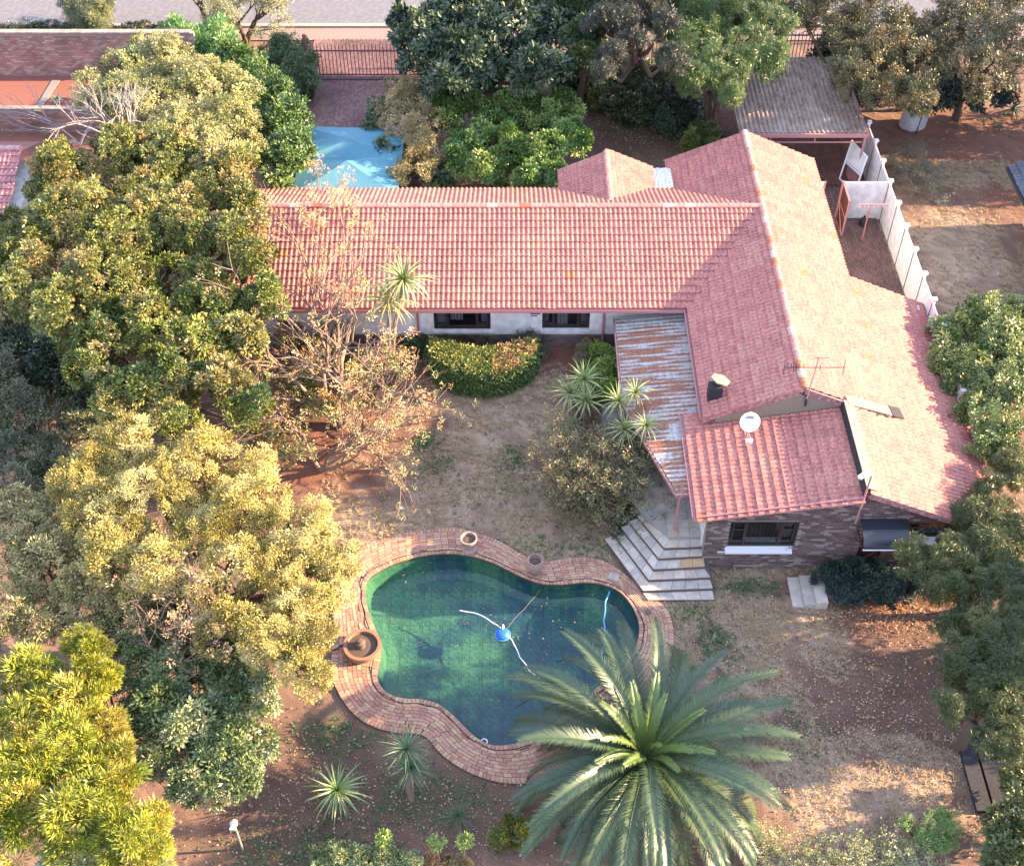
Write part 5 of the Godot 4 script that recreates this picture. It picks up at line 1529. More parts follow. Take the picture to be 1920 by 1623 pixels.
func tree(called: String, label: String, category: String, group: String, balls: Array, kind: String, dens: float, pal: Array, opt := {}) -> Node3D:
	var c := Vector3.ZERO; var ws := 0.0
	for b in balls:
		c += Vector3(b[0], b[1], b[2]) * b[3]; ws += b[3]
	c /= ws
	var at: Vector3 = opt.get("base", Vector3(c.x, 0, c.z))
	at.y = land(at.z)
	var o := thing(called, label, category, at, group)
	var r: float = opt.get("trunk", 0.16)
	var bark: Material = M[opt.get("bark", "bark")]
	var fork := Vector3(lerpf(at.x, c.x, 0.5), lerpf(at.y, c.y, 0.45), lerpf(at.z, c.z, 0.5)) - at
	var tm := MB.new()
	tm.tube([Vector3(0, -0.1, 0), fork * 0.3 + Vector3(rng.randfn(0, 0.06), 0, rng.randfn(0, 0.06)), fork * 0.7, fork], [r * 1.35, r, r * 0.85, r * 0.75], 9)
	put(o, "trunk", tm.mesh(), bark)
	var lm := MB.new()
	for b in balls:
		var e := Vector3(b[0], b[1], b[2]) - at
		var mid := fork.lerp(e, 0.5) + Vector3(rng.randfn(0, 0.12), -0.12 * fork.distance_to(e), rng.randfn(0, 0.12))
		lm.tube([fork * 0.9, mid, e], [r * 0.55, r * 0.35, r * 0.15], 6, false)
		for k in int(opt.get("twigs", 4)):
			limb(lm, e.lerp(mid, rng.randf() * 0.5), Vector3(rng.randfn(0, 1), rng.randf_range(0.1, 1.2), rng.randfn(0, 1)).normalized(), b[3] * 0.5, r * 0.14, 1, [], 0.5, 2)
	put(o, "branches", lm.mesh(), bark)
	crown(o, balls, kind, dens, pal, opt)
	return o


func bare(called: String, label: String, category: String, at: Vector3, dirs: Array, l: float, r: float, depth: int, bark: String, leaves: Array, opt := {}) -> Node3D:   # branches first, leaves only at some tips
	var o := thing(called, label, category, at, opt.get("group", ""))
	var mb := MB.new(); var tips := []
	for d in dirs:
		limb(mb, Vector3(0, -0.05, 0), d.normalized(), l * d.length(), r, depth, tips, opt.get("wild", 0.5), opt.get("split", 3))
	put(o, "branches", mb.mesh(), M[bark])
	if leaves.size():
		var xf := []; var cl := []
		for t in tips:
			for k in int(opt.get("each", 2)):
				if rng.randf() < opt.get("leafy", 0.6):
					xf.append(Transform3D(frame_of(t[1] + Vector3(rng.randfn(0, 0.5), 0.4, rng.randfn(0, 0.5)), rng.randf() * TAU, opt.get("size", 0.7) * rng.randf_range(0.6, 1.3)), t[0] + Vector3(rng.randfn(0, 0.12), rng.randfn(0, 0.1), rng.randfn(0, 0.12))))
					cl.append(leaves[rng.randi() % leaves.size()] * rng.randf_range(0.8, 1.2))
		if xf.size():
			many(o, "leaves", sprig(opt.get("kind", "broad")), M.leaf, xf, cl)
	return o


var blades := {}
func blade(bend: float, l: float, w: float) -> ArrayMesh:   # a strap leaf: channelled, bending over
	var key := "%s %s %s" % [bend, l, w]
	if not blades.has(key):
		var m := MB.new(); var p := Vector3.ZERO; var a := 0.0
		var n := 7
		var prev := []
		for i in n + 1:
			var t := float(i) / n
			var hw := w * 0.5 * (0.55 + 1.4 * t) if t < 0.35 else w * 0.5 * (1.04 - 0.98 * (t - 0.35) / 0.65)
			var u := Vector3(0, sin(a), cos(a))   # along the rib
			var row := [p + Vector3(-hw, hw * 0.5, 0), p, p + Vector3(hw, hw * 0.5, 0)]
			if i > 0:
				m.quad(prev[0], row[0], row[1], prev[1]); m.quad(prev[1], row[1], row[2], prev[2])
			prev = row
			a -= bend / n
			p += u * l / n
		blades[key] = m.mesh()
	return blades[key]


func leaf_mat(c: Color) -> StandardMaterial3D:
	var key := "leaf%s" % c
	if not M.has(key):
		var m: StandardMaterial3D = M.leaf.duplicate()
		m.albedo_color = c.linear_to_srgb()
		M[key] = m
	return M[key]


func yucca(called: String, label: String, at: Vector3, heads: Array, n: int, l: float, w: float, cols: Array, group := "spiky rosette plants", bend := 0.9) -> Node3D:
	var o := thing(called, label, "yucca", at, group)
	for h in heads:
		var e: Vector3 = h - at
		var tk := MB.new()
		tk.tube([Vector3(0, -0.05, 0), e * 0.5 + Vector3(rng.randfn(0, 0.05), 0, rng.randfn(0, 0.05)), e], [0.09, 0.07, 0.06], 7)
		put(o, "trunk", tk.mesh(), M.pale_bark)
		for i in n:
			var t := (i + 0.5) / n
			var up := lerpf(1.35, -0.45, pow(t, 0.85))
			var yaw := i * 2.39996 + rng.randfn(0, 0.12)
			var s := rng.randf_range(0.85, 1.1) * (0.75 + 0.3 * sin(t * PI))
			var b := Basis(Vector3.UP, yaw) * Basis(Vector3.RIGHT, -up) * Basis(Vector3(0, 0, 1), rng.randfn(0, 0.1))
			put(o, "leaf", blade(snappedf(bend * (0.5 + t), 0.3), l, w), leaf_mat(cols[mini(int(t * cols.size() + rng.randfn(0, 0.3)), cols.size() - 1)]), Transform3D(b.scaled(Vector3.ONE * s), e))
	return o


func frond(l: float, droop: float, sid: int) -> ArrayMesh:   # a feather palm leaf along +z, curving down
	var r := RandomNumberGenerator.new()
	r.seed = sid
	var m := MB.new()
	var path := []; var rad := []; var dirs := []
	var p := Vector3.ZERO; var a := 0.0
	var n := 24
	for i in n + 1:
		path.append(p); rad.append(lerpf(0.035, 0.006, float(i) / n))
		var u := Vector3(0.05 * sin(i * 0.2 + sid), sin(a), cos(a)).normalized()
		dirs.append(u)
		p += u * l / n
		a -= droop / n * (0.35 + 1.3 * i / n)
	m.k = Color(1.9, 1.8, 1.1)
	m.tube(path, rad, 5)
	var k := 84
	for i in k:
		var t := 0.07 + 0.93 * i / k
		var f := t * n; var j := mini(int(f), n - 1)
		var o: Vector3 = path[j].lerp(path[j + 1], f - j)
		var u: Vector3 = dirs[j]
		var up := u.cross(Vector3(1, 0, 0)).normalized()
		if up.y < 0: up = -up
		var ll := 0.45 * minf(1.0, l / 3.4) * pow(sin(PI * clampf(0.1 + 0.84 * t, 0, 1)), 0.6) * r.randf_range(0.88, 1.1)
		for s in [-1.0, 1.0]:
			var d: Vector3 = (Vector3(s, 0, 0) * 0.8 + u * (0.5 + 0.5 * t) + up * r.randf_range(0.18, 0.4)).normalized()
			var tip: Vector3 = o + d * ll - Vector3(0, 0.07 * r.randf(), 0)
			var e := u * 0.016
			var g := r.randf_range(0.8, 1.2)
			m.k = Color(g, g, g)
			var mid := o + d * ll * 0.45 + up * 0.012
			m.tri(o - e, o + e, mid + e * 1.2); m.tri(o - e, mid + e * 1.2, mid - e * 1.2)
			m.tri(mid - e * 1.2, mid + e * 1.2, tip)
	return m.mesh()


func palm(at: Vector3, head: Vector3) -> void:
	var o := thing("date_palm", "large feather palm with arching grey green fronds below the pool", "palm tree", at)
	var e := head - at
	var tk := MB.new()
	tk.tube([Vector3(0, -0.1, 0), e * 0.4, e * 0.85, e - Vector3(0, 0.12, 0)], [0.42, 0.34, 0.38, 0.22], 14)
	put(o, "trunk", tk.mesh(), M.bark)
	for i in 40:   # stubs of cut fronds
		var a := i * 2.39996
		var st := MB.new()
		st.box(Vector3(0, 0.08, 0.1), Vector3(0.12, 0.07, 0.3), Basis(Vector3.RIGHT, -0.9))
		put(o, "frond_stub", st.mesh(), M.bark, Transform3D(Basis(Vector3.UP, a), Vector3(0, lerpf(0.4, e.y * 0.9, i / 40.0), 0) + e * Vector3(1, 0, 1) * (i / 40.0) + Vector3(sin(a), 0, cos(a)) * 0.32))
	var kinds := [frond(1.9, 0.8, 1), frond(4.0, 1.0, 2), frond(4.2, 1.25, 3), frond(4.1, 1.5, 4), frond(4.0, 1.1, 5)]
	var n := 116
	for i in n:
		var t := (i + 0.5) / n
		var up := deg_to_rad(lerpf(86, -36, pow(t, 0.58)) + rng.randfn(0, 5))
		var yaw := i * 2.39996 + rng.randfn(0, 0.15)
		var k := 0 if t < 0.1 else 1 + rng.randi() % 4
		var s := rng.randf_range(0.86, 1.06) * (0.85 if t > 0.8 else 1.0)
		var b := Basis(Vector3.UP, yaw) * Basis(Vector3.RIGHT, -up) * Basis(Vector3(0, 0, 1), rng.randfn(0, 0.22))
		var c := Color(0.11, 0.165, 0.045) if t < 0.1 else Color(0.06, 0.098, 0.042).lerp(Color(0.042, 0.074, 0.04), rng.randf())
		if t > 0.93: c = Color(0.2, 0.15, 0.09).lerp(Color(0.09, 0.1, 0.05), rng.randf())
		put(o, "frond", kinds[k], leaf_mat(c), Transform3D(b.scaled(Vector3.ONE * s), e + Vector3(sin(yaw), 0, cos(yaw)) * 0.15))


func upward(n: int, spread: float) -> Array:
	var a := []
	for i in n:
		a.append(Vector3(rng.randfn(0, spread), 1.0, rng.randfn(0, spread)).normalized() * rng.randf_range(0.8, 1.15))
	return a


func plants() -> void:
	palm(Vector3(3.49, 0, -16.64), Vector3(3.48, 2.1, -16.38))
	var fresh := [Color(0.17, 0.23, 0.07), Color(0.24, 0.29, 0.1), Color(0.3, 0.31, 0.14), Color(0.36, 0.32, 0.18)]
	var blue := [Color(0.08, 0.15, 0.07), Color(0.1, 0.18, 0.08), Color(0.08, 0.13, 0.07), Color(0.15, 0.15, 0.08)]
	var teal := [Color(0.06, 0.13, 0.08), Color(0.08, 0.16, 0.1), Color(0.09, 0.15, 0.09), Color(0.22, 0.18, 0.11)]
	yucca("yucca", "short yucca with pale arching leaves alone on the lower left lawn", Vector3(-4.43, 0, -15.85), [Vector3(-4.64, 0.7, -16.07)], 56, 0.95, 0.06, [Color(0.14, 0.22, 0.07), Color(0.2, 0.27, 0.11), Color(0.24, 0.29, 0.13)])
	yucca("yucca", "bushy grey green yucca with a brown cut stump below the paving", Vector3(-2.71, 0, -16.16), [Vector3(-2.69, 1.1, -16.51), Vector3(-2.8, 1.5, -16.83)], 60, 0.85, 0.035, blue)
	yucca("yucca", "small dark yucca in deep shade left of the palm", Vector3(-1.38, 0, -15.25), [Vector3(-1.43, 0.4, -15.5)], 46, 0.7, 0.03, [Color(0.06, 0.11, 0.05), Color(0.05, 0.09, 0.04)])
	yucca("yucca", "tall twin headed yucca before the left end of the white wall", Vector3(-4.31, 0.79, -32.1), [Vector3(-4.05, 4.52, -31.6), Vector3(-3.54, 5.26, -31.8)], 64, 1.15, 0.075, fresh)
	yucca("yucca", "yucca with two pale heads above the thorny bush by the lawn", Vector3(2.28, 0.52, -29.72), [Vector3(1.95, 1.7, -30.14), Vector3(2.44, 2, -30.5)], 46, 0.85, 0.06, fresh)
	yucca("yucca", "yucca head nearest the bright green shrub beside the veranda", Vector3(2.75, 0.56, -29.95), [Vector3(2.47, 1.7, -29.78)], 50, 0.85, 0.06, fresh)
	yucca("yucca", "yucca drooping over the left edge of the rusty roof", Vector3(3.78, 0.23, -28.01), [Vector3(3.64, 2.3, -27.85), Vector3(3.47, 2.6, -28.86)], 44, 0.8, 0.055, fresh)
	yucca("yucca", "yucca leaning furthest onto the rusty veranda roof", Vector3(4.28, 0.23, -28.01), [Vector3(4.25, 2.9, -27.45), Vector3(3.96, 3.3, -28.54)], 40, 0.7, 0.05, fresh)
	yucca("yucca", "low ragged yucca at the left of the thorny bush", Vector3(1.98, 0.34, -28.65), [Vector3(1.8, 0.8, -29), Vector3(2.07, 1, -29.38)], 34, 0.6, 0.05, [Color(0.2, 0.24, 0.1), Color(0.3, 0.28, 0.14)])
	yucca("yucca", "bluish yucca clump in shade left of the carport", Vector3(8.9, 0.8, -48.35), [Vector3(8.96, 2.2, -48.24), Vector3(8.58, 2, -49.47)], 60, 1.0, 0.06, teal)
	yucca("agave", "dark agave clump on the bare soil at the right edge", Vector3(22.5, 0.8, -49.01), [Vector3(22.4, 1.1, -48.97)], 34, 0.9, 0.09, [Color(0.06, 0.1, 0.07), Color(0.09, 0.13, 0.09)])
	yucca("aloe", "tiny blue green aloe on the red terrace soil", Vector3(-19.92, 1.9, -48.31), [Vector3(-19.89, 2.05, -48.23)], 18, 0.4, 0.08, [Color(0.12, 0.2, 0.15), Color(0.18, 0.25, 0.18)])
	# the clipped hedge in a half round before the long wing
	var hg := thing("clipped_hedge", "half round clipped hedge with yellow and pink new leaves below the window", "hedge", Vector3(-1.04, 0.8, -32.37))
	var xf := []; var cl := []
	var hc := hg.position
	for i in 5200:
		var a := rng.randf() * TAU
		var q := sqrt(rng.randf())
		var topside := rng.randf() < 0.55
		var rx := 1.78; var rz := 1.35; var ht := 1.05
		var p: Vector3
		if topside:
			p = Vector3(cos(a) * rx * q, ht + rng.randfn(0, 0.05), sin(a) * rz * q)
		else:
			p = Vector3(cos(a) * rx * (1.0 + 0.04 * rng.randfn(0, 1)), rng.randf() * ht, sin(a) * rz * (1.0 + 0.04 * rng.randfn(0, 1)))
		if p.z < -0.5:
			continue
		if topside and p.z < 0.25 - 0.55 * absf(p.x / rx):
			continue
		xf.append(Transform3D(frame_of(Vector3(p.x * 0.5, 1.0 if topside else 0.2, p.z * 0.6 + 0.1), rng.randf() * TAU, rng.randf_range(0.45, 0.75)), p))
		var k := Color(0.06, 0.11, 0.03).lerp(Color(0.12, 0.17, 0.05), rng.randf())
		if topside and rng.randf() < 0.6: k = Color(0.36, 0.36, 0.1)
		if topside and p.x > 0.4 and rng.randf() < 0.45: k = Color(0.4, 0.2, 0.12)
		cl.append(k)
	many(hg, "foliage", sprig("broad"), M.leaf, xf, cl)
	for i in 9:
		var core := MB.new()
		var a := PI * i / 8.0
		core.tube([Vector3(cos(a) * 1.3, 0, sin(a) * 0.9), Vector3(cos(a) * 1.5, 0.9, sin(a) * 1.1)], [0.04, 0.02], 5)
		put(hg, "stem", core.mesh(), M.bark)
	bush("shrub", "bright green leafy shrub touching the left edge of the rusty roof", [[3.1, 1.5, -32.44, 0.41], [3.24, 1.5, -31.62, 0.48], [2.93, 1.5, -30.95, 0.44], [3.29, 1.5, -30.68, 0.36], [2.58, 1.5, -31.35, 0.33]], "broad", 60, [Color(0.13, 0.22, 0.04), Color(0.22, 0.31, 0.06)], {"size": 0.7})
	bush("shrub", "small shrub with cream tipped leaves under the right hand downpipe", [[2.61, 1.3, -32.8, 0.34], [2.44, 1.3, -32.33, 0.3]], "small", 60, [Color(0.14, 0.13, 0.06), Color(0.28, 0.22, 0.12)], {"size": 0.7})
	bush("shrub", "wispy grey green shrub right of the clipped hedge at the wall", [[0.48, 1.3, -33.52, 0.34], [0.86, 1.3, -33.23, 0.38], [1.13, 1.3, -32.66, 0.3]], "needle", 40, [Color(0.08, 0.1, 0.06), Color(0.15, 0.14, 0.09)], {"size": 0.8})
	bush("shrub", "dark little shrub at the foot of the left downpipe", [[-3.17, 1.2, -33.57, 0.31], [-3.42, 1.2, -32.91, 0.38], [-3.64, 1.2, -33.34, 0.27]], "small", 60, [Color(0.05, 0.1, 0.05), Color(0.1, 0.15, 0.07)], {"size": 0.7})
	bush("shrub", "reddish seedhead shrub between the hedge and the long wall", [[-2.29, 1.2, -33.2, 0.31], [-1.72, 1.2, -33.34, 0.27], [-1.15, 1.2, -33.2, 0.31], [-0.67, 1.2, -33.11, 0.27]], "small", 50, [Color(0.09, 0.09, 0.05), Color(0.18, 0.1, 0.07)], {"size": 0.7})
	bush("clipped_hedge", "dark blue green clipped hedge in front of the side door landing", [[9.89, 0.5, -23.24, 0.49], [10.46, 0.5, -23.24, 0.56], [11.11, 0.5, -23.24, 0.56], [11.77, 0.5, -23.24, 0.56], [12.24, 0.5, -23.14, 0.42], [10.06, 0.5, -22.83, 0.45], [10.85, 0.5, -22.73, 0.45], [11.66, 0.5, -22.73, 0.45]], "small", 90, [Color(0.02, 0.045, 0.04), Color(0.04, 0.07, 0.055)], {"size": 0.7, "rough": 0.12})
	bush("clipped_hedge", "tall rounded clipped hedge beside the driveway gate", [[-10.31, 2, -52.28, 0.98], [-10.58, 2, -51.56, 0.97], [-9.82, 2, -51.32, 0.92], [-10.07, 2, -50.39, 1.01], [-10.25, 2, -49.93, 0.86], [-9.65, 2, -49.93, 0.81]], "small", 80, [Color(0.05, 0.1, 0.035), Color(0.1, 0.14, 0.05)], {"size": 0.75, "rough": 0.1})
	bush("street_hedge", "long low dark hedge between the brick wall and the road", [[-23.57, 2.7, -53.05, 0.39], [-22.93, 2.7, -52.95, 0.44], [-22.37, 2.7, -53.15, 0.44], [-21.73, 2.7, -53.05, 0.44], [-21.15, 2.7, -53.2, 0.44], [-20.48, 2.7, -52.95, 0.44], [-19.89, 2.7, -53.05, 0.39], [-19.25, 2.7, -52.95, 0.42], [-18.66, 2.7, -53.05, 0.42], [-18.05, 2.7, -53.05, 0.39], [-17.46, 2.7, -53.2, 0.42], [-16.86, 2.7, -53.25, 0.39], [-16.23, 2.7, -53.2, 0.39]], "small", 55, [Color(0.04, 0.06, 0.04), Color(0.08, 0.1, 0.06)], {"size": 0.9})
	bush("bamboo", "bright green feathery bamboo clump beyond the pale tree", [[-15.34, 3.2, -52.26, 0.53], [-14.68, 3.2, -51.29, 0.67], [-13.92, 3.2, -51.05, 0.67], [-13.49, 3.2, -52.01, 0.58], [-12.89, 3.2, -51.29, 0.57], [-13.01, 3.2, -50.58, 0.61]], "spray", 55, [Color(0.13, 0.27, 0.08), Color(0.2, 0.35, 0.12)], {"size": 1.1, "rough": 0.5})
	bush("variegated_shrub", "rounded yellow flecked shrub behind the roof gable", [[8.26, 1.4, -46.34, 0.64], [7.75, 1.4, -45.81, 0.5], [8.69, 1.4, -46.05, 0.5]], "broad", 70, [Color(0.07, 0.12, 0.03), Color(0.25, 0.27, 0.07)], {"size": 0.7})
	for q in [["dark ivy like mound along the palisade fence right of the large leaved tree", [[2.97, 1.2, -52.25, 0.84], [3.76, 1.2, -53.13, 0.85], [2.44, 1.2, -50.84, 0.73], [4.52, 1.2, -53.32, 0.7], [3.16, 1.2, -50.61, 0.63]], Color(0.06, 0.085, 0.035)], ["low yellow green bush beneath the dark street pine", [[4.01, 1.3, -50.67, 0.75], [4.08, 1.3, -49.75, 0.62]], Color(0.12, 0.13, 0.03)], ["shaded green bush in the middle of the back border", [[5.75, 1.4, -51.43, 0.98], [5.43, 1.4, -50.27, 0.82], [6.2, 1.4, -50.96, 0.83]], Color(0.07, 0.09, 0.035)], ["dark leafy bush at the right of the back border", [[6.55, 1.3, -49.08, 1.02], [6.81, 1.3, -47.98, 0.87], [7.46, 1.3, -48.64, 0.95], [6.02, 1.3, -48.42, 0.68]], Color(0.05, 0.08, 0.04)], ["olive bush at the foot of the street pine", [[4.73, 1.6, -48.8, 0.69], [5.17, 1.6, -48.36, 0.68], [7.09, 1.6, -50.15, 0.96]], Color(0.08, 0.09, 0.04)]]:
		bush("border_bush", q[0], q[1], "broad", 55, [q[2] * 0.7, q[2] * 1.3], {"size": 0.9})
	bush("shrub", "dark green shrub with yellow edges left of the palm fronds", [[-0.14, 0.7, -14.98, 0.33], [0.21, 0.7, -14.9, 0.3], [-0.34, 0.7, -14.76, 0.25], [0.35, 0.7, -15.12, 0.22]], "broad", 60, [Color(0.03, 0.06, 0.025), Color(0.16, 0.17, 0.02)], {"size": 0.8})
	bush("shrub", "pale green spreading shrub cut by the bottom edge left of centre", [[-4.32, 0.9, -14.06, 0.46], [-3.77, 0.9, -13.95, 0.4], [-4.83, 0.9, -13.88, 0.38], [-3.24, 0.9, -14.06, 0.35], [-2.69, 0.9, -13.98, 0.32]], "broad", 70, [Color(0.15, 0.2, 0.08), Color(0.28, 0.32, 0.15)], {"size": 0.7})
	for q in [[Vector3(-3.37, 0, -14.08), Vector3(-3.25, 1.4, -14.39), "tall thin stalk with a round leafy head, leftmost of three at the bottom"], [Vector3(-1.9, 0, -14.08), Vector3(-1.89, 1.2, -14.37), "tall thin stalk with a round leafy head, middle of three at the bottom"], [Vector3(-1.35, 0, -14.08), Vector3(-1.18, 1.3, -14.35), "tall thin stalk with a round leafy head, rightmost of three at the bottom"]]:
		var st := thing("stalk_plant", q[2], "plant", q[0], "stalks with round leafy heads")
		var e: Vector3 = q[1] - q[0]
		var tk := MB.new(); tk.tube([Vector3.ZERO, e * 0.5 + Vector3(0.04, 0, 0), e], [0.025, 0.02, 0.015], 6); put(st, "stalk", tk.mesh(), M.pale_bark)
		xf = []; cl = []
		for i in 26:
			var d := Vector3(rng.randfn(0, 1), rng.randfn(0, 0.6) + 0.2, rng.randfn(0, 1)).normalized()
			xf.append(Transform3D(frame_of(d, rng.randf() * TAU, rng.randf_range(0.35, 0.55)), e + d * 0.12)); cl.append(Color(0.2, 0.3, 0.07) * rng.randf_range(0.8, 1.2))
		many(st, "head", sprig("broad"), M.leaf, xf, cl)
	bush("shrub", "orange tinged leafy shrub among the bottom stalks", [[-1.99, 0.4, -14.25, 0.27], [-1.57, 0.4, -14.15, 0.25], [-1.23, 0.4, -14.21, 0.22]], "broad", 60, [Color(0.2, 0.2, 0.07), Color(0.38, 0.2, 0.1)], {"size": 0.7})
	# thorny bush by the veranda: twigs first, some leaves
	for q in [[Vector3(2.04, 0.16, -27.48), "tangled twiggy bush left of the veranda, nearest the lawn"], [Vector3(2.98, 0.07, -26.74), "tangled twiggy bush left of the veranda, nearest the steps"], [Vector3(3.72, 0.16, -27.48), "tangled twiggy bush under the rusty roof edge"]]:
		bare("thorny_bush", q[1], "bush", q[0], upward(15, 0.8), 1.0, 0.035, 3, "pale_bark", [Color(0.1, 0.11, 0.045), Color(0.17, 0.16, 0.06), Color(0.22, 0.19, 0.1)], {"group": "thorny twiggy bushes", "leafy": 0.45, "each": 1, "size": 0.7, "kind": "small", "wild": 0.6})
	bush("shrub", "dense low olive shrub at the foot of the thorny bushes", [[2.56, 0.7, -25.97, 0.51], [3.27, 0.7, -26.42, 0.48], [2.24, 0.7, -26.54, 0.41], [3.68, 0.7, -26.08, 0.38], [2.96, 0.7, -27, 0.42]], "small", 36, [Color(0.07, 0.075, 0.03), Color(0.18, 0.165, 0.06)], {"size": 0.8, "gap": 0.35, "rough": 0.5})
	bush("shrub", "small green bush wedged beside the upper left stair ends", [[3.5, 0.3, -25.53, 0.31], [3.87, 0.3, -25.97, 0.28], [3.39, 0.3, -25.09, 0.2]], "small", 60, [Color(0.06, 0.1, 0.06), Color(0.1, 0.14, 0.08)], {"size": 0.6})
	for q in [[Vector3(16.74, 0.8, -43.08), "straggly grey green shrub against the white boundary wall", 0.9], [Vector3(16.7, 0.8, -44.43), "dry twiggy shrub above the straggly one at the boundary wall", 0.7]]:
		bare("straggly_shrub", q[1], "shrub", q[0], upward(12, 0.9), 0.6 * q[2] + 0.1, 0.02, 3, "pale_bark", [Color(0.08, 0.11, 0.07), Color(0.14, 0.15, 0.09)], {"leafy": 0.4, "each": 1, "size": 0.5, "kind": "fine", "wild": 0.7})
	bush("shrub", "sparse light green shrub on the sunny corner of the right lawn", [[10.88, 0.7, -15.12, 0.31], [11.28, 0.7, -15.35, 0.28], [11.38, 0.7, -14.9, 0.28], [10.73, 0.7, -14.76, 0.25], [11.04, 0.7, -14.61, 0.22], [10.28, 0.7, -15.2, 0.19]], "small", 34, [Color(0.14, 0.24, 0.06), Color(0.2, 0.29, 0.09)], {"size": 0.7, "gap": 0.4, "rough": 0.6})
	for i in 6:
		var px := Vector3(6.3 + i * 0.8, 0, -14.65 + 0.25 * (i % 3))
		bare("pale_twig_shrub", "pale leafed twiggy shrub along the bottom edge right of the palm, %s from the left" % ["first", "second", "third", "fourth", "fifth", "sixth"][i], "shrub", px, upward(10, 0.6), 0.4, 0.016, 2, "bone_bark", [Color(0.3, 0.31, 0.13), Color(0.22, 0.26, 0.1), Color(0.36, 0.33, 0.17)], {"group": "pale twiggy shrubs", "leafy": 0.6, "each": 1, "size": 0.5, "kind": "small"})


func bush(called: String, label: String, balls: Array, kind: String, dens: float, pal: Array, opt := {}) -> void:
	var c := Vector3.ZERO
	for b in balls: c += Vector3(b[0], 0, b[2]) / balls.size()
	c.y = land(c.z)
	var o := thing(called, label, "hedge" if called.contains("hedge") else "shrub", c, opt.get("group", ""))
	for b in balls:
		var st := MB.new()
		var e := Vector3(b[0], b[1], b[2]) - c
		st.tube([Vector3(e.x * 0.4, -0.02, e.z * 0.4), e * Vector3(0.9, 0.5, 0.9), e], [0.035, 0.025, 0.012], 5, false)
		put(o, "stem", st.mesh(), M.bark)
	# let the foliage reach the ground
	var low := []
	for b in balls:
		low.append(b)
		if b[1] - b[3] > c.y + 0.25:
			low.append([b[0], maxf(b[1] - b[3] * 1.1, c.y + b[3] * 0.5), b[2], b[3] * 0.92])
	crown(o, low, kind, dens, pal, opt)


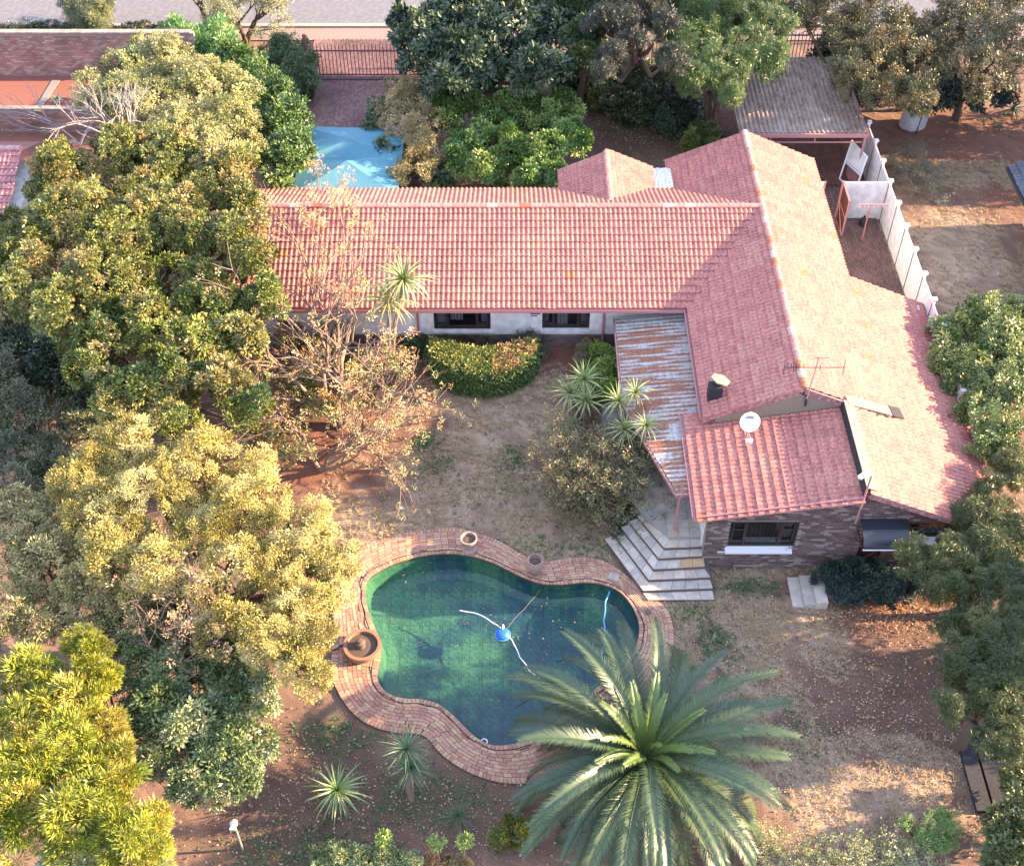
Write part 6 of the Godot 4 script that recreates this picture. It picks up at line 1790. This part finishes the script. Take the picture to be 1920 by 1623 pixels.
func trees() -> void:
	var dark := [Color(0.0405, 0.081, 0.0405), Color(0.0945, 0.135, 0.0675)]
	# left side, from the street to the bottom
	tree("pale_tree", "broad pale yellow green tree at the upper left, above the bare white branches", "tree", "", [[-13.98, 5.6, -44.74, 1.48], [-15.24, 5.6, -43.73, 1.29], [-12.21, 5.6, -43.13, 1.61], [-13.56, 5.6, -41.6, 1.5], [-10.78, 5.6, -40.67, 1.28], [-10.83, 5.6, -38.54, 1.2], [-15.51, 5.6, -42.16, 0.98], [-10.67, 5.6, -42.55, 0.82], [-12.25, 5.6, -39.95, 1.19], [-16.35, 5.6, -43.13, 0.7], [-9.87, 5.6, -39.24, 0.66]], "small", 48, [Color(0.16, 0.183, 0.0571), Color(0.355, 0.355, 0.137), Color(0.457, 0.411, 0.195)], {"size": 0.8, "trunk": 0.2, "rough": 0.4})
	tree("glossy_tree", "glossy deep green tree between the pale tree and the blue shade net", "tree", "", [[-11.11, 4, -47.34, 0.9], [-10.04, 4, -45.23, 1.05], [-9.05, 4, -43.43, 0.89], [-8.63, 4, -40.97, 1.03], [-9.05, 4, -40.25, 0.98], [-10.19, 4, -43.23, 0.85], [-8.31, 4, -41.71, 0.62], [-12.07, 4, -48.45, 0.68]], "broad", 60, [Color(0.0648, 0.13, 0.0324), Color(0.13, 0.216, 0.054)], {"size": 0.75, "trunk": 0.16})
	tree("big_mango_tree", "largest tree at the left with yellow green leaves and pinkish tips", "tree", "", [[-15.34, 6.5, -35.88, 1.31], [-13.73, 6.5, -36.85, 1.26], [-11.87, 6.5, -36.85, 1.37], [-10.16, 6.5, -34.95, 1.19], [-12.04, 6.5, -34.04, 1.49], [-14.06, 6.5, -32.87, 1.6], [-15.55, 6.5, -32.58, 1.07], [-15.06, 6.5, -30.14, 0.86], [-12.97, 6.5, -30.4, 1.23], [-14.03, 6.5, -29.36, 0.78], [-11.45, 6.5, -35.57, 0.91], [-12.38, 6.5, -32.3, 1.03], [-9.82, 6.5, -36.2, 0.81], [-8.94, 6.5, -34.04, 0.71], [-9.16, 6.5, -32.58, 0.76], [-15.93, 6.5, -31.47, 0.75], [-15.34, 6.5, -29.36, 0.65], [-14.94, 6.5, -30.93, 0.84], [-10.59, 6.5, -32.87, 1.04], [-8.38, 6.5, -33.16, 0.59], [-8.3, 6.5, -31.47, 0.68]], "broad", 60, [Color(0.0715, 0.0952, 0.019), Color(0.209, 0.22, 0.0523), Color(0.343, 0.258, 0.0952)], {"size": 0.65, "trunk": 0.28, "rough": 0.45})
	tree("avocado_tree", "bushy mid green tree in front of the largest left tree", "tree", "", [[-10.79, 5.6, -32.06, 1.18], [-9.64, 5.6, -30.44, 1.05], [-11.57, 5.6, -29.16, 1.22], [-9.63, 5.6, -28.42, 1.01], [-12.34, 5.6, -28.17, 0.91], [-10.4, 5.6, -26.53, 1.13], [-11.76, 5.6, -26.31, 0.78], [-8.51, 5.6, -26.53, 0.82], [-9.63, 5.6, -24.99, 0.67], [-12.77, 5.6, -27.22, 0.57], [-7.59, 5.6, -25.64, 0.56], [-12.12, 5.6, -30.97, 0.85], [-13.45, 5.6, -29.41, 0.73], [-13.05, 5.6, -28.42, 0.72], [-8.61, 5.6, -32.62, 0.74], [-7.95, 5.6, -30.44, 0.71], [-8.36, 5.6, -28.66, 0.72]], "broad", 66, [Color(0.0523, 0.0905, 0.019), Color(0.181, 0.209, 0.0428), Color(0.286, 0.228, 0.0857)], {"size": 0.65, "trunk": 0.22, "rough": 0.45})
	tree("golden_thorn_tree", "wide golden olive tree leaning over the left side of the pool", "tree", "", [[-10.54, 5.2, -24.52, 1.19], [-11.72, 5.2, -23.69, 0.9], [-8.72, 5.2, -23.69, 1.2], [-9.61, 5.2, -22.11, 1.4], [-7.4, 5.2, -21.92, 1.22], [-11.31, 5.2, -21.92, 0.93], [-5.83, 5.2, -20.99, 1.14], [-7.37, 5.2, -19.92, 1.25], [-9.14, 5.2, -19.74, 1.02], [-5.22, 5.2, -19.32, 0.96], [-5.88, 5.2, -18.07, 1.07], [-4.92, 5.2, -17.91, 0.61], [-5.2, 5.2, -16.9, 0.62], [-4.69, 5.2, -20.27, 0.56], [-7.16, 5.2, -23.29, 0.66], [-11.43, 5.2, -25.82, 0.63], [-4.66, 5.2, -16.67, 0.39], [-10.77, 5.2, -22.11, 0.73], [-12.47, 5.2, -23.09, 0.59], [-8.36, 5.2, -20.81, 0.85], [-6.35, 5.2, -19.57, 0.83], [-10.79, 5.2, -20.27, 0.84], [-11.37, 5.2, -21.54, 0.81], [-10.24, 5.2, -20.99, 0.71], [-7.21, 5.2, -18.07, 0.67]], "fine", 62, [Color(0.203, 0.179, 0.0357), Color(0.452, 0.37, 0.107), Color(0.595, 0.5, 0.203)], {"trunk": 0.24, "rough": 0.5, "size": 0.8, "gap": 0.1})
	tree("faded_thorn_tree", "straw coloured tree at the left edge below the olive shrubs", "tree", "", [[-14.05, 4.4, -22.6, 0.75], [-13.05, 4.4, -21.64, 0.82], [-13.72, 4.4, -20.9, 0.72], [-11.11, 4.4, -18.47, 0.55], [-12.39, 4.4, -18.63, 0.61], [-13.08, 4.4, -18.63, 0.63], [-13.4, 4.4, -22.41, 0.72], [-12.12, 4.4, -21.45, 0.79], [-10.73, 4.4, -19.83, 0.65], [-9.92, 4.4, -19.31, 0.56], [-12.47, 4.4, -20.54, 0.83], [-13.09, 4.4, -19.65, 0.62], [-11.69, 4.4, -19.14, 0.56], [-13.05, 4.4, -21.08, 0.64], [-11.62, 4.4, -20, 0.51]], "fine", 60, [Color(0.206, 0.193, 0.0773), Color(0.438, 0.373, 0.167)], {"rough": 0.5})
	tree("lemon_tree", "silvery green fruit tree on the lower left lawn", "tree", "", [[-9.47, 3.8, -19.23, 0.71], [-8.31, 3.8, -19.05, 0.76], [-8.62, 3.8, -17.73, 0.85], [-7.18, 3.8, -17.26, 0.81], [-6.59, 3.8, -16.04, 0.76], [-7.8, 3.8, -16.18, 0.87], [-8.79, 3.8, -16.49, 0.69], [-7.21, 3.8, -15.02, 0.75], [-6.48, 3.8, -14.88, 0.54], [-7.78, 3.8, -14.6, 0.48], [-9.85, 3.8, -18.39, 0.56], [-6.34, 3.8, -17.1, 0.54], [-7.47, 3.8, -18.22, 0.69], [-9.45, 3.8, -17.1, 0.54], [-10.35, 3.8, -19.4, 0.57], [-8.55, 3.8, -15.3, 0.52], [-9.13, 3.8, -15.89, 0.53], [-9.78, 3.8, -17.42, 0.54]], "broad", 62, [Color(0.0765, 0.119, 0.0425), Color(0.187, 0.238, 0.0935), Color(0.306, 0.332, 0.187)], {"size": 0.7, "trunk": 0.15, "rough": 0.4})
	tree("golden_cypress", "big golden yellow conifer filling the lower left corner", "tree", "", [[-11.78, 5, -16.5, 0.8], [-11.76, 5, -15.05, 1], [-10.73, 5, -15.9, 0.79], [-10.53, 5, -14.63, 1.12], [-9.32, 5, -14.22, 0.76], [-10.88, 5, -13.17, 1.08], [-9.53, 5, -13.04, 1], [-8.47, 5, -12.79, 0.76], [-7.9, 5, -12.91, 0.43], [-11.04, 5, -14.22, 0.86], [-9.57, 5, -15.33, 0.45], [-7.95, 5, -12.29, 0.51]], "spray", 62, [Color(0.137, 0.176, 0.0196), Color(0.352, 0.362, 0.0439), Color(0.44, 0.352, 0.0684)], {"size": 0.75, "trunk": 0.2, "rough": 0.35})
	tree("golden_cypress", "smaller golden conifer rising behind the big golden one", "tree", "", [[-10.38, 5.2, -17.36, 0.47], [-10.72, 5.2, -17.67, 0.34], [-10.01, 5.2, -16.59, 0.46], [-10.32, 5.2, -16.82, 0.44]], "spray", 90, [Color(0.136, 0.17, 0.017), Color(0.34, 0.332, 0.0255)], {"size": 0.75, "trunk": 0.1, "rough": 0.3})
	tree("grey_leaf_shrub_tree", "pale grey green shrub tree along the bottom left edge", "tree", "", [[-9.81, 3.2, -12.86, 0.62], [-9.1, 3.2, -13.01, 0.57], [-10.54, 3.2, -12.82, 0.5], [-8.43, 3.2, -12.82, 0.42]], "broad", 60, [Color(0.257, 0.311, 0.189), Color(0.405, 0.459, 0.297)], {"trunk": 0.1})
	tree("olive_shrub_tree", "shaded grey olive tree at the left edge beside the avocado tree", "tree", "", [[-15.7, 3, -28.26, 0.82], [-14.66, 3, -27.54, 0.78], [-15.29, 3, -26.16, 0.86], [-14.25, 3, -25.94, 0.79], [-14.45, 3, -24.84, 0.71], [-13.76, 3, -27.31, 0.6], [-13.05, 3, -25.06, 0.64], [-16.46, 3, -29.75, 0.88], [-15.95, 3, -27.31, 0.84], [-14.65, 3, -24.42, 0.8], [-13.59, 3, -24, 0.79]], "fine", 60, [Color(0.0662, 0.0847, 0.0473), Color(0.132, 0.142, 0.0756)], {"trunk": 0.12, "rough": 0.5})
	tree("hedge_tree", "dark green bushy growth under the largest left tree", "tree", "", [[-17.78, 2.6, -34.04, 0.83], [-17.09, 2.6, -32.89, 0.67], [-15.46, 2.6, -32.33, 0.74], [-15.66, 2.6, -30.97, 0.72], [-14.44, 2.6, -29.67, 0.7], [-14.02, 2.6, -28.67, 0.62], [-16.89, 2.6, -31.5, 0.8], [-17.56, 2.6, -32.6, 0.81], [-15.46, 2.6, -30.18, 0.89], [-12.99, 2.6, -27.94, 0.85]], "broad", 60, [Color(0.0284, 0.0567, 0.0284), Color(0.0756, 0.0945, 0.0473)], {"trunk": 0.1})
	bare("plume_shrub", "pale feathery upright shrub at the left edge catching the sun", "shrub", Vector3(-16.79, 0.8, -32.37), [Vector3(0, 1, 0), Vector3(0.3, 1, 0.1), Vector3(-0.3, 1, 0), Vector3(0.2, 1, -0.3), Vector3(-0.2, 1, -0.2), Vector3(0.4, 0.9, 0.3)], 0.9, 0.03, 3, "pale_bark", [Color(0.432, 0.459, 0.243), Color(0.324, 0.378, 0.189)], {"kind": "needle", "each": 2, "leafy": 0.9, "wild": 0.3, "size": 0.8})
	# the half bare tree before the long wing
	var reds := [Color(0.459, 0.27, 0.121), Color(0.405, 0.338, 0.121), Color(0.27, 0.284, 0.0945), Color(0.486, 0.216, 0.108), Color(0.567, 0.446, 0.257)]
	bare("half_bare_tree", "half bare tree with pinkish limbs and last russet leaves before the long roof", "tree", Vector3(-5.85, 0.52, -29.72), [Vector3(0.05, 1.3, -0.35), Vector3(-0.35, 1.25, -0.2), Vector3(0.25, 1.0, -0.05), Vector3(-0.1, 1.1, 0.2), Vector3(-0.6, 1.0, 0.1), Vector3(-0.45, 1.1, -0.5)], 1.85, 0.11, 4, "pale_bark", reds, {"leafy": 0.3, "each": 1, "size": 0.7, "wild": 0.5, "kind": "small"})
	bare("half_bare_tree", "low half bare tree whose limbs reach right over the sunlit soil", "tree", Vector3(-6.43, 0.23, -28.01), [Vector3(1.0, 0.5, -0.15), Vector3(0.9, 0.8, -0.4), Vector3(0.4, 1.0, 0.2), Vector3(-0.3, 1.0, -0.2), Vector3(0.8, 0.45, 0.3)], 1.5, 0.08, 4, "pale_bark", [Color(0.446, 0.378, 0.189), Color(0.27, 0.324, 0.121), Color(0.486, 0.324, 0.162)], {"leafy": 0.35, "each": 1, "size": 0.6, "wild": 0.5, "kind": "small"})
	tree("russet_shrub_tree", "mixed green and russet undergrowth below the half bare tree", "tree", "", [[-9.37, 1.7, -35.12, 0.9], [-8.35, 1.7, -33.35, 0.95], [-9.02, 1.7, -31.4, 0.85], [-7.33, 1.7, -31.14, 0.88], [-6.4, 1.7, -32.78, 0.83], [-7.47, 1.7, -29.32, 0.78], [-6.46, 1.7, -29.83, 0.79], [-5.45, 1.7, -30.61, 0.73], [-4.81, 1.7, -31.67, 0.63], [-8.01, 1.7, -28.09, 0.7], [-6.88, 1.7, -27.37, 0.52], [-4.09, 1.7, -31.95, 0.52]], "small", 42, [Color(0.121, 0.162, 0.054), Color(0.365, 0.297, 0.121), Color(0.486, 0.243, 0.121)], {"trunk": 0.1, "gap": 0.34, "rough": 0.5, "twigs": 12, "bark": "pale_bark"})
	bare("leaf_tip_sapling", "thin sapling tips with orange leaves above the left end of the roof", "sapling", Vector3(-7.44, 0.8, -36.2), [Vector3(-0.15, 1, -0.1), Vector3(0.1, 1, -0.15), Vector3(0.25, 1, -0.05)], 1.95, 0.05, 3, "pale_bark", [Color(0.567, 0.351, 0.162), Color(0.6, 0.472, 0.297)], {"leafy": 0.5, "each": 2, "size": 0.6, "wild": 0.3, "kind": "small"})
	bare("bone_white_shrub", "leafless bone white shrub poking out between the two left trees", "shrub", Vector3(-13.87, 5.9, -39.05), [Vector3(-0.3, 1, 0), Vector3(0.2, 1, -0.1), Vector3(-0.8, 0.8, 0.1), Vector3(-1.2, 0.7, 0.2), Vector3(-0.5, 1, -0.2), Vector3(0.4, 1, 0.1)], 0.85, 0.045, 3, "bone_bark", [], {"wild": 0.42})
	bare("bone_white_shrub", "leafless bone white branches reaching left over the retaining wall", "shrub", Vector3(-17.72, 2.6, -43.95), [Vector3(-1, 0.5, 0.0), Vector3(-0.8, 0.8, -0.2), Vector3(0.3, 0.7, -0.2), Vector3(0.6, 0.7, 0)], 1.2, 0.04, 3, "bone_bark", [], {"wild": 0.4})
	for q in [[Vector3(-8.3, 5.6, -18.6), "leafless pinkish twigs above the golden olive tree, upper tuft"], [Vector3(-8.7, 5, -17.97), "leafless pinkish twigs above the golden olive tree, lower tuft"]]:
		bare("bare_twig_tree", q[1], "tree", q[0] - Vector3(0, 1.2, 0), [Vector3(0.2, 1, 0), Vector3(-0.5, 1, 0), Vector3(0, 1, -0.5), Vector3(0.4, 1, 0.4), Vector3(0.6, 0.9, -0.3)], 0.8, 0.03, 3, "pale_bark", [Color(0.459, 0.297, 0.162)], {"wild": 0.4, "leafy": 0.08, "size": 0.5, "group": "bare twigs in the golden tree"})
	# along the street
	tree("conical_tree", "dark feathery tree behind the street hedge at top left", "tree", "", [[-19.75, 3.2, -54.52, 1.09], [-20.3, 3.2, -54.26, 0.74], [-18.88, 3.2, -54.01, 0.74], [-19.32, 3.2, -53.25, 0.83], [-20.12, 3.2, -56.1, 1.11]], "needle", 70, [Color(0.081, 0.108, 0.0473), Color(0.189, 0.203, 0.081)], {"rough": 0.3})
	bare("street_acacia", "thin grey green street tree with bare dark limbs, top left", "tree", Vector3(-14.77, 0.8, -56.4), [Vector3(0, 1.2, 0.1), Vector3(-0.5, 1.1, 0), Vector3(0.5, 1.1, -0.1)], 1.25, 0.1, 4, "bark", [Color(0.27, 0.297, 0.162), Color(0.378, 0.365, 0.203)], {"leafy": 0.55, "each": 2, "kind": "fine", "size": 0.8, "wild": 0.5, "group": "street acacias"})
	bare("street_acacia", "denser grey green street tree left of the clipped hedge", "tree", Vector3(-12.86, 0.8, -55.36), [Vector3(0, 1.2, 0.1), Vector3(-0.4, 1.1, 0.1), Vector3(0.5, 1.1, -0.1), Vector3(0.2, 1.1, 0.4)], 1.05, 0.1, 4, "bark", [Color(0.23, 0.257, 0.135), Color(0.351, 0.338, 0.189)], {"leafy": 0.7, "each": 2, "kind": "fine", "size": 0.8, "wild": 0.5, "group": "street acacias"})
	tree("dark_magnolia", "big dark large leaved tree at top centre over the gate", "tree", "", [[-3.83, 5, -48.64, 1.17], [-2.29, 5, -50.03, 1.61], [-0.22, 5, -48.19, 1.61], [-1.75, 5, -46.44, 1.53], [1.08, 5, -45.59, 1.12], [-3.49, 5, -46.22, 0.96], [0, 5, -51.97, 1.41], [-4.79, 5, -49.57, 0.5], [2.03, 5, -48.64, 0.99], [-2.66, 5, -44.56, 0.77], [1.88, 5, -51.97, 1.18], [-2.62, 5, -52.97, 1.19], [0.92, 5, -50.51, 1.15]], "big", 52, [Color(0.0293, 0.0586, 0.0293), Color(0.075, 0.109, 0.0586)], {"trunk": 0.24, "rough": 0.4})
	tree("tan_flowering_tree", "tree with a plume of tan blossom and dark green sides by the shade net", "tree", "", [[-4.54, 3, -47.12, 0.91], [-4.16, 3, -44.43, 1.14], [-3.42, 3, -42.68, 1.03], [-3.88, 3, -41.37, 0.96], [-4.69, 3, -45.85, 0.89], [-3.06, 3, -44.23, 0.79]], "fine", 66, [Color(0.16, 0.15, 0.06), Color(0.38, 0.29, 0.13), Color(0.52, 0.39, 0.22)], {"rough": 0.5})
	tree("laurel_tree", "dark green shrub tree clasping the left of the tan tree", "tree", "", [[-5.57, 2.4, -46.63, 0.77], [-5.66, 2.4, -44.78, 0.89], [-5.09, 2.4, -43.02, 0.74], [-2.77, 2.4, -41.89, 0.51], [-4.69, 2.4, -41.89, 0.51]], "broad", 66, [Color(0.0473, 0.0847, 0.0378), Color(0.0945, 0.132, 0.0567)], {"trunk": 0.1})
	tree("round_green_tree", "bright green round crowned tree in front of the roof", "tree", "", [[-1.76, 3.1, -44.87, 1.23], [-0.11, 3.1, -45.28, 1.28], [1.66, 3.1, -45.28, 1.11], [2.16, 3.1, -43.49, 0.95], [-0.43, 3.1, -42.53, 1.15], [1.17, 3.1, -42.53, 1.15], [-1.91, 3.1, -42.34, 0.81], [1.67, 3.1, -41.04, 0.5], [0.52, 3.1, -40.86, 0.62], [-2.9, 3.1, -45.9, 0.76], [-1.15, 3.1, -41.3, 0.71], [-0.76, 3.1, -43.88, 0.95]], "broad", 72, [Color(0.0648, 0.141, 0.0324), Color(0.151, 0.238, 0.054), Color(0.238, 0.302, 0.0864)], {"size": 0.75, "trunk": 0.15, "rough": 0.4})
	tree("feathery_cypress", "dense deep green cypress right of the large leaved tree", "tree", "", [[2.85, 5.5, -50.01, 1.09], [2.86, 5.5, -47.27, 0.88], [2.82, 5.5, -52.46, 1.13], [2.9, 5.5, -45.75, 0.56], [3.54, 5.5, -47.71, 0.75], [3.9, 5.5, -50.49, 0.92]], "spray", 100, [Color(0.0324, 0.0648, 0.0203), Color(0.0648, 0.0972, 0.0324)], {"rough": 0.2})
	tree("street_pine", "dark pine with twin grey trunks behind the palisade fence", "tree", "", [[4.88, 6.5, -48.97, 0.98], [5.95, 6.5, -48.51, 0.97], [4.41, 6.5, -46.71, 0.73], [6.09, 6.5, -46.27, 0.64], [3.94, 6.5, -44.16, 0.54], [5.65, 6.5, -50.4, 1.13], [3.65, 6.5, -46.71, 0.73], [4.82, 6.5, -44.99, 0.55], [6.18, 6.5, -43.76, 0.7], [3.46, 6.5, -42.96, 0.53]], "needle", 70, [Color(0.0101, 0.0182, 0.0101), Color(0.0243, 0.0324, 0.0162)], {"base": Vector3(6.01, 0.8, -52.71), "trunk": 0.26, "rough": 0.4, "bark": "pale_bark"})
	tree("weeping_green_tree", "tall bright green weeping tree at top right of centre", "tree", "", [[8.07, 5.6, -48.88, 1.48], [9.49, 5.6, -47.75, 1.5], [7.35, 5.6, -46.21, 1.25], [8.45, 5.6, -44.54, 1.06], [10.07, 5.6, -45.58, 0.9], [6.77, 5.6, -48.2, 0.98], [10.88, 5.6, -48.2, 0.93], [8.61, 5.6, -51.75, 1.4], [10.64, 5.6, -51.26, 1.39], [7.14, 5.6, -44.13, 0.71], [8.44, 5.6, -42.74, 0.49], [6.58, 5.6, -49.81, 1.13], [6.62, 5.6, -45.37, 0.94]], "needle", 110, [Color(0.036, 0.0792, 0.0144), Color(0.0864, 0.144, 0.0288)], {"trunk": 0.2, "rough": 0.4, "size": 1.1})
	tree("olive_acacia", "rangy olive brown tree beside the carport at top right", "tree", "", [[13.81, 5, -50.27, 1.47], [15.74, 5, -49.57, 1.51], [14.44, 5, -46.44, 1.18], [16.28, 5, -46.87, 1.23], [15.26, 5, -44.15, 0.85], [16.12, 5, -43.75, 0.8], [14.07, 5, -47.97, 0.89], [14.33, 5, -43.75, 0.55], [12.39, 5, -50.03, 0.92], [12.54, 5, -50.99, 1.07], [13.76, 5, -45.17, 0.95], [15.58, 5, -47.75, 1.34], [16.96, 5, -46.01, 0.96]], "fine", 52, [Color(0.0504, 0.0576, 0.0216), Color(0.13, 0.119, 0.0432), Color(0.238, 0.166, 0.072)], {"trunk": 0.18, "rough": 0.6, "gap": 0.12, "twigs": 10})
	tree("olive_acacia", "open olive brown tree in the top right corner", "tree", "", [[19.21, 5, -49.8, 1.51], [21.17, 5, -50.27, 1.29], [19.52, 5, -46.65, 1.18], [18, 5, -45.8, 0.91], [20.26, 5, -45.38, 0.78], [18.44, 5, -44.15, 0.55], [18.02, 5, -48.64, 0.9], [19.6, 5, -48.64, 1.35], [20.93, 5, -47.75, 1.11], [19.88, 5, -52.47, 1.42], [22.25, 5, -52.47, 1.42], [19.23, 5, -44.76, 0.85]], "fine", 44, [Color(0.0576, 0.0612, 0.0252), Color(0.144, 0.126, 0.054), Color(0.245, 0.18, 0.0864)], {"trunk": 0.18, "rough": 0.6, "gap": 0.15, "twigs": 12})
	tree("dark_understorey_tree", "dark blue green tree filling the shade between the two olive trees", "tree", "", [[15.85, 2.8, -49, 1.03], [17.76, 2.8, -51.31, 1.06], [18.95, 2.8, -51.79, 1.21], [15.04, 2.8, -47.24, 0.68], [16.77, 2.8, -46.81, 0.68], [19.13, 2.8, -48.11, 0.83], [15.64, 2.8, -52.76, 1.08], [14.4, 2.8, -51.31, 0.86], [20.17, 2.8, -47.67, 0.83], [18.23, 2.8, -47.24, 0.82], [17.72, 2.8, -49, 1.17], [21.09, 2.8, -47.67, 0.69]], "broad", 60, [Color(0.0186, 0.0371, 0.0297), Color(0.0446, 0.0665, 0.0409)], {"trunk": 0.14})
	# right side
	tree("rounded_bush_tree", "dense light green bush tree against the right roof edge", "tree", "", [[16.52, 2.3, -33.23, 0.94], [15.37, 2.3, -32.39, 0.78], [16.88, 2.3, -31.84, 1.1], [15.26, 2.3, -30.5, 0.97], [16.41, 2.3, -29.47, 1.06], [15.44, 2.3, -28.48, 0.87], [15.01, 2.3, -31.29, 0.62], [15.63, 2.3, -27.28, 0.75], [14.89, 2.3, -27.04, 0.51], [17.83, 2.3, -33.23, 0.75], [17.24, 2.3, -30.5, 0.9]], "small", 70, [Color(0.085, 0.136, 0.034), Color(0.221, 0.272, 0.085), Color(0.306, 0.34, 0.136)], {"trunk": 0.14})
	tree("feathery_dark_tree", "dark feathery tree overhanging the right end of the brick gable", "tree", "", [[14.48, 2.7, -24.68, 0.71], [15.27, 2.7, -25.77, 0.59], [13.65, 2.7, -23.94, 0.63], [12.28, 2.7, -22.82, 0.68], [13.42, 2.7, -22.43, 0.8], [14.67, 2.7, -23.02, 0.72], [12.07, 2.7, -21.28, 0.75], [11.68, 2.7, -22.23, 0.46], [13.32, 2.7, -20.91, 0.87], [12.3, 2.7, -19.83, 0.67], [13.93, 2.7, -22.04, 0.83], [14.18, 2.7, -21.28, 0.81], [12.89, 2.7, -19.83, 0.73], [14.46, 2.7, -23.43, 0.69], [12.71, 2.7, -22.04, 0.61]], "needle", 100, [Color(0.036, 0.0558, 0.0144), Color(0.0957, 0.112, 0.028)], {"trunk": 0.16, "rough": 0.5, "size": 0.85})
	tree("feathery_dark_tree", "dark feathery tree at the right edge beyond the shaded lawn", "tree", "", [[12.86, 3.6, -18.52, 0.84], [11.94, 3.6, -18.19, 0.67], [12.1, 3.6, -17.23, 0.71], [11.17, 3.6, -16.76, 0.46], [12.51, 3.6, -16.76, 0.62], [13.57, 3.6, -19.54, 0.71], [13, 3.6, -19.02, 0.76], [13.1, 3.6, -17.86, 0.69], [11.91, 3.6, -16, 0.45], [11.87, 3.6, -17.39, 0.6], [12.4, 3.6, -15.86, 0.53]], "needle", 100, [Color(0.036, 0.0558, 0.0144), Color(0.0957, 0.112, 0.028)], {"trunk": 0.16, "rough": 0.5, "size": 0.85})
	tree("corner_bush", "glossy bush at the right edge beside the dark slabs", "tree", "", [[13.33, 1, -16.25, 0.48], [12.75, 1, -14.9, 0.55], [12.51, 1, -14.04, 0.59], [13.19, 1, -15.49, 0.5], [13.06, 1, -14.33, 0.68]], "broad", 66, [Color(0.0506, 0.081, 0.0253), Color(0.182, 0.193, 0.0709)], {"trunk": 0.08})
	# tall trees just outside the frame on the right: their shadows cross the lawn and the pool
	for q in [[Vector3(19.5, 0, -20.5), 9.0, "tall dark tree past the right edge, second from the front"], [Vector3(22.0, 0, -19.6), 9.8, "tallest dark tree past the right edge of the garden"], [Vector3(18.6, 0, -19.3), 7.6, "tall dark tree past the right edge, nearest to the viewer"], [Vector3(25.0, 0, -47.5), 8.6, "tall dark tree past the right edge, farthest back by the street"], [Vector3(27.0, 0, -44.5), 7.6, "tall dark tree past the right edge behind the slate roof"]]:
		var c: Vector3 = q[0]; var h: float = q[1]
		tree("tall_street_tree", q[2], "tree", "tall trees beyond the right edge", [[c.x, h - 2.0, c.z, 1.6], [c.x + 1.2, h - 3.6, c.z + 0.3, 1.6], [c.x - 1.0, h - 4.2, c.z - 0.3, 1.5], [c.x, h - 5.6, c.z, 1.6], [c.x + 0.4, h - 7.0, c.z + 0.6, 1.4]], "broad", 40, [Color(0.054, 0.0945, 0.0405), Color(0.108, 0.149, 0.054)], {"trunk": 0.25, "rough": 0.5, "gap": 0.12, "size": 1.3})
